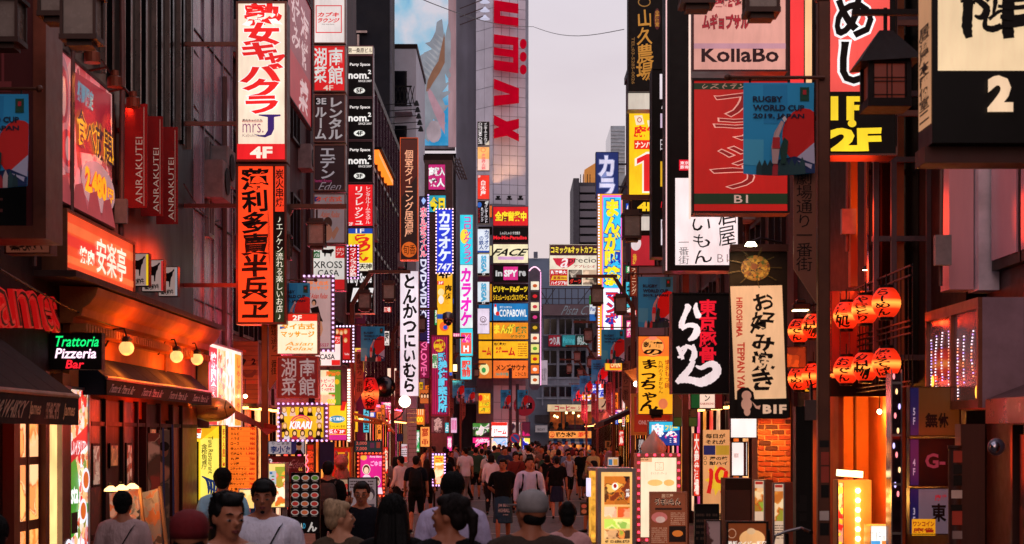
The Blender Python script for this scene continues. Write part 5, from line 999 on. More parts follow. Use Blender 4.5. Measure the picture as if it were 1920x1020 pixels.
# vertical blade in front of tower
BY = 96
def blade(lbl, y0, y1, c, e=1., x0=895, x1=918):
    s = Sign(lbl, x0, y0, x1, y1, BY, fr=ALU, fw=.7, d=.3, lit=e); s.face(c); return s
s = blade('dark internet cafe blade sign with sideways white lettering topmost on the tower', 228, 273, '#1c1010', .9); s.t('CUSTOMA CAFE', (897, 230, 904, 270), '#f0e8e8', turn=1, b=.02); s.t('インターネットカフェ', (907, 230, 914, 270), '#f0e8e8', v=1, b=.02); s.poly([(918, 262), (918, 272), (909, 272)], '#e8d8c0')
s = blade('peach gradient hotpot blade sign with pink characters', 275, 320, '#ffb868', 1); s.face('#ffd0c0', (896, 298, 917, 319)); s.ell(906, 281, 4.5, 4.5, '#f06040', ring=1); s.t('海底撈火鍋', (903, 288, 910, 318), '#f06068', v=1)
s = blade('red izakaya blade sign with three white characters marked fifth floor', 328, 374, '#f0301c', 1); s.t('白木屋', (901, 338, 911, 367), '#fff0e8', v=1, b=.02); s.t('5F', (896.5, 329, 901, 333), '#fff0e8')
s = blade('black internet and comic blade sign with a blue globe', 376, 420, '#160c10', .95); s.ell(899, 384, 4, 5, '#1c60c0'); s.t('4F', (909, 377, 916, 384), '#f0f0f0', b=.03); s.t('インターネット', (908, 384, 915, 418), '#f0e8f0', v=1, b=.02); s.t('&コミック', (901, 388, 907, 416), '#f0e8f0', v=1, b=.01); s.t('テーマパーク', (896, 390, 900, 418), '#c02030', v=1)
s = blade('white karaoke blade sign with blue characters', 429, 474, '#dce4f0', 1); s.t('カラオケ', (908, 431, 917, 468), '#1c50a0', .7, v=1, b=.03); s.t('の鉄人', (898, 442, 907, 468), '#1c50a0', .7, v=1, b=.02); s.face('#1c4ea8', (895.6, 470, 917.4, 474))
for k, (y0, y1, fl_) in enumerate(((476, 522, '2F'), (528, 576, '1F'))):
    s = blade('white arcade blade sign with outlined blue sideways capitals marked '+('second', 'first')[k]+' floor', y0, y1-5, '#e0ecf4', 1); s.t('SEGA', (902, y0+3, 912, y1-10), '#50b8e0', .9, turn=1, b=.03, o=('#1c80b8', .03)); s.face('#1a0c10', (895.6, y1-10, 917.4, y1-5.4), 0); s.t(fl_, (904, y1-9.5, 910, y1-6), '#fff')
s = blade('white blade sign with a round emblem lowest on the tower', 578, 626, '#ecdcf0', 1); s.ell(906, 599, 6, 6, '#6a4050', .6, ring=1.2); s.ell(906, 600, 3, 3.5, '#6a4050', .6, ring=1); s.t('WARP', (899, 607, 914, 610), '#8a7080', .7)
s = Sign('yellow comic cafe poster under the tower stack by the crossing', 897, 737, 920, 776, 98.5, fr=TRIM, fw=.6, d=.15, lit=1.05); s.face('#f8a820'); s.ell(901, 746, 4, 6, '#e02c18'); s.t('24', (907, 741, 917, 750), '#ffd840', b=.03); s.t('まんが\n喫茶', (899, 752, 919, 774), '#ffd820', b=.06, o=('#3a7a28', .05))
# pavilion directory with rounded top
pv = thing('directory_pylon', 'tall slate pylon with rounded top carrying small square tenant signs', 'directory sign', (X(1002.5, 97), 97, Z(732, 97)))
pts = [(X(992, 97), Z(724, 97)), (X(997, 97), Z(731, 97)), (X(1008, 97), Z(731, 97)), (X(1013, 97), Z(724, 97))]+[(X(1013-i*21/8, 97), Z(508, 97)+.22*math.sin(PI*i/8)) for i in range(9)]
MB().prism(pts, 97, 97.4).build('body', paint('#5a5a6a', .5), pv, True); MB().box(X(1013, 97)+.005, X(1014.5, 97), 96.95, 97.1, Z(722, 97), Z(510, 97)).build('neon_edge', glow('#ffa8d8', 1.8, 0), pv, True); MB().tube([(X(992+i*21/8, 96.9), 96.95, Z(508, 97)+.23*math.sin(PI*i/8)) for i in range(9)], .035, 6).build('neon_edge', glow('#ffc0d8', 1.8, 0), pv, True)
for i, c in enumerate(('#f4ead0', '#1c080c', '#f4e4c0', '#180a10', '#2a2210', '#f4e4c8', '#e8e080', '#f8c020', '#f07028', '#f4ead0')):
    y = 528+i*19.6; t_ = MB().box(X(995.5, 97), X(1010.5, 97), 96.94, 96.99, Z(y+15.5, 97), Z(y, 97)).build('tenant_panel', glow(c, 1.0), pv, True)
    cc = ('#d05818', '#e01c28', '#d03040', '#e03888', '#e0b020', '#e04828', '#60a830', '#d02018', '#fff0e0', '#d05818')[i]
    MB().ell((X(1003, 97), 96.93, Z(y+8, 97)), (.13, .008, .1), 12, 8).build('printed_mark', glow(cc, .9), t_, True)
# signs on grey building
def gs(lbl, x0, y0, x1, y1, c, e, Y=124.3, fr=TRIM, **k): s = Sign(lbl, x0, y0, x1, y1, Y, fr=fr, fw=.5, d=.3, lit=e, **k); s.face(c); return s
s = gs('mauve fascia with pale flowing script on the grey office building', 1017, 570, 1128, 592, '#6a5058', .38); s.t('Pista C.', (1056, 573, 1104, 590), '#8a98a4', .5, b=-.01, sl=.5)
s = gs('red and white fishing tackle window sign', 1028, 628, 1051, 650, '#a01c30', .55); s.t('つり具', (1030, 632, 1050, 647), '#d8d8e0', b=.04)
s = gs('teal fishing window sign in latin letters', 1054, 628, 1079, 650, '#28909a', .6); s.t('Fishing', (1056, 633, 1077, 646), '#50c8d8', b=.01)
s = gs('dark green tackle window sign', 1081, 628, 1103, 650, '#0c4a40', .5); s.t('釣具', (1082, 630, 1101, 647), '#c8d8d8', b=.04)
s = gs('cream coffee shop fascia with red katakana over the lit cafe windows', 1026, 758, 1122, 772, '#e8c498', .85); s.t('コーヒー', (1040, 760, 1079, 770), '#c02038', .9, b=.045); s.t('ショップ', (1084, 761, 1104, 769), '#c02038', .9, b=.04)
s = gs('glowing orange seafood restaurant fascia with black brush characters', 1029, 808, 1124, 822, '#ff9a48', 1.05, 123.9); s.ell(1035, 815, 5, 5.5, '#c81c18', ring=1); s.t('上', (1032, 811.5, 1038, 818.5), '#c81c18', b=.04); s.t('磯丸水産', (1042, 810, 1080, 820), '#1a0a04', 0, b=.05, br=.3); s.t('浜焼', (1084, 810, 1104, 820), '#e01c18', b=.05, br=.3)
s = gs('white hanging banner with thin grey letters beside the pylon', 1014, 675, 1027, 722, '#b8a4b0', .8, 110); s.t('& SKY', (1016, 690, 1025, 714), '#7a6a78', .5, v=0)
s = gs('off white wall sign with thin grey capitals below the pylon', 1003, 797, 1027, 811, '#9a8a8e', .6); s.t('ROXY', (1008, 803, 1022, 808), '#4a4048', .3)
s = gs('dark internet cafe billboard with a red bowl and tall serif lettering on the far roof', 1030, 458, 1121, 536, '#f0e4cc', .95, 118, fr=paint('#8a6a60', .5)); s.face('#3a0c1c', (1031, 459, 1120, 479), .8); s.t('コミック&ネットカフェ', (1033, 462, 1119, 475), '#ffe040', 1, b=.04)
s.poly([(1036, 484), (1080, 484), (1076, 494), (1066, 501), (1054, 503), (1043, 496)], '#d01c38'); s.t('a', (1052, 484, 1066, 502), '#f8e8e8', b=.01, sl=.3); s.t('precio', (1066, 483, 1118, 496), '#3a1c1c', 0, b=.0); s.t('アプレシオ', (1076, 497, 1116, 502), '#c02038', .8)
s.face('#c8141c', (1031, 505, 1064, 535)); s.t('新宿最大', (1033, 507, 1062, 514), '#ffffff', b=.03); s.poly([(1036, 517), (1063, 517), (1063, 525), (1033, 525)], '#f8c828'); s.t('直通30m', (1037, 518, 1062, 524), '#b01018', .9, b=.03); s.t('ハイジアB1', (1033, 527, 1063, 534), '#ffffff', b=.02); s.face('#140a08', (1066, 506, 1091, 534), 0); s.face(photo(('#1c1410', '#e8d8c0', '#302420'), .8, 2), (1068, 507, 1090, 520)); s.t('ダーツ', (1068, 523, 1090, 532), '#e02c20', b=.03); s.face(photo(('#d8c8a0', '#1c1410', '#e8c8a8'), .8, 2), (1093, 506, 1119, 534))
s = gs('green, white and blue convenience store sign seen past the comic cafe tower', 1105, 553, 1122, 604, '#e8eef4', .8, 100); s.face('#18a030', (1105.5, 554, 1121.5, 571), .7); s.t('Fam', (1107, 576, 1120, 583), '#1c50b0', .6, b=.02); s.face('#1c70c8', (1105.5, 589, 1121.5, 603), .7); s.face('#e8eef4', (1105.5, 587.5, 1121.5, 589))
s = gs('bright private room sign with blue kanji and a light studded rainbow frame', 1091, 708, 1141, 750, '#f8a020', 1.05, 88); s.face('#e050c0', (1098, 712, 1104, 746)); s.face('#30a0f0', (1118, 712, 1126, 746)); s.face('#f4f4ff', (1096, 714, 1139, 745)); s.t('完全', (1099, 715, 1125, 729), '#1c38c8', .9, b=.06); s.t('個室', (1110, 730, 1138, 744), '#1c38c8', .9, b=.06); s.ell(1103, 737, 5, 6, '#f8c820'); s.face('#e83828', (1127, 716, 1138, 728)); s.bulbs(6, '#f8c8ff', 2, .5)
# ground level screens at the far crossing (their light is behind the crowd)
for k, (x0, y0, x1, y1, cs, e) in enumerate(((886, 793, 918, 818, ('#0c0c14', '#e8e8e8', '#40a040', '#101018'), .9), (886, 820, 918, 850, ('#e02080', '#ff50a0', '#f8d0e0', '#d01870'), 1.1), (921, 791, 952, 819, ('#ffffff', '#f04030', '#ffe0d8', '#fff8f0'), 1.25), (921, 821, 952, 850, ('#ffffff', '#50a0e0', '#ffd0a0', '#e8f4ff'), 1.2), (955, 791, 976, 818, ('#1c1020', '#e8d0d0', '#402030', '#101018'), .8), (956, 821, 977, 850, ('#f8d820', '#fff0a0', '#2090e0', '#f8e850'), 1.15), (979, 791, 994, 818, ('#101010', '#c81870', '#90d040', '#201018'), .9), (979, 821, 994, 850, ('#2030d0', '#f8e020', '#e8f0ff', '#1020a0'), 1.15))):
    s = Sign(('black billiards menu screen', 'magenta poster screen', 'white game centre screen', 'white screen with blue splash', 'dark poster screen with pale print', 'yellow poster screen', 'dark bottle poster screen', 'blue and yellow poster screen')[k]+' at the foot of the grey tower', x0, y0, x1, y1, 98, fr=BLACK, fw=.6, d=.1, lit=e, group='poster screens at the tower foot'); s.face(photo(cs, e, 1.8))
    if k == 2: s.face('#ffffff', (923, 797, 950, 817)); s.t('ゲーム', (924, 804, 950, 815), '#e82c20', 1, b=.05); s.face('#e82c20', (922, 792, 951, 798))
    if k == 0: s.t('ビリヤード&ダーツ', (887, 800, 916, 805), '#f0f0f0', b=.03); s.t('ゴルフ', (893, 807, 912, 812), '#f0f0f0', b=.03)
    if k == 1: s.t('FACE', (893, 823, 914, 829), '#ffe0f0', b=.04, sl=.5)
    if k == 5: s.t('まんが', (957, 826, 976, 838), '#2070c0', .8, b=.05)
# left lower mid street
s = Sign('yellow striped price sign with a big red two thousand figure', 762, 766, 797, 797, 50, fr=TRIM, fw=1, d=.2, lit=1.05, mount=LW); s.face('#e87820')
for i in range(8): s.face('#f8d8a0', (764+i*4, 767, 765.6+i*4, 778))
s.t('2,000', (769, 781, 793, 794), '#ffe030', 1.1, b=.05, o=('#c01818', .04))
for k, (x0, x1) in enumerate(((787, 804), (807, 818))):
    s = Sign(('club portrait board of smiling faces behind the white sign', 'narrow portrait board next to the striped guide sign')[k], x0, 730, x1, 757, 53+k, fr=TRIM, fw=.6, d=.1, lit=.8); s.face('#e07030')
    for i in range(2+(1-k)): s.ell(x0+4+i*5.5, 742, 3, 5.5, '#4a1c10', .6, n=14); s.ell(x0+4+i*5.5, 743, 1.9, 3.4, '#ffc898', 1, n=14)
s = Sign('dim maroon vertical hall sign with circled letters below the guide sign', 808, 782, 833, 812, 49, fr=TRIM, fw=1, d=.2, lit=.6, mount=LW); s.face('#6a3038'); s.t('会館', (814, 783, 829, 810), '#e0a8a0', .8, v=1, b=.04); s.face('#8a4048', (809, 784, 813, 811))
s = Sign('pale pink and cyan small lit box sign under the street lamps', 845, 783, 857, 812, 62, fr=TRIM, fw=.6, d=.2, lit=1); s.face('#e8b0d0'); s.t('|||', (847, 788, 855, 806), '#e04890', b=.03)
s = Sign('glowing yellow poster case studded with violet lights beside the black capped man', 812, 852, 834, 910, 47, fr=TRIM, fw=2, d=.2, lit=1.1, name='poster_case', cat='poster case', leg=1); s.face('#f8c030'); s.t('無料', (816, 858, 830, 866), '#e02820', b=.05); s.face(photo(('#f8d060', '#e04828', '#fff0c0', '#f09040'), 1.1, 4), (815, 868, 832, 906)); s.bulbs(6, '#e8b0ff', 2.2, .5)
s = Sign('white and red upright poster strips with prices near the white pillar', 752, 832, 766, 868, 45, fr=TRIM, fw=.6, d=.05, lit=.7); s.face('#e8d8e0'); s.t('mVR', (753, 836, 765, 841), '#c02840', .7, b=.04); s.face('#c84840', (753, 856, 765, 867)); lines_of_print(s, (753, 843, 765, 854), 3, '#6a3a48', .2)
s = Sign('plain blue upright board above the poster strips', 744, 813, 756, 828, 46, fr=TRIM, fw=.4, d=.1, lit=0); s.face('#103878')
gl = thing('street_globe', 'bright white glowing globe on a bracket under the cutlet sign', 'globe lamp', P(759, 753, 42)); MB().ell((0, 0, 0), .145, 20, 14).build('globe', glow('#fff0c8', 4.5, 0), gl, smooth=True); MB().tube([(0, 0, -.14), (-.1, .05, -.35), (-.35, .1, -.5)], .02, 6).build('arm', BLACK, gl); point('globe_light', P(759, 762, 41.7), '#ffd090', 30, .14)
# folding awning, orange, in front of ramen
aw = thing('folding_awning', 'thin orange folding awning frame reaching out past the red lantern', 'awning', P(690, 790, 35)); mm = MB()
for a_, c_ in (((664, 776), (716, 790)), ((664, 788), (714, 794)), ((716, 782), (740, 812))): mm.tube([P(*a_, 35), P(*c_, 34.5)], .03, 6)
mm.build('frame', paint('#b85a20', .5), aw, True)
red_aw = thing('red_awning', 'small maroon awning jutting over the orange price board', 'awning', P(465, 790, 26)); MB().add([P(440, 768, 27.5), P(482, 790, 26), P(520, 798, 25), P(520, 806, 25), P(500, 816, 25), P(482, 800, 26), P(440, 785, 27.5)], [(0, 1, 5, 6), (1, 2, 3, 5), (3, 4, 5)]).build('cloth', paint('#7a0c14', .8), red_aw, True)
# ================================================================ SIGNS and fittings, right side
# great black and cream box sign, closest on the right
s = Sign('huge black box sign with a cream panel and cream numeral two', 1748, -60, 2010, 268, 10, fr=paint('#070505', .4), fw=0, d=.34, lit=.8); s.face(paint('#070505', .4, 0, .1), e=0)
s.face('#ffdcae', (1758, -58, 2000, 133), .86);
for pts, ws in (([(1800, 4), (1812, 1), (1828, 6)], [5, 9, 7]), ([(1813, -50), (1814, 10), (1812, 50), (1816, 72)], [18, 19, 20, 13]), ([(1826, -2), (1838, 6), (1848, 16), (1846, 28), (1836, 34), (1826, 30)], [9, 12, 14, 15, 10, 4]), ([(1848, 4), (1858, -6), (1872, -12)], [6, 7, 8]), ([(1852, 22), (1846, 38), (1846, 52), (1860, 56), (1876, 50)], [6, 8, 11, 13, 12]), ([(1852, 38), (1870, 24), (1882, 22)], [7, 7, 6]), ([(1862, -20), (1864, 6), (1860, 28)], [10, 9, 5]), ([(1888, -60), (1888, 10), (1887, 50), (1889, 74)], [22, 23, 24, 20]), ([(1870, -6), (1890, 2), (1930, 0), (1980, 2)], [7, 10, 10, 12]), ([(1868, 14), (1900, 17), (1935, 14), (1980, 16)], [6, 9, 9, 11]), ([(1872, 34), (1900, 36), (1935, 32), (1984, 36)], [8, 11, 11, 13]), ([(1878, 49), (1900, 48), (1940, 42), (1990, 46)], [10, 13, 14, 14])): stroke(s, pts, ws, '#0c0604', 0)
s.t('2', (1848, 144, 1896, 212), '#ffd8b0', .85, b=.06)
x0_ = -s.W/2; MB().box(x0_-.004, x0_-.001, .02, .32, .12, s.H).build('side_panel', glow('#e8a878', .55), s.root)
V, Fc = layout('居酒屋本陣個室二', (.05, .3, .28, s.H-.15), True, .03, .3, 0, 0, 2); me = bpy.data.meshes.new('lettering'); me.from_pydata([(x0_-.006, .34-u, s.H-w) for u, w in V], [], Fc); me.materials.append(BLACK); o = bpy.data.objects.new('lettering', me); COL.objects.link(o); o.parent = s.root
MB().box(-s.W/2-.02, s.W/2, .1, .34, -.1, -.002).build('base_rail', paint('#4a1c14', .5), s.root)
# meshi sign
s = Sign('pink lit sign with black white-edged brush kana over a black floor panel with yellow figures', 1545, -50, 1682, 292, 18.5, fr=paint('#6a4a44', .4, .5), fw=3.5, d=.4, lit=.95, mount=4.75); s.face('#060404', e=0)
s.face('#ff5a52', (1546, -47, 1668, 172), .92); s.t('めし', (1560, -12, 1640, 160), '#120606', 0, v=1, b=.03, o=('#ffffff', .05, .95), br=.4)
s.t('1F', (1557, 181, 1622, 226), '#ffd828', 1.05, b=.04); s.ell(1597, 232, 8, 7, '#ffd828', 1.05); s.t('2F', (1556, 240, 1652, 284), '#ffd828', 1.05, b=.06, br=.2)
MB().box(s.W/2-.02, s.W/2-.01, -.05, -.031, 0.1, s.H).build('edge_light', BLACK, s.root)
# red side of the arcade post: pink wall and cream light pole
s = Sign('narrow pink and cream lit panel beside the brown lamp post', 1480, -40, 1528, 305, 21, fr=TRIM, fw=1, d=.3, lit=.95, mount=4.35); s.face('#ff3a3c', (1481, -39, 1507, 170)); s.face('#ffc890', (1509, -39, 1522, 300), 1); s.face('#0c0606', (1481, 171, 1507, 304), 0)
# korean grill sign and trap sign
s = Sign('pinkish white sign with dark rounded latin lettering and maroon katakana', 1297, -30, 1476, 135, 18, fr=paint('#4a2a2c', .4, .5), fw=3.5, d=.3, lit=.62, mount=4.35); s.face('#ffb4a4', e=.68)
s.t('KollaBo', (1315, 88, 1460, 117), '#3a0c1c', 0, b=.025); s.t('ムギョプサル', (1316, 26, 1404, 56), '#c01c30', .55, b=.045, o=('#4a0c1c', .03, 0)); s.t('韓国料理', (1316, -12, 1400, 14), '#c01c30', .55, b=.04, o=('#4a0c1c', .03, 0)); s.face('#e8a8b8', (1300, 82, 1473, 92), .6)
MB().box(-s.W/2-.03, -s.W/2-.012, -.02, .02, -1.55, s.H).build('edge_light', glow('#ffd8c8', 1, 0), s.root)
s = Sign('red sign with pale outlined diagonal katakana, green bands and a basement mark', 1297, 148, 1480, 400, 17.9, fr=paint('#2a0c0c', .4), fw=4, d=.3, lit=.62, mount=4.35); s.face('#d01008', e=.62); s.face('#0a3a16', (1301, 156, 1476, 168), .35); s.face('#0a3a16', (1301, 363, 1476, 383), .35)
s.t('レストラン', (1318, 157, 1400, 167), '#e0a890', .4, b=.02, br=.5); s.t('スラップ', (1338, 172, 1430, 356), '#a80c0c', .55, v=1, b=.01, o=('#f8a898', .026, .85), br=.8, sl=-.3); s.t('B1', (1376, 366, 1402, 381), '#e8b8a8', .6, b=.01)
# white umaimon sign
s = Sign('white illuminated tavern sign with thin black brush script in a deep black frame', 1247, -30, 1392, 508, 21.5, fr=paint('#0c0707', .4), fw=9, d=.4, lit=1, mount=4.35); s.face('#080405', e=0); s.face('#ffeeee', (1266, 334, 1384, 497), 1); s.t('居酒屋', (1344, 338, 1380, 462), '#120808', 0, v=1, b=-.0, br=.7); s.t('うまいもん', (1296, 345, 1336, 496), '#120808', 0, v=1, b=.005, br=.8); s.t('一番街', (1272, 446, 1292, 496), '#120808', 0, v=1, b=-.008, br=.3); s.t('B1', (1345, 477, 1364, 492), '#6a4a4a', 0, b=-.02)
s.face('#e01830', (1273, 300, 1293, 320), 1); s.t('東京\n豚骨', (1275, 302, 1291, 318), '#ffe8e8', 1, b=.02); MB().box(-s.W/2+.005, -s.W/2+.02, -.05, -.031, 0, s.H).build('edge_light', glow('#ffd0d0', .9, 0), s.root)
# tall dark multi sign column
s = Sign('tall black column of small stacked tenant signs, some white and gold', 1222, 128, 1247, 482, 24, fr=paint('#0c0808', .4), fw=2, d=.4, lit=.9, mount=RW); s.face('#080505', e=0)
s.face('#f0e4ec', (1237, 139, 1246, 186)); s.t('4F', (1240, 196, 1246, 208), '#e8dce0', .9); s.face('#d8c0d8', (1238, 213, 1246, 240)); s.t('日', (1238, 262, 1246, 282), '#e8dce0', .9, b=0); s.face('#f0b828', (1238, 303, 1246, 350), .9); s.t('小', (1239, 372, 1246, 396), '#e01c28', .9, b=.03, br=1); s.face('#f0e0e8', (1239, 412, 1246, 460)); s.t('居', (1240, 414, 1246, 430), '#3a2a2a', 0)
s = Sign('yellow sign with giant white edged red katakana between dark columns', 1260, -20, 1292, 155, 25, fr=paint('#1a1210', .4), fw=1.5, d=.3, lit=1, mount=RW); s.face('#ffb828'); s.t('クアトロ', (1270, -8, 1304, 148), '#e02028', v=1, b=.05, o=('#ffffff', .05)); s.face('#1a1210', (1291, -20, 1310, 155), 0)
s = Sign('blackish vertical farm restaurant sign with gold brush characters and round crest', 1178, -30, 1247, 172, 31, fr=paint('#241410', .4, .4), fw=2.5, d=.35, lit=.6, mount=RW); s.face('#0c0507', e=0); s.ell(1208, 4, 12, 9, '#a8742c', .6, ring=2); s.t('山久農場', (1194, 18, 1224, 150), '#c8862c', .75, v=1, b=.015, br=.5); s.t('TEL:03-5285-0026', (1184, 70, 1190, 158), '#9a6a2c', .5, turn=1); s.ell(1232, 36, 6, 20, '#5a0c10', .5); s.t('全席個室', (1228, 20, 1236, 50), '#c8862c', .7, v=1)
s = Sign('blank white lit box between the black farm sign and the yellow mahjong sign', 1177, 174, 1247, 206, 31.1, fr=ALU, fw=.8, d=.35, lit=.8, mount=RW); s.face('#e8dccc')
s = Sign('bright yellow mahjong sign with a giant red numeral one and white tiles', 1178, 207, 1229, 372, 34, fr=paint('#4a3420', .4), fw=1.5, d=.3, lit=1.05, mount=RW); s.face('#ffc814')
for cx, cy, a in ((1198, 225, .2), (1222, 234, -.2)):
    s.poly([(cx-9, cy-8), (cx+6, cy-9), (cx+10, cy+8), (cx-5, cy+10)], '#f4e0c0', 1); s.ell(cx+1, cy, 4.5, 5, '#c84830', .9, ring=1.5)
s.t('麻雀', (1188, 236, 1234, 258), '#e02418', b=.05); s.face('#e82818', (1189, 263, 1229, 280)); s.t('ナンバー', (1191, 265, 1230, 278), '#fff0d8', 1, b=.04); s.poly([(1190, 298), (1212, 285), (1226, 285), (1226, 362), (1204, 362), (1204, 306), (1190, 312)], '#fff4e0', 1); s.poly([(1194, 298), (1213, 289), (1223, 289), (1223, 359), (1207, 359), (1207, 301), (1194, 308)], '#e82020', 1)
s = Sign('black panel with a yellow floor four mark under the mahjong sign', 1180, 374, 1229, 402, 34, fr=BLACK, fw=1, d=.3, lit=1, mount=RW); s.face('#0c0807', e=0); s.t('4F', (1195, 379, 1228, 396), '#ffd020', b=.05)
s = Sign('white and red half hidden club sign marked three below the floor four mark', 1182, 405, 1228, 500, 34.5, fr=TRIM, fw=1, d=.3, lit=.75, mount=RW); s.face('#e8dcd0', (1183, 406, 1227, 432)); s.t('3F', (1185, 432, 1194, 441), '#3a2a2a', 0); s.face('#c82030', (1183, 442, 1227, 498), .7); s.ell(1192, 456, 10, 14, '#f0e0e0', .8); s.t('雀荘', (1186, 476, 1194, 496), '#e8b030', .9, v=1)
s = Sign('dark blue karaoke sign with chrome katakana against the sky', 1117, 285, 1160, 370, 60, fr=paint('#0c1640', .4), fw=.8, d=.4, lit=.9, mount=RW); s.face('#0e2a6a'); s.t('カラ', (1122, 291, 1154, 372), '#e8e4ff', v=1, b=.04, o=('#8a94c8', .035))
s = Sign('tall rainbow edged comic cafe tower sign with yellow and red kana and blue outlines', 1120, 363, 1168, 668, 50, fr=paint('#8a7080', .4), fw=1, d=.4, lit=1.15, mount=RW); s.face('#f8a828')
s.face('#f060c0', (1129, 366, 1166, 664)); s.face('#30c8f8', (1131, 370, 1164, 540)); s.face('#ffffff', (1131, 541, 1164, 660), 1.15); s.t('まんが喫茶', (1134, 374, 1161, 534), '#ffe81c', 1.15, v=1, b=.06, o=('#1838c0', .05, .9)); s.t('マンボー', (1136, 546, 1159, 628), '#f02030', 1, v=1, b=.05, o=('#1838c0', .04, .9)); s.ell(1146, 640, 11, 12, '#ffd020', 1.1); s.bulbs(5.5, '#ffc8e8', 1.9, .4, (1122.5, 366, 1123, 666))
s = Sign('orange twenty four hour sign box at the foot of the comic cafe tower sign', 1134, 658, 1170, 695, 49, fr=ALU, fw=1, d=.3, lit=1.05, mount=RW); s.face('#ffc020'); s.t('24h', (1138, 662, 1162, 676), '#f03018', b=.05); s.face('#f05018', (1143, 678, 1164, 691)); s.t('OPEN', (1145, 680, 1163, 689), '#fff0a0', b=.03)
s = Sign('slim glowing brown vertical dining sign with white katakana beside the unlit panel', 1181, 470, 1196, 556, 36, fr=TRIM, fw=1, d=.2, lit=.7, mount=RW); s.face('#8a2c10'); s.t('個室ダイニング', (1184, 476, 1193, 552), '#e8c0a0', .9, v=1, b=.01)
s = Sign('unlit blank grey pink panel behind the rugby banner', 1196, 498, 1247, 630, 30, fr=TRIM, fw=1, d=.25, lit=.0, mount=RW); s.face(paint('#8a6c74', .6, 0, .2))
s = Sign('orange and yellow lit restaurant sign with a pig face and big black brush kana', 1196, 630, 1262, 777, 29, fr=paint('#6a3418', .4), fw=1, d=.3, lit=1.1, mount=RW); s.face('#ffb020'); s.face('#ff7c28', (1197, 631, 1261, 668), .95)
s.ell(1224, 650, 22, 19, '#e84838', 1, ring=1.4, n=30); s.ell(1224, 650, 20.5, 17.5, '#ffa850', 1, n=30); s.ell(1224, 634, 8, 4, '#ff8868', 1); s.t('新宿\nの', (1206, 639, 1242, 667), '#2a0e08', 0, b=.04); s.t('まっちゃん', (1200, 673, 1234, 770), '#2a0e08', 0, v=1, b=.035, br=.7); s.t('九州のうまかもん', (1234, 676, 1243, 738), '#7a2010', 0, v=1, b=.01, br=.4); s.t('博多もつ鍋', (1246, 674, 1255, 728), '#c03018', .8, v=1, b=.01, br=.4); s.ell(1243, 757, 9, 10, '#f08050', .95, n=10)
s = Sign('brick red poster board framed in gold with pale capitals, below the pig face sign', 1183, 738, 1262, 816, 29.6, fr=paint('#d88a38', .4), fw=6, d=.2, lit=.5, mount=RW); s.face('#b02414', e=.55); s.t('ONLINE STORE', (1197, 788, 1250, 796), '#d89088', .6, b=.03)
fl = thing('sign_floodlight', 'black floodlight fixed in front of the pig face sign', 'floodlight', P(1230, 772, 28.2)); MB().box(-.11, .11, -.1, .05, -.06, .04).box(-.09, .09, -.08, .04, -.1, -.061).build('lamp_head', BLACK, fl, bev=.01); MB().tube([(0, .05, -.02), (.0, .6, -.1)], .015).build('arm', BLACK, fl)
fl = thing('canopy_floodlight', 'square brown floodlight glowing under its hood left of the pig face sign', 'floodlight', P(1188, 708, 31)); fl['label'] = 'square brown floodlight glowing under its hood beside the pig face sign'; MB().add([(-.18, -.1, .12), (.16, -.1, .2), (.2, -.1, -.02), (.04, -.1, -.12), (-.18, .12, .12), (.16, .12, .2), (.2, .12, -.02), (.04, .12, -.12)], [(0, 1, 2, 3), (7, 6, 5, 4), (0, 4, 5, 1), (1, 5, 6, 2), (2, 6, 7, 3), (3, 7, 4, 0)]).build('hood', paint('#7a4a28', .5), fl); MB().ell((.04, -.12, -.12), .05, 10, 8).build('bulb', glow('#fff0c8', 14, 0), fl); point('flood_glow', P(1192, 722, 30.5), '#ffa050', 20)
# blue mahjong sign
s = Sign('cyan and navy free mahjong sign with fat pink edged white characters', 1216, 790, 1275, 836, 26, fr=TRIM, fw=1, d=.3, lit=1.05, mount=RW); s.face('#103a90'); s.poly([(1217, 791), (1274, 791), (1274, 806), (1217, 814)], '#30b8e0'); s.t('麻', (1220, 794, 1245, 820), '#ffffff', b=.06, o=('#f02890', .07)); s.t('雀', (1246, 808, 1270, 834), '#ffffff', b=.06, o=('#f02890', .07)); s.t('フリー', (1247, 797, 1270, 807), '#ffe020', b=.05)
s = Sign('green and brown unlit poster below the italian flag sign', 1262, 735, 1308, 800, 25.5, fr=TRIM, fw=1, d=.1, lit=.3); s.face('#5a3a20', (1263, 736, 1307, 782)); s.face('#3a6a28', (1263, 783, 1307, 799)); s.t('鉄板', (1286, 748, 1296, 780), '#2a1408', 0, v=1)  # poster has no lamp, its print colours carry a faint glow
s = Sign('italian flag coloured sign with a small black mark and red capitals', 1294, 700, 1356, 767, 19.5, fr=paint('#2a0c0a', .4), fw=1.5, d=.2, lit=.7, mount=4.35); s.face('#1c5a28', (1296, 702, 1312, 765), .6); s.face('#ffd8c0', (1312, 702, 1340, 765), .95); s.face('#7a1410', (1340, 702, 1354, 765), .6); s.t('ン', (1321, 741, 1331, 752), '#1a0c0a', 0, b=.02); s.t('KABUKICHO', (1313, 755, 1339, 759), '#c03828', .7)
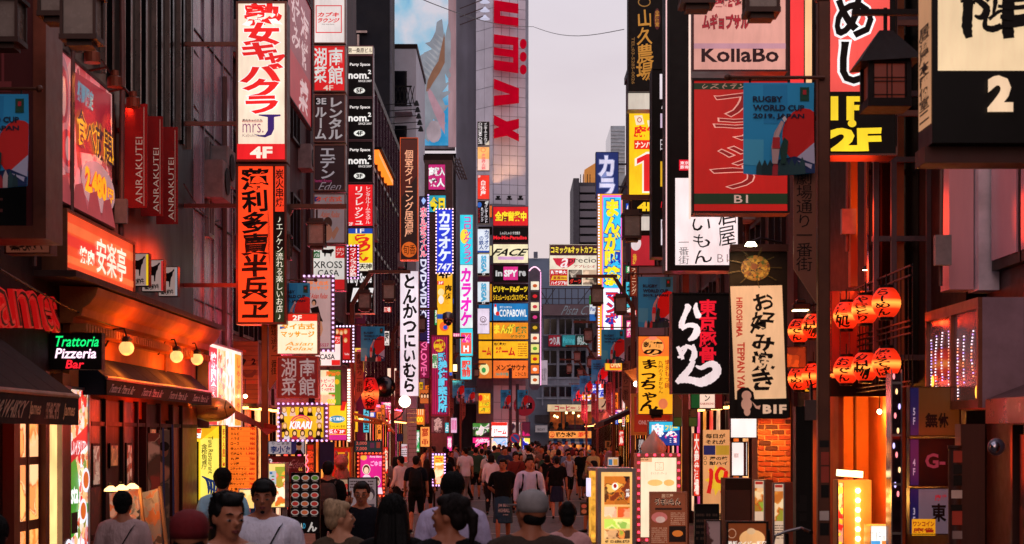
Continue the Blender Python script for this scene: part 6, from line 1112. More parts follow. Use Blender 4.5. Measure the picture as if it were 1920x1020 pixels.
# ramen sign
s = Sign('black ramen sign with giant flowing white brush kana and red characters', 1260, 549, 1371, 738, 17, fr=paint('#1c0a0c', .5), fw=3, d=.3, lit=.95); s.face('#12060a', e=0)
s.t('東京豚骨', (1311, 562, 1343, 680), '#f0142c', .95, v=1, b=.03, br=.15)
WS = '#ffe8e8'
stroke(s, [(1306, 568), (1304, 578), (1309, 592), (1313, 588)], [3, 9, 12, 4], WS, .95); stroke(s, [(1284, 572), (1290, 576), (1284, 590), (1278, 606), (1276, 616)], [3, 12, 9, 11, 6], WS, .95); stroke(s, [(1277, 617), (1290, 610), (1304, 612), (1306, 622), (1300, 632), (1290, 638)], [8, 8, 10, 14, 12, 4], WS, .95)
stroke(s, [(1270, 650), (1276, 662), (1280, 674)], [6, 8, 6], WS, .95); stroke(s, [(1288, 646), (1284, 656), (1276, 668), (1270, 670)], [5, 7, 6, 3], WS, .95); stroke(s, [(1274, 656), (1288, 650), (1300, 656), (1301, 668), (1294, 678)], [6, 7, 9, 12, 6], WS, .95); stroke(s, [(1299, 646), (1302, 656)], [4, 7], WS, .95)
stroke(s, [(1300, 676), (1292, 692), (1278, 708), (1268, 718)], [8, 12, 13, 8], WS, .95); stroke(s, [(1268, 716), (1286, 712), (1300, 714), (1314, 717), (1330, 710), (1342, 700), (1343, 690), (1336, 683), (1326, 684), (1314, 690), (1304, 686)], [6, 13, 13, 17, 19, 17, 16, 13, 10, 8, 3], WS, .95)
# pancake banner
s = Sign('long cream cloth banner with black brush kana and sideways red capitals', 1368, 466, 1476, 785, 14.5, fr=paint('#2a140c', .6), fw=0, d=.03, lit=.42, name='hanging_banner', cat='banner'); s.face('#1c0c08', e=0)
s.poly([(1369, 537), (1466, 535), (1474, 747), (1378, 749)], '#f8c090', .78); s.t('お好み焼き', (1408, 548, 1452, 732), '#180a06', 0, v=1, b=.03, br=1); s.t('HIROSHIMA', (1380, 558, 1392, 632), '#c8301c', .8, turn=1, b=.03); s.t('TEPPAN YAKI', (1382, 642, 1396, 738), '#c8301c', .8, turn=1, b=.03)
fd = photo(('#3a4a10', '#a86a18', '#4a1c08', '#b89030', '#2a1004'), .3, 45); s.ell(1416, 503, 27, 24, fd, name='printed_food'); s.ell(1414, 500, 6, 6, '#a85830', .4)
for i in range(26): a = i*.7; r_ = 30+(i*37 % 17); s.poly([(1414+20*math.cos(a), 502+18*math.sin(a)), (1414+r_*1.25*math.cos(a), 502+r_*.85*math.sin(a)), (1414+r_*1.25*math.cos(a+.03), 502+r_*.85*math.sin(a+.03))], '#7a5a18', .2)
s.poly([(1379, 749), (1379, 734), (1388, 727), (1400, 727), (1410, 736), (1412, 749), (1476, 747), (1476, 784), (1380, 784)], '#160906', 0); s.ell(1397, 742, 9, 9, '#d89880', .6); s.ell(1397, 758, 10, 12, '#d89880', .6); s.ell(1398, 772, 6, 8, '#d89880', .6); s.poly([(1406, 752), (1416, 762), (1423, 760), (1421, 768), (1414, 766)], '#d89880', .6); s.t('B1F', (1427, 759, 1471, 776), '#e8b898', .75, b=.05)
MB().box(-s.W/2, s.W/2, -.06, -.01, s.H-.03, s.H+.03).build('top_bar', BROWN, s.root)
fl = thing('banner_lamp', 'small bright lamp shining at the top of the pancake banner', 'lamp', P(1408, 461, 14.0)); MB().lathe([(.03, .03), (.05, .0), (.03, -.0)], n=12).build('bulb', glow('#fff0c0', 25, 0), fl); MB().tube([(0, 0, .03), (.1, .15, .08), (.3, .3, .06)], .012, 6).build('arm', BLACK, fl); spot('banner_beam', P(1408, 464, 13.9), P(1412, 620, 14.5), '#ffb060', 12, 110)
# vertical folded cloth hood figure
gh = thing('draped_cloth', 'pale cloth draped like a hood before the blue mahjong sign', 'draped cloth', (X(1226, 21), 21, Z(852, 21))); mm = MB(); N = 24
for j, (t, r_) in enumerate(((0, .008), (.04, .03), (.10, .065), (.16, .11), (.22, .135), (.27, .125), (.34, .10), (.44, .115))):
    for i in range(N): a = 2*PI*i/N; k_ = 1+(.22*math.sin(a*4+.6)+.1*math.sin(a*7))*min(1, t*5); mm.v.append((r_*k_*math.cos(a)-.04*t, .7*r_*k_*math.sin(a), .30-t-.03*math.cos(a*3+1)*min(1, t*6)))
for j in range(7):
    for i in range(N): mm.f.append((j*N+i, j*N+(i+1) % N, (j+1)*N+(i+1) % N, (j+1)*N+i)); mm.m.append(0)
mm.build('cloth', paint('#d8b0a0', .8), gh, smooth=True); MB().tube([(-.02, 0, -.1), (-.02, 0, -1.8)], .02).build('pole', BROWN, gh)
# nineteen banner
s = Sign('cream and yellow hanging banner with a huge red handwritten nineteen', 1318, 806, 1368, 1000, 19.5, fr=paint('#8a5a3a', .6), fw=0, d=.02, lit=.72, name='hanging_banner', cat='banner'); s.face('#ffb070'); s.t('毎日が\nそれが', (1323, 812, 1360, 834), '#2a100a', 0, b=.03); s.face('#30306a', (1319, 835, 1341, 853), .5); s.face('#d8a030', (1342, 835, 1367, 853), .7); s.t('灘の銘\n酎ハイ', (1330, 855, 1364, 873), '#2a100a', 0, b=.03); s.ell(1322, 859, 3, 3.6, '#2a100a', 0, ring=.8); s.ell(1322, 868, 3, 3.6, '#2a100a', 0, ring=.8)
s.poly([(1345+(24 if i % 2 else 14)*math.cos(i*PI/9), 900+(30 if i % 2 else 18)*math.sin(i*PI/9)) for i in range(18)], '#ffc830', .8); stroke(s, [(1329, 880), (1333, 884), (1332, 904), (1328, 925)], [4, 8, 7, 8], '#e02018', .9); stroke(s, [(1360, 882), (1350, 878), (1343, 890), (1346, 902), (1356, 900), (1361, 884), (1359, 904), (1352, 924)], [4, 6, 7, 7, 6, 7, 7, 6], '#e02018', .9); s.t('旨カ\n無料', (1342, 960, 1366, 990), '#2a100a', 0, b=.04)
# lit white panels
for k, (x0, x1, y0, y1, Y) in enumerate(((1368, 1420, 770, 822, 20.5), (1370, 1402, 828, 893, 20.4))):
    s = Sign(('wide', 'lower')[k]+' plain white lit panel beside the glowing brick pier', x0, y0, x1, y1, Y, fr=paint('#3a1c10', .5), fw=2, d=.1, lit=1.15); s.face('#fff0ea'); 
    if k: s.t('|||||', (1376, 850, 1384, 858), '#c04838', .8); s.face('#5a1c10', (1394, 830, 1399, 892), 0)
# red brown case
cs = thing('red_brown_cabinet', 'dark red wooden cabinet standing before the brick pier', 'cabinet', (X(1384, 18.5), 18.5, 0)); MB().box(-.14, .14, 0, .4, .02, Z(897, 18.5)).build('body', paint('#2c0c08', .5), cs); MB().box(-.13, .13, -.01, -.001, .1, 1.5).build('door', paint('#3a120c', .5), cs)
# lit floor signs in the lower middle right
s = Sign('tall lit yakitori menu sign with photographs and a phone line along the bottom', 1120, 878, 1192, 1045, 17.5, fr=ALU, fw=7, d=.35, lit=1.05, name='floor_sign', cat='floor sign', leg=0); s.face('#ffc070'); MB().box(-s.W/2, s.W/2, 0, .35, -s.root.location.z+.02, -.001).build('base', ALU, s.root)
s.face(photo(('#1c0c06', '#8a3410', '#d87820', '#3a180a', '#f0b050'), 1, 9), (1133, 893, 1181, 946)); s.face(photo(('#f8a850', '#e8d8b0', '#d84818', '#a03010'), 1.05, 9), (1133, 950, 1156, 970)); s.face(photo(('#e8d8a0', '#d8501c', '#70a028'), 1.05, 9), (1158, 950, 1181, 970)); s.face(photo(('#a8d038', '#f0e890', '#60a020'), 1.1, 9), (1133, 973, 1181, 991)); s.face(photo(('#88a830', '#f08840', '#1c0c06', '#ffc080'), 1, 9), (1133, 994, 1181, 1010)); s.ell(1153, 912, 6, 7, '#f8f0e0', 1.1); s.ell(1153, 911, 3, 4, '#c02018', .9); s.t('焼鳥', (1173, 917, 1180, 932), '#f8f0e8', 1.1, v=1, b=.03); s.t('4F  03-6886-8759', (1134, 1012, 1180, 1018), '#1c1008', 0, b=.03)
s = Sign('white lit oil massage floor sign edged with red and amber light dots', 1193, 850, 1276, 1015, 18.6, fr=paint('#a87868', .4, .4), fw=8, d=.35, lit=1.1, name='floor_sign', cat='floor sign', leg=1); s.face('#ffe4c0'); s.ringbox(1228, 867, 1244, 882, .8, '#c8a070', .8); s.t('ふ', (1232, 869, 1240, 880), '#a87848', .7, b=-.02); s.t('オイルマッサージ', (1220, 885, 1250, 890), '#a87848', .7, b=-.01); s.ell(1228, 905, 14, 6, '#ffc070', 1.1); s.ell(1254, 905, 10, 6, '#ffb868', 1.1); s.face('#e8a878', (1196, 854, 1222, 866)); lines_of_print(s, (1199, 856, 1215, 864), 2, '#6a2c18', 0)
s.bulbs(15, '#ff4058', 2.4, .28, (1197, 853, 1272, 1012))
s = Sign('brown pub menu stand with pale brush heading and dish photographs', 1218, 922, 1288, 1060, 15.2, fr=paint('#c07858', .4, .3), fw=2.5, d=.06, lit=.42, name='menu_board', cat='menu board'); s.face('#a85030'); s.t('居酒屋', (1240, 926, 1262, 933), '#f0b890', .6, b=.02); s.t('うまいもん', (1229, 934, 1276, 948), '#2a0c08', 0, b=.03, o=('#f8c0a0', .05, .6), br=.5); s.face('#4a1c10', (1228, 952, 1278, 956), .3); s.ell(1236, 970, 15, 10, '#d87068', .6); s.ell(1238, 974, 9, 6, '#e8b8a8', .6); s.face('#2a0c06', (1254, 986, 1286, 1016), .2); s.ell(1270, 1000, 10, 6, '#d87028', .7); lines_of_print(s, (1257, 960, 1284, 984), 7, '#e0a080', .5); lines_of_print(s, (1221, 988, 1250, 1018), 8, '#e0a080', .5); MB().box(-s.W/2, s.W/2, .02, .05, -s.root.location.z+.02, -.001).build('stand', BROWN, s.root)
s = Sign('large black framed lit sandwich board with a pale round bun photograph and white kana', 1361, 977, 1440, 1070, 12.6, fr=BLACK, fw=4, d=.06, lit=.95, name='menu_board', cat='menu board'); s.face('#8a3c14', e=.6); s.ell(1410, 1010, 24, 17, '#f0b070', .95); s.ell(1408, 996, 8, 6, '#e8b888', .9); s.ell(1372, 1000, 8, 9, '#d8a080', .8, ring=1.2); s.t('鉄板ベイビー新宿', (1364, 1014, 1436, 1024), '#fff0e0', 1, b=.02); MB().tube([(s.W/2, .03, .3), (s.W/2+.15, .5, -s.root.location.z+.02)], .02).build('leg', BLACK, s.root)
for k, (x0, x1, y0, Y) in enumerate(((1412, 1434, 899, 19), (1449, 1471, 905, 17))):
    s = Sign(('taller and narrower', 'shorter')[k]+' white menu board leaning by the brick pier', x0, y0, x1, 1040, Y, fr=ALU, fw=2.5, d=.05, lit=.75, name='menu_board', cat='menu board'); s.face('#f0c8a8'); s.face(photo(('#f0d8a8', '#d88830', '#a84c18', '#88a030'), .85, 9), (x0+3, y0+16, x1-3, y0+(72 if k else 60))); s.face('#c02c20', (x0+4, y0+4, x1-4, y0+9)); lines_of_print(s, (x0+3, y0+78, x1-3, y0+106), 6, '#7a2818', .2)
    MB().box(s.W/2+.005, s.W/2+.09, 0, .06, -s.root.location.z+.02, s.H).build('rear_leaf', paint('#7a3a20', .6), s.root)
s = Sign('dark leaning menu photo stand in front of the massage sign, lowest on the pavement', 1322, 975, 1352, 1060, 14, fr=BLACK, fw=2, d=.06, lit=.3, name='menu_board', cat='menu board'); s.face(photo(('#2a0c0c', '#6a3038', '#3a1814', '#8a6a68'), .35, 9))
s = Sign('black chalk menu board with rows, standing behind the nineteen banner', 1302, 945, 1348, 1030, 16.6, fr=BLACK, fw=2, d=.05, lit=.12, name='menu_board', cat='menu board'); s.face('#0a0605', e=0); lines_of_print(s, (1305, 960, 1345, 1015), 5, '#4a2c20', .2)
s = Sign('tiny red menu poster propped low beside the waitress', 1088, 942, 1102, 966, 36, fr=BLACK, fw=1, d=.05, lit=.35, name='menu_board', cat='menu board'); s.face('#3a0c08'); s.ell(1095, 949, 5, 4, '#b04030', .6); s.ell(1095, 959, 5, 4, '#a84c30', .6)
s = Sign('small white counter card on the lit yellow stall counter', 1139, 857, 1160, 874, 33, fr=WHITE, fw=1, d=.05, lit=.75, name='counter_card', cat='counter card'); s.face('#e8d0b8'); s.face('#4080b0', (1141, 861, 1148, 872)); s.face('#e0a040', (1150, 861, 1158, 872))
st = thing('stall_counter', 'lit yellow stall counter with a metal rim by the waitress', 'counter', (X(1142, 33), 33, 0)); MB().box(-.35, .4, 0, .9, .02, 1.4).build('body', glow('#ffb840', 1, .5, 5), st); MB().box(-.38, .43, -.03, .93, 1.401, 1.46).build('rim', ALU, st); MB().box(-.42, -.352, 0, .5, .9, 1.25).build('side_screen', glow('#e8e0ff', 1.1, .2), st)
s = Sign('small black and white tavern side sign beyond the draped cloth', 1194, 822, 1210, 852, 33, fr=TRIM, fw=.7, d=.1, lit=.6, mount=RW); s.face('#10141c', e=0); s.t('居酒', (1197, 824, 1207, 850), '#c8c0c0', .7, v=1, b=.03)
s = Sign('round wooden izakaya plaque with black kanji at the far corner', 1134, 826, 1146, 848, 70, fr=TRIM, fw=.5, d=.1, lit=.5, mount=RW); s.face('#8a4420'); s.t('居酒', (1137, 828, 1143, 846), '#1a0c08', 0, v=1, b=.04)
s = Sign('tilted white paper sign with a black symbol under the private room sign', 1120, 748, 1150, 768, 80, fr=WHITE, fw=.4, d=.05, lit=.6); s.face('#e0b890'); s.t('ノ', (1127, 751, 1137, 765), '#2a1810', 0, b=.05)
for k, (px, Y) in enumerate(((1150, 62), (1158, 50), (1168, 44), (1176, 40))):
    a = thing('sloped_awning', 'dark sloped shop awning, '+('last and smallest', 'third along', 'second along', 'broadest, next to the hanging shirt')[k]+' the lane edge', 'awning', (X(px, Y), Y, 2.3), group='dark awnings along the lane edge'); w = .6
    MB().add([(-w, -1, .1), (w*1.4, -1, .75), (w*1.4, 2, .75), (-w, 2, .1), (-w, -1, .0), (w*1.4, -1, .65), (w*1.4, 2, .65), (-w, 2, .0)], [(0, 1, 2, 3), (7, 6, 5, 4), (0, 4, 5, 1), (3, 2, 6, 7), (0, 3, 7, 4)]).build('cloth', paint(('#7a1c14', '#2a1612', '#3a1a14', '#1c1010')[k], .7), a)
# lanterns in two rows
LT = ('らーめん', 'やきとり', '酒処', '焼そば', '名物', 'おでん', 'もつ焼', 'ビール')
for r_, z in enumerate((3.50, 2.86)):
    for k in range(6):
        y = 18.1+k*.98; x = 3.97-.02*k
        lantern(('largest', 'second', 'third', 'fourth', 'fifth', 'smallest')[k]+' red lantern'+(' counting from the largest' if 0 < k < 5 else '')+' of the '+('upper', 'lower')[r_]+' lantern row', (x, y, z-.16), .155, .32, LT[(k+r_*3) % 8], '#ff3010', 1.15, 'red lanterns in two rows', 'red_lantern', rz=-.5)
    point('lantern_light', (3.75, 19.2, z-.02), '#ff3a10', 22, .15); point('lantern_light', (3.85, 21.5, z-.02), '#ff3a10', 18, .15)
rk = thing('lantern_rack', 'thin metal rack behind the two rows of red lanterns', 'rack', (4.15, 20.3, 2.6)); mm = MB()
for z in (0, .05, .55, .62, .68, 1.15, 1.25): mm.box(-.02, .0, -2.6, 2.6, z+.0, z+.015)
for i in range(30): mm.box(.001, .012, -2.6+i*.18, -2.59+i*.18, .01, 1.28)
mm.build('grid', BLACK, rk)
s = Sign('small yellow vertical sign under the far end of the lantern rows', 1506, 695, 1520, 735, 24.6, fr=TRIM, fw=1, d=.2, lit=.9); s.face('#ffa820'); s.t('入口', (1509, 699, 1517, 731), '#5a1c08', 0, v=1, b=.02)
s = Sign('dim gold speckled panel between the pancake banner and the lanterns', 1472, 650, 1512, 690, 22, fr=TRIM, fw=1, d=.2, lit=.25); s.face(photo(('#3a1c08', '#5a3410', '#3a1c08', '#8a5a18'), .35, 8))
fl = thing('wall_floodlight', 'flat black floodlight pointing down beside the lanterns', 'floodlight', P(1500, 578, 22)); MB().box(-.1, .12, -.1, .1, -.02, .06).box(-.05, .06, -.08, .08, .061, .11).build('head', BLACK, fl, bev=.01); MB().box(-.09, .1, -.09, .09, -.035, -.021).build('lens', glow('#ffe0a0', 6, 0), fl); MB().tube([(.1, 0, .03), (.45, .1, .1)], .012).build('arm', BLACK, fl)
for k, (px, py) in enumerate(((1626, 503), (1649, 500))):
    f = thing('ball_spotlight', ('lit downward', 'dark round')+() and '' or ('bright downward cap spotlight on the glowing timber strip', 'dark round backed spotlight on the glowing timber strip')[k], 'spotlight', P(px, py, 20.3))
    if k: MB().ell((0, 0, 0), .065, 14, 10).build('shade', BLACK, f, smooth=True); spot('timber_beam', P(px, 495, 20.2), P(1648, 340, 20.75), '#ff9030', 70, 70)
    else: MB().lathe([(.03, .03), (.06, 0), (.062, -.02)], n=14).build('shade', BLACK, f); MB().lathe([(.001, -.021), (.058, -.022)], n=14).build('bulb', glow('#ffe8b0', 14, 0), f); spot('timber_beam', P(px, 508, 20.2), P(1610, 700, 20.75), '#ff9030', 25, 110)
s = Sign('tall lit cloth strip with faint kana under the yellow figured sign', 1641, 300, 1661, 522, 20.6, fr=TRIM, fw=0, d=.02, lit=.55, name='hanging_banner', cat='banner'); s.face('#d87838', e=.5); s.t('それんば酒', (1645, 306, 1653, 500), '#3a1c28', .2, v=1, b=-.0, br=.6)
# entrance: pendant, poster, bulb column, teppan box
pd = thing('pendant_lamp', 'small pendant bulb glowing inside the orange entrance', 'pendant lamp', P(1649, 772, 21.6)); MB().ell((0, 0, 0), .03, 10, 8).build('bulb', glow('#fff0c0', 22, 0), pd); MB().tube([(0, 0, .03), (0, 0, .35)], .006, 5).build('cord', BLACK, pd); point('entrance_light', P(1640, 782, 21.4), '#ff9a38', 60, .06); point('entrance_light', P(1615, 900, 21.3), '#ff9a38', 40, .06)
s = Sign('red and brown boat and dish poster on the orange entrance wall', 1637, 812, 1663, 882, 22.3, fr=BROWN, fw=.6, d=.02, lit=.4, name='wall_poster', cat='poster'); s.face('#c01810', (1637.6, 813, 1662, 832), .5); s.face(photo(('#3a1408', '#c88850', '#5a2410', '#e8b880'), .5, 12), (1637.6, 832, 1662, 881)); s.ell(1650, 852, 4, 20, '#e0a060', .6)
bc = thing('bulb_column', 'cream box column with a vertical row of bulbs and a glowing capsule lamp on top', 'lit column', (X(1602, 18), 18, 0)); MB().box(-.17, .18, 0, .3, .02, Z(900, 18)).build('body', paint('#d89850', .6), bc)
for i in range(7): MB().ell(((1608-1602)/F*18, -.02, Z(920+i*18, 18)), .028, 12, 8).build('bulb', glow('#ffe090', 8, 0), bc)
MB().box((1603-1602)/F*18, (1613-1602)/F*18, -.004, -.001, .1, 1.55).build('bulb_board', glow('#ffc060', 1.3), bc); MB().tube([(-.19, 0, 1.7), (.08, -.05, 1.68)], .035, 12).build('capsule_lamp', glow('#ffe8a8', 4, .3, 12), bc); point('column_light', (X(1602, 17.6), 17.6, 1.45), '#ffb050', 22, .1)
s = Sign('white lit corner sign with blocky capitals beside the bulb column', 1631, 985, 1674, 1040, 17.6, fr=paint('#ffb860', .5), fw=1, d=.3, lit=1.2, name='floor_sign', cat='floor sign'); s.face('#f8f4e8'); s.t('TEPPAN', (1635, 993, 1686, 1012), '#ffffff', 1.3, b=.07, o=('#8a6a58', .035, .5)); s.face('#50a0d8', (1633, 1014, 1650, 1024)); s.face('#e88838', (1653, 1014, 1672, 1024))
s = Sign('red menu flag with white dots clipped to the side of the bulb column', 1571, 905, 1581, 1040, 17.8, fr=BROWN, fw=.5, d=.05, lit=.7); s.face(photo(('#d01818', '#f0c0a0', '#c01010', '#f8d840'), .8, 16))
# glass strip with steel
gs_ = thing('glass_cabinet', 'narrow tall glass show cabinet with steel shelves reflecting lights', 'glass cabinet', (X(1681, 17), 17, 0)); MB().box(-.05, .05, .01, .25, .02, Z(700, 17)).build('body', paint('#4a3440', .15, .7, .7, 7), gs_); MB().box(-.055, -.045, -.01, .009, .02, 2.75).box(.045, .055, -.01, .009, .02, 2.75).build('post', ALU, gs_)
for py in (718, 816, 908, 1000): MB().box(-.044, .044, -.012, .008, Z(py, 17)-.012, Z(py, 17)+.012).build('shelf', ALU, gs_)
for i in range(10): MB().ell(((i*7 % 5-2)*.014, -.005, 2.68-i*.13-.02*(i % 3)), (.012, .006, .03), 8, 6).build('painted_glint', glow(('#ff8a90', '#ffd090', '#d0c0ff')[i % 3], 1.6, 0), gs_)  # glowing beads stand in for reflections on the glass
# directory boards
for k, (y0, y1, c, fl_) in enumerate(((725, 818, '#6a3a10', '5'), (822, 912, '#0a0608', '4'), (915, 1002, '#8a7888', '3'))):
    s = Sign(('brown directory board with a cut off black character, fifth floor', 'black directory board with a dim pink letter, fourth floor', 'grey directory board with a black mahjong character, third floor')[k], 1704, y0, 1800, y1, 16.6, fr=paint('#1c0c08', .5), fw=1.5, d=.1, lit=.4, group='floor directory boards'); s.face(c, e=.35 if k != 1 else 0); s.face('#0c1450', (1706, y0+2, 1722, y1-2), .6); s.t(fl_+'F', (1709, y0+(y1-y0)*.40, 1718, y0+(y1-y0)*.78), '#b8b0c8', .6, v=1, b=.03)
    if k == 0: s.t('無', (1734, 774, 1758, 802), '#0c0604', 0, b=.04); s.t('休', (1758, 774, 1778, 802), '#0c0604', 0, b=.04)
    if k == 1: s.t('G-', (1734, 850, 1772, 878), '#7a3048', .5, b=.03)
    if k == 2: s.t('麻雀', (1752, 927, 1776, 939), '#c02838', .5, b=.03); s.t('東', (1745, 944, 1774, 978), '#0c0604', 0, b=.03); s.face('#f8a818', (1709, 973, 1753, 1004), .8); s.t('ワンコイン\n麻雀', (1711, 976, 1751, 1000), '#b02010', .6, b=.04)
# mirrored box sign, reflected lights drawn as glowing beads
mb = thing('mirrored_sign_box', 'mirror faced box sign with sparkling lights reflected in curved letters, grey side', 'sign', (4.5, 16.6, Z(765, 15.6)))
H_ = Z(557, 15.6)-Z(765, 15.6); MB().box(-.2, .18, -1, 1, 0, H_).build('housing', paint('#a07c8a', .5, .1), mb)
mm = MB(); mm.box(-.24, -.201, -1, 1, H_-.1, H_).box(-.24, -.201, -1, 1, 0, .08).box(-.24, -.201, -1, -.95, .081, H_-.101).box(-.24, -.201, .95, 1, .081, H_-.101).box(-.24, -.201, -.03, .03, .081, H_-.101); mm.build('frame', paint('#8a5040', .35, .6), mb)
MB().box(-.21, -.2005, -.949, -.031, .081, H_-.101).box(-.21, -.2005, .031, .949, .081, H_-.101).build('mirror_face', paint('#a08490', .12, .6, .3, 3), mb)
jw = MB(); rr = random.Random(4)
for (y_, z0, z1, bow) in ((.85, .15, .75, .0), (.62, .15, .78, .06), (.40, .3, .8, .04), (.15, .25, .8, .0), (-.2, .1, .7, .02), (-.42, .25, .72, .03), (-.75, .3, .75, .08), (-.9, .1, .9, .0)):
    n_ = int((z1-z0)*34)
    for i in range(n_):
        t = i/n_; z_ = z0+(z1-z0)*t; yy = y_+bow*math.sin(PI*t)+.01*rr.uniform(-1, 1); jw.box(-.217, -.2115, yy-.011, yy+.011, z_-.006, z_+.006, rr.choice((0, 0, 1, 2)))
o = jw.build('painted_sparkle', [glow('#ffe8f8', 1.8, 0), glow('#c8a8ff', 1.5, 0), glow('#ff9a70', 1.6, 0)], mb); o['kind'] = 'stuff'
for y_, z_ in ((.8, .3), (.6, .16), (.02+.1, .14), (-.85, .15)): MB().ell((-.213, y_, z_), (.004, .05, .06), 10, 8).build('painted_warm_glint', glow('#ffb040', 2.4, 0), mb)  # glowing discs painted as warm reflections in the mirror face
mt = thing('metal_canopy', 'copper toned metal canopy box under the mirrored sign', 'canopy', (4.6, 14.5, 2.2)); MB().box(-.3, .3, -1.4, 1.0, 0, .22).build('fascia', paint('#8a4a30', .3, .7), mt); MB().add([(-.3, -1.4, .221), (-.3, 1.0, .221), (.3, 1.0, .45), (.3, -1.4, .45)], [(0, 1, 2, 3)]).build('top', paint('#5a3c40', .4, .4), mt)
dw = thing('glass_entrance', 'dark framed glass entrance with blurred coloured reflections under the metal canopy', 'entrance', (4.7, 14.4, 0)); 
for y0, y1, cs, e in ((13.0, 13.9, ('#2a0c08', '#8a3018', '#1a0806'), .4), (14.0, 14.7, ('#d04818', '#f0b040', '#6a1c10', '#e86a80'), .8), (14.85, 15.3, ('#1a0806', '#5a1c10', '#0a0404'), .3)): MB().box(4.55, 4.58, y0, y1, .05, 2.1).build('pane', photo(cs, e, 3), dw, True)  # emissive colour cells paint the reflections into the panes
for y0 in (12.95, 13.93, 14.75, 15.35): MB().box(4.5, 4.6, y0, y0+.07, .02, 2.19).build('post', paint('#3a140e', .5), dw, True)
hm = thing('grey_door_mirror', 'grey rounded convex mirror hood on the pillar under the metal canopy', 'mirror', P(1868, 838, 13.4)); MB().ell((0, 0, 0), (.07, .06, .07), 16, 12).build('shell', paint('#5a5060', .3, .3), hm, smooth=True); MB().ell((-.02, -.04, 0), (.045, .03, .045), 12, 8).build('glass', paint('#b0a8b8', .1, 1), hm, smooth=True)
pc = thing('brown_corner_post', 'wide red brown corner post beside the directory boards', 'post', (X(1822, 15.4), 15.4, 0)); MB().box(-.1, .12, 0, .2, .02, Z(795, 15.4)).build('post', paint('#4a1c10', .5, 0, .4, (5, 5, .6)), pc)
# stickered posts
def stickers(root, x0, x1, ya, zs, seed):
    rr = random.Random(seed)
    for z in zs:
        h = rr.uniform(.05, .13); a = rr.uniform(0, .25)*(x1-x0); MB().box(x0+a, x1-.1*(x1-x0), ya-.003, ya-.001, z, z+h).build('sticker', paint(rr.choice(['#b8a8a0', '#2a2220', '#8a7a78', '#1c1614', '#a83a28', '#c8b8b0']), .6, 0, .2), root)
sp_ = thing('stickered_pole', 'dark pipe covered in torn stickers in front of the directory boards', 'pole', (X(1790, 14.8), 14.8, 0)); MB().lathe([(.055, .02), (.055, Z(842, 14.8)), (.065, Z(842, 14.8)+.01), (.065, Z(835, 14.8))], n=16).build('pipe', paint('#3a1814', .6, 0, .5, 12), sp_); stickers(sp_, -.05, .06, -.058, [1.2, 1.32, 1.44, 1.55, 1.66, 1.76, 1.86], 3)
tp = thing('utility_post', 'black utility post with stickers and a small lit patch by the bicycle', 'post', (X(1508, 15.2), 15.2, 0)); MB().box(-.075, .06, 0, .15, .02, Z(762, 15.2)).box(.061, .08, .02, .1, .02, Z(720, 15.2)).build('body', paint('#120a08', .5), tp); MB().box(.0, .11, -.04, -.001, Z(788, 15.2), Z(750, 15.2)).build('meter_box', paint('#5a4440', .5), tp); stickers(tp, -.06, .03, 0, [1.33, 1.42, 1.49, 1.20], 8)
bk = thing('bicycle', 'parked bicycle showing its handlebar and wheel below the brick pier', 'bicycle', (X(1475, 14.8), 14.8, 0)); bz = Z(1000, 14.8)
MB().tube([(-.12, 0, bz-.12), (-.1, 0, bz-.02), (.0, -.02, bz+.02), (.12, -.05, bz+.05), (.16, -.15, bz+.03)], .012).build('handlebar', ALU, bk); MB().tube([(.14, -.12, bz+.035), (.17, -.25, bz+.02)], .02).build('grip', BLACK, bk); MB().tube([(0, 0, bz), (.02, -.02, .75), (.05, -.05, .35)], .018).build('fork', BLACK, bk); MB().tube([(.05+0, -.05+.33*math.cos(t*PI/14), .35+.33*math.sin(t*PI/14)) for t in range(29)], .018, 6).build('wheel', BLACK, bk); MB().tube([(.0, 0, .9), (.0, .6, .5), (0, .95, .35)], .018).build('frame', paint('#3a4a30', .4), bk); MB().tube([(0, .95+.33*math.cos(t*PI/14), .35+.33*math.sin(t*PI/14)) for t in range(29)], .018, 6).build('wheel', BLACK, bk); MB().box(-.06, .06, .5, .72, .92, .97).build('saddle', BLACK, bk)
cr = thing('green_crate', 'green plastic crate stacked behind the leaning menu boards', 'crate', (X(1445, 20), 20.2, 0)); mm = MB()
for z in (.5, .75, 1.0): mm.box(-.25, .25, -.15, .15, z, z+.03)
for i in range(9): mm.box(-.25+i*.06, -.235+i*.06, -.151, -.15, .5, 1.05)
mm.box(-.25, .25, -.15, .15, .02, .45); mm.build('body', paint('#0e4a28', .5), cr)
# gauze: large japanese lantern near camera
jl = thing('roofed_lantern', 'dark wooden roofed lantern with paper windows hanging before the two floor sign', 'lantern', P(1660, 205, 12)); k_ = 10.6/F
wd_ = paint('#240e0b', .6, 0, .3, 9); MB().box(-46*k_, 46*k_, -46*k_, 46*k_, -2*k_, 16*k_).build('base', wd_, jl)
for sx in (-1, 1):
    for sy in (-1, 1): MB().box(sx*40*k_-5*k_, sx*40*k_+5*k_, sy*40*k_-5*k_, sy*40*k_+5*k_, 16.2*k_, 92*k_).build('post', wd_, jl)
mm = MB()
for f_ in (-1, 1):
    mm.box(-34*k_, 34*k_, f_*38*k_, f_*38*k_+.002, 16.5*k_, 91*k_); mm.box(f_*38*k_, f_*38*k_+.002, -34*k_, 34*k_, 16.5*k_, 91*k_)
mm.build('paper', glow('#8a3424', .28, .2), jl)
mm = MB()
for x in (-34, -6, 4, 32): mm.box(x*k_, (x+2.2)*k_, -41*k_, -39*k_, 17*k_, 91*k_)
for z in (22, 50, 58, 88): mm.box(-33*k_, 33*k_, -42.5*k_, -41.1*k_, z*k_, (z+2.2)*k_)
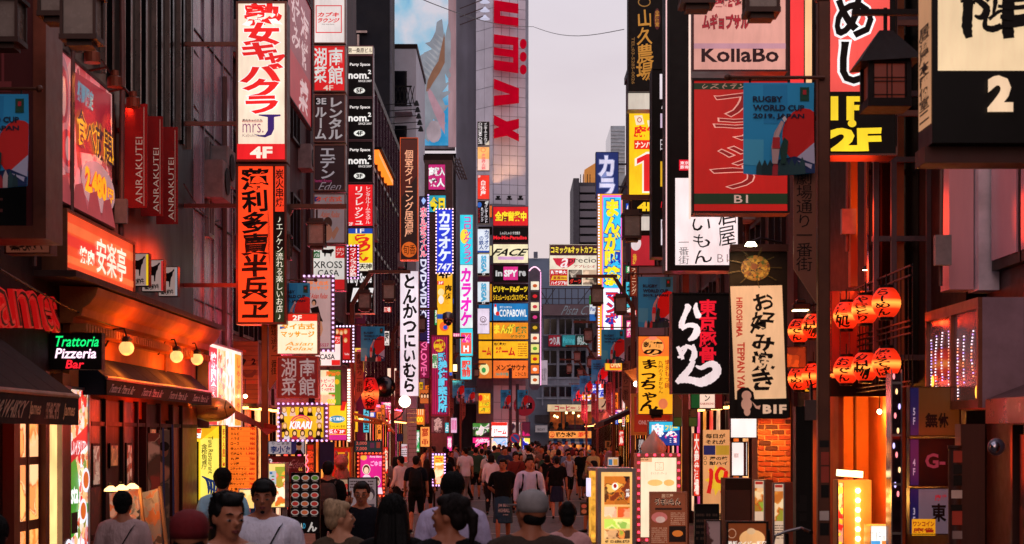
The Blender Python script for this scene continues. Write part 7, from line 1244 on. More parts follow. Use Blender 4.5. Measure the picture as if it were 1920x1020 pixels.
mm.build('glazing_bar', wd_, jl); MB().box(-44*k_, 44*k_, -44*k_, 44*k_, 92.2*k_, 104*k_).build('head_rail', wd_, jl)
MB().add([(-66*k_, -60*k_, 90*k_), (66*k_, -60*k_, 98*k_), (66*k_, 60*k_, 98*k_), (-66*k_, 60*k_, 90*k_), (-14*k_, -8*k_, 166*k_), (14*k_, -8*k_, 166*k_), (14*k_, 8*k_, 166*k_), (-14*k_, 8*k_, 166*k_)], [(0, 3, 2, 1), (4, 5, 6, 7), (0, 1, 5, 4), (1, 2, 6, 5), (2, 3, 7, 6), (3, 0, 4, 7)]).build('roof', paint('#2a120f', .6, 0, .3, 9), jl); MB().tube([(0, 0, 165*k_), (0, 0, 215*k_)], .014).build('rod', BLACK, jl)
MB().box(-70*k_, 300*k_, -.02, .03, 200*k_, 212*k_).build('bracket', wd_, jl)

# ================================================================ STREET LAMPS, each with arm, two lanterns, banner and name plate
LB = paint('#5a3020', .45, .3, .25, 5); LBD = paint('#40261e', .5, .3)
lamp_glass = paint('#8a7a70', .25, 0, .2, 8); lamp_lit = glow('#ffe0a0', 3, .1)
def lantern_box(parent, x, y, z, s=1., lit=False):
    w, h = .13*s, .36*s
    r = MB().box(x-w*1.15, x+w*1.15, y-w*1.15, y+w*1.15, z-.03, z).box(x-w*.8, x+w*.8, y-w*.8, y+w*.8, z+.001, z+.06).tube([(x, y, z+.06), (x, y, z+.2)], .015, 6).build('lantern', LBD, parent, True)
    m = MB(); m.box(x-w*1.05, x+w*1.05, y-w*1.05, y+w*1.05, z-h, z-h+.04).box(x-w*.7, x+w*.7, y-w*.7, y+w*.7, z-h-.04, z-h-.001)
    for sx in (-1, 1):
        for sy in (-1, 1): m.box(x+sx*w*.92-.012, x+sx*w*.92+.012, y+sy*w*.92-.012, y+sy*w*.92+.012, z-h+.041, z-.031)
    m.build('cage', LBD, r, True)
    MB().box(x-w*.86, x+w*.86, y-w*.86, y+w*.86, z-h+.042, z-.032).build('glass', lamp_lit if lit else lamp_glass, r, True)
    if lit: point('lamp_light', (x, y, z-h-.2), '#ffd090', 12, .1)
def street_lamp(label, x, Y, side, lit=False, banner=True, army=5.5, arm=.95, la=(.28, -.42), lb=(.78, -.21), zb=4.42, z0=0):
    """side -1: stands by the left wall, arm reaches to the right"""
    d = -side; t = thing('street_lamp', label, 'street lamp', (x, Y, 0), group='brown street lamps with hanging lanterns')
    MB().box(x-.048, x+.048, Y-.048, Y+.048, 0.01, army-.65).build('post', LB, t, True, bev=.008)
    xa = x+d*.38; MB().add([(x-.05, Y-.05, army-.649), (x+.05, Y-.05, army-.649), (x+.05, Y+.05, army-.649), (x-.05, Y+.05, army-.649), (xa-.05, Y-.05, army), (xa+.05, Y-.05, army-.02), (xa+.05, Y+.05, army-.02), (xa-.05, Y+.05, army)], [(0, 1, 2, 3), (4, 7, 6, 5), (0, 4, 5, 1), (1, 5, 6, 2), (2, 6, 7, 3), (3, 7, 4, 0)]).build('raked_arm', LB, t, True)
    xe = x+d*(.38+arm); MB().box(xa-d*.04, xe, Y-.035, Y+.035, army+.001, army+.07).build('arm', LB, t, True)
    lantern_box(t, x+d*la[0], Y-.16, army+la[1], 1, lit); lantern_box(t, x+d*lb[0], Y, army+lb[1], 1, lit)
    xb = x+d*.75; MB().tube([(x, Y-.075, zb), (xb, Y-.075, zb)], .015, 6).ell((xb+d*.02, Y-.075, zb), .03, 8, 6).build('banner_bar', LB, t, True)
    # name plate under it
    xs = sorted((x+d*.062, x+d*.25)); z0 = z0 or (2.75 if side > 0 else 2.9)
    pl = MB().prism([(x+d*.062, z0-.15), (x+d*.062, z0+.95), (x+d*.24, z0+.95), (x+d*.24, z0+.12)], Y-.03, Y-.005).build('name_plate', paint('#7a4430', .5, .1, .15), t, True)
    V, Fc = layout('劇場通り一番街', (xs[0]+.03, -(z0+.9), xs[1]-.03, -(z0+.1)), True, .0, 0, 0, 0, 1); me = bpy.data.meshes.new('lettering'); me.from_pydata([(u-x, -.034, -w) for u, w in V], [], Fc); me.materials.append(paint('#1c0a06')); o = bpy.data.objects.new('lettering', me); COL.objects.link(o); o.parent = pl
    return t, xb, zb
def rugby(label, xc, Y, zt, w=.53, h=.72, sag=.03):
    b = thing('event_banner', label, 'banner', (xc, Y, zt), group='blue rugby cup banners'); N = 10
    def Q(u, v): return ((u-.5)*w, -.02-sag*math.sin(PI*v)*math.sin(PI*u*1.3)-.03*v*u, -v*h-(.025*h*math.sin(PI*u)*v))
    def sheet(name, u0, v0, u1, v1, mat, dy=0, n=8):
        m = MB()
        for j in range(n+1):
            for i in range(n+1): x_, y_, z_ = Q(u0+(u1-u0)*i/n, v0+(v1-v0)*j/n); m.v.append((x_, y_-dy, z_))
        for j in range(n):
            for i in range(n): a = j*(n+1)+i; m.f.append((a, a+1, a+n+2, a+n+1)); m.m.append(0)
        return m.build(name, mat, b, smooth=True)
    C = lambda c: glow(c, .16, .1); 
    def mt(c): 
        k = ('ban', c)
        if k not in _M: m_, n_, l_, bb_ = _new(k); bb_.inputs['Base Color'].default_value = (*lin(c), 1); bb_.inputs['Roughness'].default_value = .8; bb_.inputs['Emission Color'].default_value = (*lin(c), 1); bb_.inputs['Emission Strength'].default_value = 0; _M[k] = m_
        return _M[k]
    sheet('cloth', 0, 0, 1, 1, mt('#28a0d8')); sheet('printed_block', 0, .62, .28, .9, mt('#4ab4dc'), .002, 3); sheet('printed_block', .28, .02, .62, .45, mt('#1f8fc8'), .002, 3)
    def shape(pts, c, dy, nm='printed_shape'):
        m = MB(); m.v = [(Q(u, v)[0], Q(u, v)[1]-dy, Q(u, v)[2]) for u, v in pts]; m.f = [tuple(range(len(pts)))]; m.m = [0]; m.build(nm, mt(c), b)
    circ = [(.86+.32*math.cos(a*PI/12), .58+.30*math.sin(a*PI/12)) for a in range(24)]; circ = [(min(1, u), v) for u, v in circ]
    shape(circ, '#d81c18', .006); shape([(1, .66), (.72, .83), (1, .98)], '#b8b4cc', .010); shape([(.45, .84), (.72, .8), (1, .9), (1, 1), (.2, 1)], '#0e2a5a', .013)
    rr = random.Random(int(Y*10))
    for i in range(9): u = .22+i*.075; v = .88+.05*rr.random(); shape([(u-.045, 1), (u-.04, v), (u, v-.07), (u+.04, v), (u+.045, 1)], rr.choice(['#16363c', '#b8303a', '#20444a', '#c8b4b4']), .017+.001*i, 'printed_player')
    shape([(.40, .88), (.38, .7), (.42, .55), (.52, .42), (.56, .44), (.49, .58), (.50, .7), (.47, .88)], '#c8a8a8', .030, 'printed_player'); shape([(.39, .72), (.40, .60), (.50, .60), (.50, .72)], '#c02c34', .033, 'printed_player'); shape([(.52, .88), (.50, .72), (.56, .60), (.62, .64), (.60, .8), (.58, .88)], '#164038', .035, 'printed_player'); shape([(.53, .40), (.57, .37), (.60, .41), (.56, .44)], '#d8d0d0', .036, 'printed_ball')
    shape([(.8, .05), (.93, .05), (.93, .2), (.8, .2)], '#0e4a38', .005); shape([(.84, .08), (.89, .08), (.89, .13), (.84, .13)], '#b82830', .008)
    for i, tx in enumerate(('RUGBY', 'WORLD CUP', '2019, JAPAN')):
        V, Fc = layout(tx, (.13, .15+i*.095, (.55, .86, .86)[i], .215+i*.095), False, .035, 0, 0, 0, 1); me = bpy.data.meshes.new('lettering'); me.from_pydata([(Q(u, v)[0], Q(u, v)[1]-.012, Q(u, v)[2]) for u, v in V], [], Fc); me.materials.append(mt('#0a1430')); o = bpy.data.objects.new('lettering', me); COL.objects.link(o); o.parent = b
    for u in (.1, .88): m = MB().tube([((u-.5)*w, -.0, .0), ((u-.5)*w, .0, .04)], .008, 5).build('tie', BLACK, b)
    return b
LP = [(-1, -4.46, 13.4, 'beside the old pub'), (-1, -3.72, 25.7, 'behind the tall orange red sign'), (-1, -3.37, 36, 'in front of the tilted party space sign'), (-1, -3.26, 46.6, 'in front of the white cutlet sign'), (-1, -2.9, 60.4, 'in front of the magenta guide sign'), (-1, -2.7, 72, 'with lit lanterns before the karaoke tower sign'), (-1, -2.5, 83, 'last before the grey tower'),
      (1, 2.48, 13.6, 'with the stickers, before the lantern restaurant'), (1, 2.16+.35, 24.7, 'holding lanterns by the comic cafe tower sign'), (1, 2.62, 37, 'beside the twenty four hour sign'), (1, 3.1, 52, 'by the private room sign'), (1, 3.3, 66, 'past the private room sign'), (1, 3.4, 78, 'last before the grey office')]
for i, (sd, x, Y, w_) in enumerate(LP):
    t, xb, zb = street_lamp('brown square street lamp '+w_, x, Y, sd, lit=(Y == 72), arm=.55 if i == 8 else .85, **({'army': 6.2, 'zb': 4.93, 'z0': 3.3, 'la': (.52, -.44), 'lb': (1.01, -.33)} if Y == 13.6 else {'army': 5.9, 'zb': 4.8, 'la': (.53, -.42), 'lb': (.90, -.18)} if Y == 13.4 else {}))
    d = -sd
    rugby('blue rugby cup banner on the street lamp '+w_, x+d*(.44 if Y != 13.6 else .37), Y-.075, zb-.045, .56 if Y == 13.6 else .5)
    if Y == 13.6: stickers(t, -.04, .045, -.05, [.9, 1.05, 1.15, 1.3, 1.42, 1.6, 1.72, 1.86, 2.0], 11)
t = thing('hanging_lantern', 'dark framed street lantern hanging lowest over the barbecue banner', 'lantern', P(154, 76, 13.1))
lantern_box(t, t.location.x, t.location.y, t.location.z+.36, 1.05); MB().tube([(0, 0, .42), (0, 0, 1.6)], .012, 6).build('rod', BLACK, t)
cam_ = thing('dome_camera', 'dome security camera hanging from the street lamp by the cutlet sign', 'camera', P(840, 600, 46)); MB().lathe([(.05, .22), (.14, .18), (.15, .05), (.15, .0)], n=14).build('housing', ALU, cam_, smooth=True); MB().ell((0, 0, 0), (.13, .13, .16), 14, 10).build('dome', glass('#0a0c14'), cam_, smooth=True)
for k, (pa, pb, Ya, Yb_) in enumerate((((700, -40), (1000, 50), 40, 90), ((1000, 50), (1170, 55), 90, 60), ((0, 505), (390, 600), 15.5, 26), ((190, 112), (390, 250), 19, 29), ((335, 30), (420, 118), 25, 30), ((335, 128), (420, 230), 25, 30), ((345, 345), (440, 395), 25, 31))):
    a, b_ = P(*pa, Ya), P(*pb, Yb_); pts = [a.lerp(b_, i/10)-Vector((0, 0, .35*math.sin(PI*i/10))) for i in range(11)]
    t = MB().tube(pts, .010 if Ya < 38 else .014, 5).build('overhead_wire', BLACK); tag(t, 'thin black overhead wire, '+('crossing the mural billboard', 'crossing the open sky', 'sagging along the ledge over the trattoria', 'sloping past the louvred building', 'highest on the silver building', 'in the middle of the silver building', 'lowest on the silver building')[k], 'wire')
# traffic sign poles at the crossing
for k, (px, Y, w_) in enumerate(((957, 92, 'tall'), (970, 90, 'shorter'))):
    t = thing('sign_pole', w_+' grey pole with a small banner at the far crossing', 'pole', (X(px, Y), Y, 0)); MB().tube([(0, 0, .01), (0, 0, Z(690+k*30, Y))], .09, 8).build('pole', paint('#3a3c48', .5), t); MB().box(-.02, .02, -.05, .02, Z(700+k*30, Y), Z(690+k*30, Y)).build('tip_light', glow('#ffd0c0', 1), t)
    rugby('small blue rugby banner on the '+w_+' pole at the far crossing', X(px-9 if not k else px+10, Y), Y-.1, Z(731, Y), .55, 1.0)
ns = thing('no_parking_sign', 'round blue no parking sign with red rim over the crowd', 'traffic sign', P(966, 822, 86)); mm = MB(); mm.tube([(0, 0, 0), (0, -.03, 0)], .27, 20).build('rim', glow('#b81c28', .6, 0), ns); MB().tube([(0, -.031, 0), (0, -.04, 0)], .21, 20).build('face', glow('#1c4a90', .5, 0), ns); MB().box(-.2, .2, -.05, -.041, -.03, .03).build('bar', glow('#b81c28', .6, 0), ns).rotation_euler = (0, .78, 0); MB().tube([(0, .05, .3), (0, .05, -2)], .04).build('pole', ALU, ns)
g = thing('glass_sphere_sign', 'dark red round striped emblem sign hung at the tower foot', 'sign', P(983, 760, 98)); MB().tube([(0, 0, 0), (0, -.1, 0)], .62, 24).build('disc', glow('#8a1024', .5), g); MB().box(-.45, .45, -.13, -.11, -.2, .15).build('panel', BLACK, g)
V, Fc = layout('受付', (-.35, -.1, .35, .15), False, .03, 0, 0, 0, 1); me = bpy.data.meshes.new('lettering'); me.from_pydata([(u, -.135, -w) for u, w in V], [], Fc); me.materials.append(glow('#e8e0e0', .8, 0)); o = bpy.data.objects.new('lettering', me); COL.objects.link(o); o.parent = g

# slim lit strips and small boards packed between the larger signs
for lb, x0, y0, x1, y1, Y, c, tx, tc_, e in (
 ('slim white strip sign with red kana low on the lane edge side', 1166, 706, 1172, 800, 46, '#f8e8e0', '居酒屋個室', '#c82020', 1),
 ('slim yellow strip sign with black kanji beside the white strip sign', 1173, 712, 1180, 792, 43, '#ffb828', '飲放題', '#1a0c06', 1.05),
 ('slim pink strip sign over the stall counter', 1181, 742, 1187, 850, 40, '#f060a0', 'カフェバー', '#ffffff', 1),
 ('small red lit board with white kanji past the draped cloth', 1160, 806, 1170, 836, 52, '#e02418', '焼鳥', '#fff0e0', 1),
 ('small blue lit box sign low by the lane edge', 1150, 772, 1160, 796, 58, '#2050c8', '宿', '#e8f0ff', 1),
 ('narrow colourful lit window panel behind the red ramen lantern', 665, 652, 683, 698, 46, '#f0c050', '番館', '#d02860', 1.05),
 ('bright white lit board between the street mirror and the globe', 726, 690, 744, 742, 50, '#ffe0c8', '', '', 1.1),
 ('orange lit vertical sign with black kanji below the ramen lantern', 706, 772, 716, 824, 44, '#ff8a28', '居酒屋', '#1a0a04', 1.05),
 ('green lit pharmacy style strip near the white pillar', 780, 806, 787, 848, 52, '#30b060', '薬', '#ffffff', .9),
 ('wide orange lit interior board past the white pillar', 788, 800, 806, 838, 56, '#ffa050', '営業中', '#a81c10', 1.05),
 ('small magenta lit board beside the yellow poster case', 838, 818, 848, 846, 64, '#e83890', '夢', '#ffe8f4', 1),
 ('little red lit banner sign under the price placards', 720, 838, 728, 888, 34, '#e02818', 'お得', '#ffe8c8', .95),
 ('little teal lit sign over the yellow poster case', 834, 792, 842, 812, 60, '#30b8c8', '占', '#ffffff', .95),
 ('amber lit panel high behind the italian flag sign', 1310, 660, 1330, 698, 28, '#ff9a3c', '地酒', '#2a0c04', .9),
 ('red and white slim sign behind the nineteen banner', 1300, 812, 1312, 930, 24, '#e83820', '大衆酒場', '#fff0e0', .95)):
    s = Sign(lb, x0, y0, x1, y1, Y, fr=TRIM, fw=.6, d=.15, lit=e); s.face(c)
    if tx: w_ = x1-x0; s.t(tx, (x0+w_*.15, y0+3, x1-w_*.15, y1-3), tc_, e if tc_ > '#5' else 0, v=1, b=.03)
wp = thing('tiled_pillar', 'pale tiled pillar standing under the white glowing globe', 'pillar', (X(772, 45), 45, 0))
for i in range(24):
    for j in (-1, 0, 1): MB().box(j*.085-.04, j*.085+.04, -.02, .12, .02+i*.115, .125+i*.115).build('tile', paint('#a8989c', .5, 0, .15), wp) if not (i or j > -1) else None
t0_ = [c for c in wp.children][0]
for i in range(24):
    for j in (-1, 0, 1):
        if i or j > -1: q = t0_.copy(); COL.objects.link(q); q.parent = wp; q.location = ((j+1)*.085, 0, i*.115)

rr = random.Random(77); CL = (('red', '#e02018'), ('yellow', '#ffc020'), ('white', '#f4e4dc'), ('orange', '#ff7c20'), ('pink', '#f04898'), ('blue', '#2858d0'), ('green', '#28a058'), ('cyan', '#40c8e0')); n_ = 0
WD = ('酒場', '焼肉', '寿司', '居酒屋', 'カラオケ', 'バー', '薬', '食堂', '喫茶', '中華', 'ラーメン', '個室')
for zn, xs, ys, Ys in (('in the gap behind the party space column', (668, 745), (560, 700), (56, 74)), ('above the red and yellow eatery front', (650, 742), (700, 815), (45, 55)), ('around the pink love sign', (778, 868), (540, 770), (66, 92)), ('over the dark lane awnings', (1140, 1192), (640, 800), (60, 80)), ('high beside the comic cafe tower', (1172, 1196), (380, 640), (39, 58)), ('in the dark gap past the noodle sign', (1262, 1300), (640, 800), (27, 31))):
    for q in range(7 if 'dark gap' not in zn else 5):
        ci = (q*3+n_) % 8; tj = 2 if ci in (0, 4, 5, 6) else 0; ver = rr.random() < .65; w = rr.uniform(8, 13) if ver else rr.uniform(14, 24); h = rr.uniform(26, 50) if ver else rr.uniform(10, 16); x = rr.uniform(xs[0], xs[1]-w); y = rr.uniform(ys[0], ys[1]-h)
        s = Sign(f'small {"upright" if ver else "flat"} {CL[ci][0]} lit sign {zn}', x, y, x+w, y+h, rr.uniform(*Ys), fr=TRIM, fw=.7, d=.15, lit=1); s.face(CL[ci][1])
        s.t(WD[(q+n_*5) % 12], (x+w*.15, y+h*.1, x+w*.85, y+h*.9), '#1a0a06' if not tj else '#fff4e8', None if tj else 0, v=ver, b=.03)
    n_ += 1
# ================================================================ PEOPLE: bodies grown as one skin from overlapping forms, clothes over them
_jobs = []
def remesh_all():
    dg = bpy.context.evaluated_depsgraph_get(); dg.update()
    for o, me_old, name in _jobs:
        me = bpy.data.meshes.new_from_object(o.evaluated_get(dg)); me.name = name
        for p in me.polygons: p.use_smooth = True
        o.modifiers.clear(); o.data = me
def skin(name, mb, mat, parent, vox, sm=4, extra=None):
    me = bpy.data.meshes.new(name); me.from_pydata(mb.v, [], mb.f); me.materials.append(mat)
    o = bpy.data.objects.new(name, me); COL.objects.link(o); o.parent = parent
    m = o.modifiers.new('r', 'REMESH'); m.mode = 'VOXEL'; m.voxel_size = vox; m.use_smooth_shade = True
    s = o.modifiers.new('s', 'SMOOTH'); s.factor = .5; s.iterations = sm
    _jobs.append((o, me, name)); return o
SKIN = [paint(c, .55, 0, .12, 12) for c in ('#b06e50', '#a06044', '#c08464')]
def hair_mat(c):
    return paint(c, .7, 0, .5, (60, 60, 14), .3, .2)
def loft(m, rings, n=20):
    k = len(m.v)
    for (z, x, y, rx, ry) in rings:
        for j in range(n):
            a = 2*PI*j/n; ca, sa = math.cos(a), math.sin(a); m.v.append((x+rx*math.copysign(abs(ca)**.85, ca), y+ry*math.copysign(abs(sa)**.85, sa), z))
    for i in range(len(rings)-1):
        for j in range(n): m.f.append((k+i*n+j, k+i*n+(j+1) % n, k+(i+1)*n+(j+1) % n, k+(i+1)*n+j)); m.m.append(0)
    m.f.append(tuple(k+j for j in range(n))[::-1]); m.m.append(0); m.f.append(tuple(k+(len(rings)-1)*n+j for j in range(n))); m.m.append(0)
def limb(m, a, b, ra, rb, n=12):
    a, b = Vector(a), Vector(b); m.ell(a, ra, n, 8); m.ell(b, rb, n, 8); m.tube([a, a.lerp(b, .35), b], [ra, (ra*1.03+rb*.1)*.98 if ra > rb else ra, rb], n)
def hand(m, w, d, s=1.):
    w = Vector(w); d = Vector(d).normalized(); sd = Vector((1, 0, 0)) if abs(d.x) < .8 else Vector((0, 0, 1)); sd = (sd-d*sd.dot(d)).normalized(); nn = d.cross(sd)
    c = w+d*.045*s; m.ell(c, (.036, .036, .036), 10, 6); m.tube([w, w+d*.085*s], [.024, .036], 8)
    for i, L in enumerate((.062, .072, .068, .052)):
        q = w+d*.08*s+nn*(-.027+i*.018); e = Vector((0, -.4, 0)); m.tube([q, q+(d+e*.2)*L*.5, q+(d+e*.9).normalized()*L*.95], [.0085, .008, .0065], 6)
    q = w+d*.03*s-nn*.03; m.tube([q, q+(d*.7-nn*.6)*.035, q+(d*.95-nn*.55)*.065], [.011, .010, .008], 6)
def person(label, px, Y, h, rz, top='#181418', bot='#12121a', hair='#0c0807', sk=0, style='short', arms='down', walk=.12, legs='trousers', sleeve='short', yaw=0, tilt=0, vox=.014, wide=1., female=False, bag=None, extra=(), group=None, shoe='#1a1616', cat='person', cut=None):
    t = thing('person', label, cat, (X(px, Y), Y, 0), rz, group); k = h/1.75; S = SKIN[sk]; sw = (.165 if female else .19)*wide
    def V(p): return Vector(p)*k
    # skeleton
    sh = [V((-sw+.012, 0, 1.405)), V((sw-.012, 0, 1.405))]
    el, wr, hd = [], [], []
    for i, s_ in enumerate((-1, 1)):
        a = arms if isinstance(arms, str) else arms[i]
        if a == 'down': e, w, d = (s_*(sw+.05), .02*s_*walk*8, 1.15), (s_*(sw+.065), -.06-.3*s_*walk, .92), (0, -.15, -1)
        elif a == 'phone_ear': e, w, d = (s_*(sw+.07), -.16, 1.2), (s_*.13, -.10, 1.5), (-s_*.2, .1, .9)
        elif a == 'phone_look': e, w, d = (s_*(sw+.04), -.05, 1.17), (s_*.06, -.28, 1.24), (-s_*.3, -.6, .5)
        elif a == 'strap': e, w, d = (s_*(sw+.07), -.08, 1.17), (s_*.13, -.2, 1.32), (-s_*.4, 0, .9)
        elif a == 'behind': e, w, d = (s_*(sw+.07), .1, 1.16), (s_*.1, .2, 1.0), (-s_, .1, -.3)
        elif a == 'head': e, w, d = (s_*(sw+.18), -.05, 1.52), (s_*.12, .02, 1.72), (-s_, 0, .3)
        el.append(V(e)); wr.append(V(w)); hd.append(Vector(d))
    hip = [V((-.09*wide, 0, .93)), V((.09*wide, 0, .93))]
    ft = [V((-.10, -walk*1.6, .09)), V((.10, walk*1.9, .09+walk*.3))]; kn = [V((-.10, -walk*1.15-.02, .5)), V((.10, walk*.5-.03, .5))]
    # body
    b = MB(); hz = 1.615
    Rh = Matrix.Rotation(yaw, 3, 'Z') @ Matrix.Rotation(tilt, 3, 'X'); hc = V((0, -.005, hz)); fa = .93 if female else 1.
    def Hd(p): return hc+Rh @ (Vector(p)*k)
    def ball(m, p, r, n=14): m.ell(Hd(p), tuple(q*k for q in r), n, 10, rot=Rh)
    ball(b, (0, .018, .022), (.076*fa, .092*fa, .094)); ball(b, (0, -.02, -.03), (.064*fa, .068, .075)); ball(b, (0, -.045, -.078), (.038*fa, .042, .034)); ball(b, (0, -.03, -.06), (.056*fa, .045, .035))
    b.tube([Hd((0, -.082, .018)), Hd((0, -.105, -.018)), Hd((0, -.098, -.03))], [.010*k, .0165*k, .015*k], 8)
    for s_ in (-1, 1):
        ball(b, (s_*.076*fa, .008, -.008), (.010, .020, .031), 8); ball(b, (s_*.034, -.067, -.012), (.022, .016, .018), 8); ball(b, (s_*.028, -.080, .026), (.024, .011, .007), 8)
    ball(b, (0, -.086, -.056), (.022, .012, .010), 8)
    b.tube([V((0, .015, 1.44)), Hd((0, .012, -.05))], [.066*k*(.85 if female else 1), .052*k*(.85 if female else 1)], 14)
    tor = [(.90, .145, .10), (.98, .15, .105), (1.10, .125 if female else .14, .092), (1.22, .15, .108), (1.34, .17, .108), (1.41, .165, .09), (1.455, .10, .07)]
    loft(b, [(z*k, 0, 0, rx*k*wide*.94, ry*k*.94*(wide**.5)) for z, rx, ry in tor])
    for i in (0, 1): limb(b, sh[i], V(((-.035, .035)[i], .012, 1.475)), .045*k, .045*k)
    if not cut:
        for i in (0, 1): limb(b, hip[i], kn[i], .075*k, .05*k); limb(b, kn[i], ft[i], .05*k, .034*k); b.ell(kn[i].lerp(ft[i], .3)+Vector((0, .015, 0)), (.05*k, .05*k, .11*k))
    for i in (0, 1):
        b.ell(sh[i], .056*k); limb(b, sh[i], el[i], .047*k, .036*k); limb(b, el[i], wr[i], .036*k, .025*k)
    skin('body', b, S, t, vox)
    if not cut or 'phone' in str(arms) or arms == 'head' or 'head' in arms:
        hm_ = MB()
        for i in (0, 1): hand(hm_, wr[i], hd[i])
        for i in (0, 1): pass
        o = hm_.build('hands', S, t, smooth=True); o['kind'] = 'thing'
    # face
    if vox <= .016:
        lp = MB()
        for s_ in (-1, 1):
            w_ = MB(); ir = MB(); br = MB()
            w_.ell(Hd((s_*.033, -.0795, -.004)), (.0135*k, .007*k, .0065*k), 10, 6, rot=Rh); ir.ell(Hd((s_*.033, -.0845, -.004)), (.006*k, .004*k, .006*k), 8, 6, rot=Rh)
            br.tube([Hd((s_*.017, -.0905, .027)), Hd((s_*.034, -.0885, .033)), Hd((s_*.052, -.076, .025))], [.003*k, .0042*k, .0025*k], 6)
            w_.build('eye', paint('#75645c', .3), t, smooth=True); ir.build('iris', BLACK, t, smooth=True); br.build('eyebrow', hair_mat('#140a08'), t)
        lp.tube([Hd((-.024, -.090, -.056)), Hd((0, -.0985, -.054)), Hd((.024, -.090, -.056))], [.002*k, .0055*k, .002*k], 6); lp.tube([Hd((-.02, -.089, -.062)), Hd((0, -.097, -.064)), Hd((.02, -.089, -.062))], [.002*k, .006*k, .002*k], 6)
        lp.build('lips', paint('#7a3430', .5), t, smooth=True)
    # clothes
    if style != 'none':
        g = MB(); e_ = .013*k
        hem = .84 if legs != 'skirt' else .93
        rings = [(hem, .155*(1.0 if not female else .95), .112), (.98, .158, .115), (1.10, .135 if female else .152, .104), (1.22, .160, .118), (1.34, .180, .118), (1.41, .172, .100), (1.462 if not female else 1.44, .098, .078)]
        loft(g, [(z*k, 0, 0, rx*k*wide, ry*k*(wide**.5)) for z, rx, ry in rings])
        for i in (0, 1):
            g.ell(sh[i]-Vector((0, 0, .008)), .064*k); limb(g, sh[i], V(((-.045, .045)[i], .012, 1.452)), .058*k, .052*k)
            if sleeve == 'short': limb(g, sh[i], sh[i].lerp(el[i], .75), .06*k, .057*k)
            elif sleeve == 'long': limb(g, sh[i], el[i], .06*k, .05*k); limb(g, el[i], el[i].lerp(wr[i], .8), .05*k, .040*k)
        if sleeve == 'none': pass
        skin('shirt', g, cloth(top), t, max(vox, .015), 5)
    if not cut:
        g = MB(); bm_ = cloth(bot)
        if legs == 'skirt':
            loft(g, [((1.0)*k, 0, 0, .14*k, .105*k), (.88*k, 0, 0, .17*k, .13*k), (.70*k, 0, 0, .185*k, .15*k), (.50*k, 0, 0, .20*k, .17*k)])
        elif legs == 'apron':
            for i in (0, 1): limb(g, hip[i], hip[i].lerp(kn[i], .8), .09*k, .08*k)
            loft(g, [((1.0)*k, 0, 0, .16*k, .118*k), (.88*k, 0, -.005, .178*k, .135*k), (.70*k, 0, -.01, .19*k, .15*k), (.44*k, 0, -.015, .205*k, .165*k)])
        else:
            loft(g, [(1.0*k, 0, 0, .145*k*wide, .105*k), (.90*k, 0, 0, .155*k*wide, .115*k), (.84*k, 0, 0, .15*k*wide, .11*k)])
            for i in (0, 1):
                limb(g, hip[i], kn[i], .085*k, .066*k)
                if legs == 'trousers': limb(g, kn[i], kn[i].lerp(ft[i], .93), .064*k, .05*k)
        skin({'skirt': 'skirt', 'apron': 'apron', 'shorts': 'shorts'}.get(legs, 'trousers'), g, bm_, t, max(vox, .016), 5)
        for i in (0, 1):
            g = MB(); f_ = ft[i]; g.ell(f_+Vector((0, -.03, -.045))*k, (.042*k, .075*k, .04*k)); g.ell(f_+Vector((0, -.10, -.055))*k, (.045*k, .075*k, .03*k)); g.ell(f_+Vector((0, .03, -.04))*k, (.036*k, .045*k, .045*k))
            skin('shoe', g, paint(shoe, .5), t, max(vox, .014), 2)
    # hair
    hm = hair_mat(hair); g = MB()
    if style not in ('none', 'bald', 'cap'):
        ball(g, (0, .030, .034), (.083*fa, .090*fa, .092)); ball(g, (0, -.004, .086), (.066, .074, .040)); ball(g, (0, .06, -.01), (.074*fa, .055, .075))
        for s_ in (-1, 1): ball(g, (s_*.066*fa, .012, .035), (.020, .045, .045), 8)
        if style == 'fringe': ball(g, (0, -.055, .066), (.062, .040, .028))
        if style == 'spiky':
            rr = random.Random(int(px))
            for i in range(22): a = rr.random()*6.28; q = rr.random()**.5*.07; d = Vector((q*math.cos(a)*1.1, q*math.sin(a)+.02, .1)); g.tube([Hd(d*.9), Hd((d[0]*1.25, d[1]*1.2-.01, .122+.01*rr.random()))], [.02*k, .006*k], 6)
        if style == 'long':
            loft(g, [(q*k, hc.x, hc.y+yy*k, rx*k, ry*k) for q, rx, ry, yy in ((1.22, .075, .035, .10), (1.32, .095, .05, .085), (1.45, .105, .065, .06), (1.58, .10, .075, .04), (1.68, .085, .08, .02))])
        if style == 'bob': loft(g, [(q*k, 0, .025*k, rx*k, ry*k) for q, rx, ry in ((1.49, .088, .07), (1.56, .098, .088), (1.68, .085, .09))])
        if style == 'bun': ball(g, (.0, .075, .10), (.052, .050, .046)); ball(g, (0, .05, .05), (.08, .075, .075))
        if style == 'ponytail':
            ball(g, (0, .09, .075), (.040, .045, .042)); g.tube([Hd((0, .1, .07)), Hd((.0, .15, .0)), Hd((0, .15, -.09)), Hd((0, .13, -.19))], [.028*k, .034*k, .026*k, .008*k], 10)
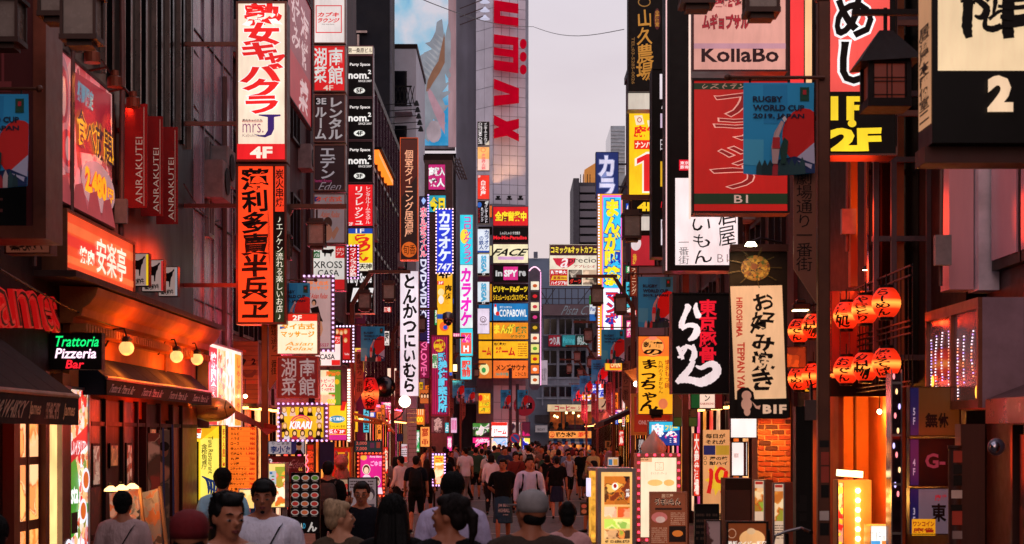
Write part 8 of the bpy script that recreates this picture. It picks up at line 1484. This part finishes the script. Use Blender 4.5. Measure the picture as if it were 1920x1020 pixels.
    if style not in ('none', 'bald', 'cap') and vox <= .014:      # loose strands over the mass of hair
        q_ = random.Random(int(px*7)); m = MB(); up = style in ('bun', 'ponytail')
        for i in range(420):
            a = q_.uniform(-.35, PI+.35) if q_.random() < .75 else q_.uniform(0, 2*PI); e = q_.uniform(-.15, 1.45); r0 = (.0845*fa, .0925*fa, .094); c0 = Vector((0, .030, .034))
            f3 = lambda e: c0+Vector((r0[0]*math.cos(e)*math.cos(a), r0[1]*math.cos(e)*math.sin(a), r0[2]*math.sin(e)))
            if math.sin(a) < -.3 and e < .75: continue
            de = (.35 if up else -.42)*q_.uniform(.6, 1.2); o3 = (f3(e+de)-c0)*(1.0+(.05 if up else .045)*q_.random()); m.tube([Hd(f3(e)), Hd((f3(e)+f3(e+de))/2+(f3(e)-c0)*.04), Hd(c0+o3)], [.0035*k, .0045*k, .0008*k], 4, caps=False)
        if style == 'long':
            for i in range(160):
                a = q_.uniform(.0, PI); x_, y_ = math.cos(a), math.sin(a); m.tube([Hd((x_*.09, .02+y_*.09, .02)), V((x_*.104, .065+y_*.072, 1.47)), V((x_*.097, .085+y_*.056, 1.33)), V((x_*.08+q_.uniform(-.01, .01), .10+y_*.044, 1.2-q_.random()*.05))], [.004, .005, .005, .001], 4, caps=False)
        if m.v: m.build('hair_strands', hm, t, smooth=True)['kind'] = 'stuff'
    if style == 'cap':
        ball(g, (0, .034, -.03), (.074, .062, .055))
    if g.v:
        o = skin('hair', g, hm, t, min(max(vox*.9, .009), .018), 2)
    if style == 'cap':
        c_ = paint(extra[0] if extra else '#101010', .85, 0, .2, 20); m = MB(); m.lathe([(.083*k, -.03*k), (.088*k, 0), (.089*k, .03*k), (.082*k, .06*k), (.06*k, .085*k), (.02*k, .1*k)], n=22)
        m.v = [tuple(Hd((x/k, y/k*1.10+.016, z/k+.03))) for x, y, z in m.v]; 
        cp = m.build('cap', c_, t, smooth=True); m = MB(); pts = [(.085*math.sin(a), -.07-.085*math.cos(a)-.02, .04-.012*math.cos(a)) for a in [(-1.3+i*.26) for i in range(11)]]
        pts += [(.085, -.03, .04), (-.085, -.03, .04)]; m.v = [tuple(Hd(p)) for p in pts]+[tuple(Hd((p[0], p[1], p[2]+.006))) for p in pts]; n = len(pts); m.f = [tuple(range(n)), tuple(range(2*n-1, n-1, -1))]+[(i, (i+1) % n, n+(i+1) % n, n+i) for i in range(n)]; m.m = [0]*len(m.f); m.build('brim', c_, cp)
    # things worn
    for x in extra:
        if x == 'glasses':
            m = MB()
            for s_ in (-1, 1): c0 = [Hd((s_*.034+.022*math.cos(a*PI/6), -.094, -.006+.016*math.sin(a*PI/6))) for a in range(13)]; m.tube(c0, .0018*k, 5, caps=False); m.tube([Hd((s_*.056, -.093, 0)), Hd((s_*.082, .0, 0))], .0018*k, 5)
            m.build('glasses', BLACK, t)
        if x == 'phone': m = MB(); p = wr[0]+hd[0].normalized()*.07; m.box(p.x-.012, p.x+.012, p.y-.04, p.y+.03, p.z-.05, p.z+.07); m.build('phone', BLACK, t)
        if x in ('strap', 'strap_r'):
            s_ = 1 if x == 'strap' else -1; pts = [V((s_*.12, .02, 1.452)), V((s_*.11, -.085, 1.42)), V((s_*.04, -.137, 1.27)), V((-s_*.08, -.14, 1.08)), V((-s_*.17, -.06, .92)), V((-s_*.12, .12, 1.02)), V((0, .137, 1.22)), V((s_*.10, .105, 1.40)), V((s_*.12, .02, 1.452))]
            pts = [Vector((p.x*wide, p.y*wide**.5*1.04, p.z)) for p in pts]; m = MB()
            for i, p in enumerate(pts): q = Vector((.013, 0, .013*s_)); m.v += [tuple(p-q), tuple(p+q)]
            for i in range(len(pts)-1): m.f.append((2*i, 2*i+1, 2*i+3, 2*i+2)); m.m.append(0)
            m.build('shoulder_strap', paint('#15100e', .7), t, smooth=True)
        if x == 'beard': m = MB(); ball(m, (0, -.078, -.092), (.016, .014, .012), 8); m.build('beard', hair_mat('#140a08'), t)
        if x == 'earring': m = MB(); ball(m, (.082, 0, -.05), (.004, .004, .01), 6); m.build('earring', ALU, t)
    if bag:
        kind, c = bag; bm2 = paint(c, .75, 0, .25, 8, .2)
        if kind == 'backpack':
            g = MB(); loft(g, [(.98*k, 0, .19*k, .12*k, .06*k), (1.05*k, 0, .21*k, .15*k, .09*k), (1.25*k, 0, .2*k, .15*k, .085*k), (1.38*k, 0, .17*k, .125*k, .06*k), (1.43*k, 0, .15*k, .08*k, .04*k)]); o = skin('backpack', g, bm2, t, .016, 3)
            MB().box(-.09*k, .09*k, .29*k, .315*k, 1.06*k, 1.2*k).build('pocket', bm2, o, bev=.01); m = MB()
            for s_ in (-1, 1): m.tube([V((s_*.1, .12, 1.40)), V((s_*.12, .02, 1.468)), V((s_*.12, -.10, 1.40)), V((s_*.13, -.13, 1.25)), V((s_*.16, -.03, 1.08)), V((s_*.13, .12, 1.04))], .016, 6)
            m.build('strap', bm2, o)
        else:
            s_ = -1 if kind.endswith('l') else 1; g = MB(); cx = s_*(sw+.10)*k
            loft(g, [(.80*k, cx, .02, .06*k, .13*k), (.86*k, cx, .02, .075*k, .16*k), (1.0*k, cx, .02, .05*k, .14*k), (1.08*k, cx, .02, .02*k, .10*k)]); o = skin('bag', g, bm2, t, .016, 3)
            MB().tube([Vector((cx, -.06, 1.06*k)), V((s_*(sw*.9), -.03, 1.47)), V((s_*(sw*.9), .03, 1.47)), Vector((cx, .1, 1.06*k))], .01, 6).build('handle', bm2, o)
    return t
B = PI   # seen from behind
# --- closest rows
person('short haired man whose tilted face shows largest in the crowd', 428, 8.9, 1.81, .35, top='#b8a8a8', style='spiky', yaw=.25, tilt=.12, vox=.010, cut=1, wide=1.0, sk=0)
person('person in a dark red cap turned away beside the large tilted face', 356, 7.8, 1.765, B, top='#2a0c0c', style='cap', cut=1, extra=('#6a0c14',), vox=.013)
person('stout bearded man in a white tee with a black strap', 494, 12.1, 1.795, .05, top='#e0dcec', style='fringe', tilt=.1, wide=1.12, vox=.011, cut=1, extra=('strap', 'beard'), sk=1)
person('man from behind in pale blue with a backpack by the tuna sign', 418, 17, 1.78, B+.2, top='#90c8e0', style='short', bag=('backpack', '#100c10'), vox=.014, yaw=-.2)
person('man from behind in grey with a strap at the lamp menu stand', 231, 14.6, 1.625, B, top='#b89896', style='short', extra=('strap_r',), vox=.012, cut=1)
person('person in a pale shirt below the dark striped pub awning', -12, 9.6, 1.66, B+.3, top='#a89aac', style='short', vox=.014, cut=1)
person('man in black with a grey brown backpack reading the black plate menu', 615, 24, 1.745, B, top='#0c0a0c', bot='#100c10', style='short', bag=('backpack', '#3a2a24'), vox=.015)
person('woman with a pale blonde bun and drab olive tee, her face turned aside', 638, 11.6, 1.66, B, top='#4a3a2a', hair='#a88a6a', style='bun', yaw=-1.25, sk=2, vox=.010, cut=1, female=True, extra=('earring',))
person('grey haired man in glasses and navy holding a phone to his ear', 678, 16.6, 1.65, .0, top='#0e1220', hair='#2a2422', style='short', arms=('phone_ear', 'down'), tilt=.12, vox=.011, extra=('glasses', 'phone'), cut=1, sk=0)
person('woman from behind with very long straight black hair and bare arms', 737, 10.2, 1.755, B, top='#0c080a', style='long', sleeve='none', female=True, vox=.013, cut=1, wide=1.1)
person('man from behind with thick black hair and a pale lilac shirt', 849, 12.9, 1.83, B, top='#b8aed0', style='short', sleeve='short', vox=.012, cut=1, wide=1.05)
person('woman with a reddish black ponytail and strappy top looking aside', 842, 9.9, 1.765, B, top='#0a0608', hair='#1c0c0a', style='ponytail', yaw=1.2, sleeve='none', female=True, vox=.010, cut=1, sk=1, wide=1.08)
person('man from behind in a grey baseball cap and brown olive tee', 995, 9.9, 1.79, B, top='#33241a', style='cap', yaw=.65, vox=.011, cut=1, extra=('#8a8484',), wide=1.12, sk=1)
person('small woman from behind with black hair pinned up and a pink tee', 1064, 13.6, 1.565, B, top='#d09a98', style='bun', female=True, vox=.012, cut=1, sk=1)
# --- middle distance
wt = person('waiter in a black tee and blue lettered apron walking forward', 943, 32.5, 1.655, .0, top='#08080c', bot='#17384e', legs='apron', arms='behind', style='short', vox=.015, walk=.08, yaw=-.3, tilt=.1, wide=1.1, sk=1)
for txt, bx in (('JIM BEAM\nHIGHBALL', (-.09, -.80, .13, -.62)), ('Jim Beam', (.0, -.60, .1, -.565))):
    V_, F_ = layout(txt, bx, False, .03, 0, 0, 0, 2); me = bpy.data.meshes.new('apron_lettering'); me.from_pydata([(u, -.178-.03*(-.6-w), -w) for u, w in V_], [], F_); me.materials.append(paint('#b8b0b0')); o = bpy.data.objects.new('apron_lettering', me); COL.objects.link(o); o.parent = wt
person('man in a lilac shirt and backpack straps gazing up beside the waiter', 993, 30, 1.725, .05, top='#d0c8e4', bot='#0e0c10', style='fringe', sleeve='long', arms='down', tilt=-.35, vox=.015, bag=('backpack', '#0c0a0c'), yaw=.25)
person('man from behind in dark shorts with a big black backpack', 780, 36, 1.67, B, top='#141a2a', bot='#0a080a', legs='shorts', style='short', bag=('backpack', '#0c0c12'), vox=.016)
person('man in a white dress shirt turned sideways by the lit posters', 751, 40, 1.62, B+.9, top='#e0d4d4', bot='#0c0a0c', style='short', sleeve='long', vox=.017)
person('woman in black shorts with a mauve shoulder bag beside the backpack man', 800, 42, 1.52, B, top='#0c0a0c', bot='#0c0a0c', legs='shorts', hair='#2a120c', style='long', female=True, bag=('tote_r', '#8a5a70'), vox=.017)
person('long haired woman in grey at the edge of the shop fronts', 741, 42, 1.58, B+.4, top='#6a5a60', bot='#1c1418', style='long', female=True, vox=.018, legs='skirt')
person('young man in a loose bright white tee carrying a dark bag', 872, 52, 1.72, B+.5, top='#e4dce8', bot='#8a7a78', style='short', bag=('tote_r', '#15101a'), yaw=.3, vox=.017, wide=1.1)
person('man from behind in teal with a red backpack and khaki trousers', 903, 60, 1.62, B, top='#98d0d0', bot='#7a5a38', style='short', bag=('backpack', '#5a1018'), vox=.018)
person('man in a black cap and black tee looking down at his phone', 836, 48, 1.56, B-.6, top='#0a080c', bot='#181418', style='cap', arms='phone_look', extra=('#0c0a0c',), vox=.017, tilt=.3)
person('tall man in a black tee with glasses standing behind the capped man', 838, 51, 1.70, B-.5, top='#0c0a0e', bot='#181418', style='short', vox=.018)
person('woman from behind in a navy skirt with a dark red shoulder bag', 1044, 42, 1.57, B, top='#0a080a', bot='#0e1634', legs='skirt', style='short', female=True, wide=1.25, bag=('tote_r', '#6a1014'), vox=.016)
person('woman in a sleeveless black dress seen from behind near the navy skirt', 1026, 47, 1.56, B, top='#0c080a', bot='#0c080a', legs='skirt', style='bob', hair='#1c0c0a', female=True, sleeve='none', vox=.018)
person('waitress in a long black apron facing the lane from the stall', 1113, 36.5, 1.56, -1.4, top='#0a080a', bot='#0a080a', legs='apron', style='long', female=True, sleeve='long', yaw=.1, vox=.016)
person('man in a dark red shirt with a bag strap walking forward behind the waiter', 968, 46, 1.64, .1, top='#6a1c14', bot='#1a1216', style='fringe', sleeve='long', extra=('strap',), vox=.018)
person('person from behind in a white shirt just behind the waiter', 921, 44, 1.62, B, top='#dcccd4', bot='#14101a', hair='#120a0a', style='bob', female=True, sleeve='long', vox=.018)
person('man in black holding one arm up to his head near the far stalls', 1090, 55, 1.65, .2, top='#0c0a0c', bot='#141014', legs='shorts', style='short', arms=('down', 'head'), vox=.018)
# --- the crowd further up the street: bodies share a few shapes, each stands on its own
protos = []
for i in range(8):
    f = i % 2 == 1
    protos.append(dict(top=('#0c0a0e', '#b0a4ac', '#1a2030', '#2a6a70', '#701c18', '#3a3438', '#c0b4bc', '#181418')[i], bot='#141218', style=('short', 'long', 'short', 'bob', 'fringe', 'ponytail', 'short', 'bun')[i], female=f, legs=('trousers', 'skirt', 'shorts', 'trousers', 'trousers', 'shorts', 'trousers', 'skirt')[i], sleeve=('short', 'short', 'long', 'short', 'short', 'none', 'long', 'short')[i], h=(1.68, 1.56, 1.72, 1.58, 1.66, 1.55, 1.74, 1.6)[i], walk=(.12, .18, .05, .2, .14, .22, .08, .16)[i], bag=(('backpack', '#101018'), ('tote_r', '#7a6a5a'), None, ('tote_l', '#2a1a18'), None, ('backpack', '#5a2018'), None, ('tote_l', '#b0a090'))[i], arms=('down', 'down', ('down', 'phone_look'), 'down', ('strap', 'down'), 'down', 'phone_look', 'down')[i]))
TOPN = (('#0a080c', 'black'), ('#e0d8e0', 'white'), ('#20304a', 'navy'), ('#58a098', 'mint green'), ('#5a1414', 'dark red'), ('#5a5458', 'grey'), ('#c8b078', 'cream yellow'), ('#b0a8c4', 'pale lilac'), ('#6a7a9a', 'pale blue'), ('#d0c8c4', 'off white'), ('#2a4a38', 'dark green'), ('#7a5a48', 'brown'))
HN = ('short haired', 'long haired', 'broad shouldered', 'bobbed', 'tousled', 'ponytailed', 'tall', 'bun wearing')
rr = random.Random(21); made = {}; spots = []; used = set()
NEARBY = ('under the yellow price sign', 'below the magenta screen', 'before the game screen', 'between the banner poles', 'by the no parking sign', 'under the coffee shop', 'before the seafood awning', 'along the dark awnings')
tries = 0
while len(spots) < 112 and tries < 6000:
    tries += 1
    Y = 48+56*rr.random()**.8; w = 2.7+.012*Y; x = rr.uniform(-w, w*1.15)
    if Y > 88 and x < -1.4: x = rr.uniform(-1.4, 4.4)
    if all(abs(x-a)*1.0+abs(Y-b)*.35 > .55 for a, b in spots): spots.append((x, Y))
spots.sort(key=lambda q: q[1])
for n_, (x, Y) in enumerate(spots):
    i = n_ % 8; px = CX+x*F/Y; back = rr.random() < .6; rz = (B if back else 0)+rr.uniform(-.8, .8)
    zone = NEARBY[min(7, max(0, int((px-800)/44)))]; ti = rr.randrange(12)
    for q in range(12):
        key = (i, ti, back, zone)
        if key not in used: break
        ti = (ti+1) % 12
    used.add(key)
    lab = f'{HN[i]} walker in {TOPN[ti][1]}, {"from behind" if back else "facing here"}, {zone}'
    if i not in made:
        p = protos[i]; t = person(lab, px, Y, p['h'], rz, top=p['top'], bot=p['bot'], style=p['style'], female=p['female'], legs=p['legs'], sleeve=p['sleeve'], walk=p['walk'], bag=p['bag'], arms=p['arms'], vox=.022, group='crowd up the street'); made[i] = (t, [c for c in t.children]); 
    else:
        src, ch = made[i]; t = src.copy(); COL.objects.link(t); t.location = (x, Y, 0); t.rotation_euler = (0, 0, rz); t.scale = (rr.uniform(.95, 1.08),)*2+(rr.uniform(.96, 1.05),); t['label'] = lab
        for c in ch:
            q = c.copy(); COL.objects.link(q); q.parent = t
            for g_ in c.children: g2 = g_.copy(); COL.objects.link(g2); g2.parent = q
            nm = c.name.split('.')[0]
            if nm == 'shirt': q['recolour'] = ti
    for c in (t.children if i in made and made[i][0] is t else []): 
        if c.name.split('.')[0] == 'shirt': c['recolour'] = ti
remesh_all()
"""crowd copies take the finished meshes of their source; shirts get their own colour on the object"""
src_mesh = {}
for i, (t, ch) in made.items():
    for c in ch: src_mesh[c.name] = c.data
for o in list(COL.objects):
    if o.type == 'MESH' and o.modifiers and o.parent: 
        o.modifiers.clear()
byold = {id(me_old): o.data for o, me_old, nm in _jobs}
olds = {me_old.name: o.data for o, me_old, nm in _jobs}
for o in list(COL.objects):
    if o.type == 'MESH' and o.data.name in olds and o.data is not olds[o.data.name]: o.data = olds[o.data.name]
for o in list(COL.objects):
    if 'recolour' in o:
        o.material_slots[0].link = 'OBJECT'; o.material_slots[0].material = cloth(TOPN[o['recolour']][0]); del o['recolour']
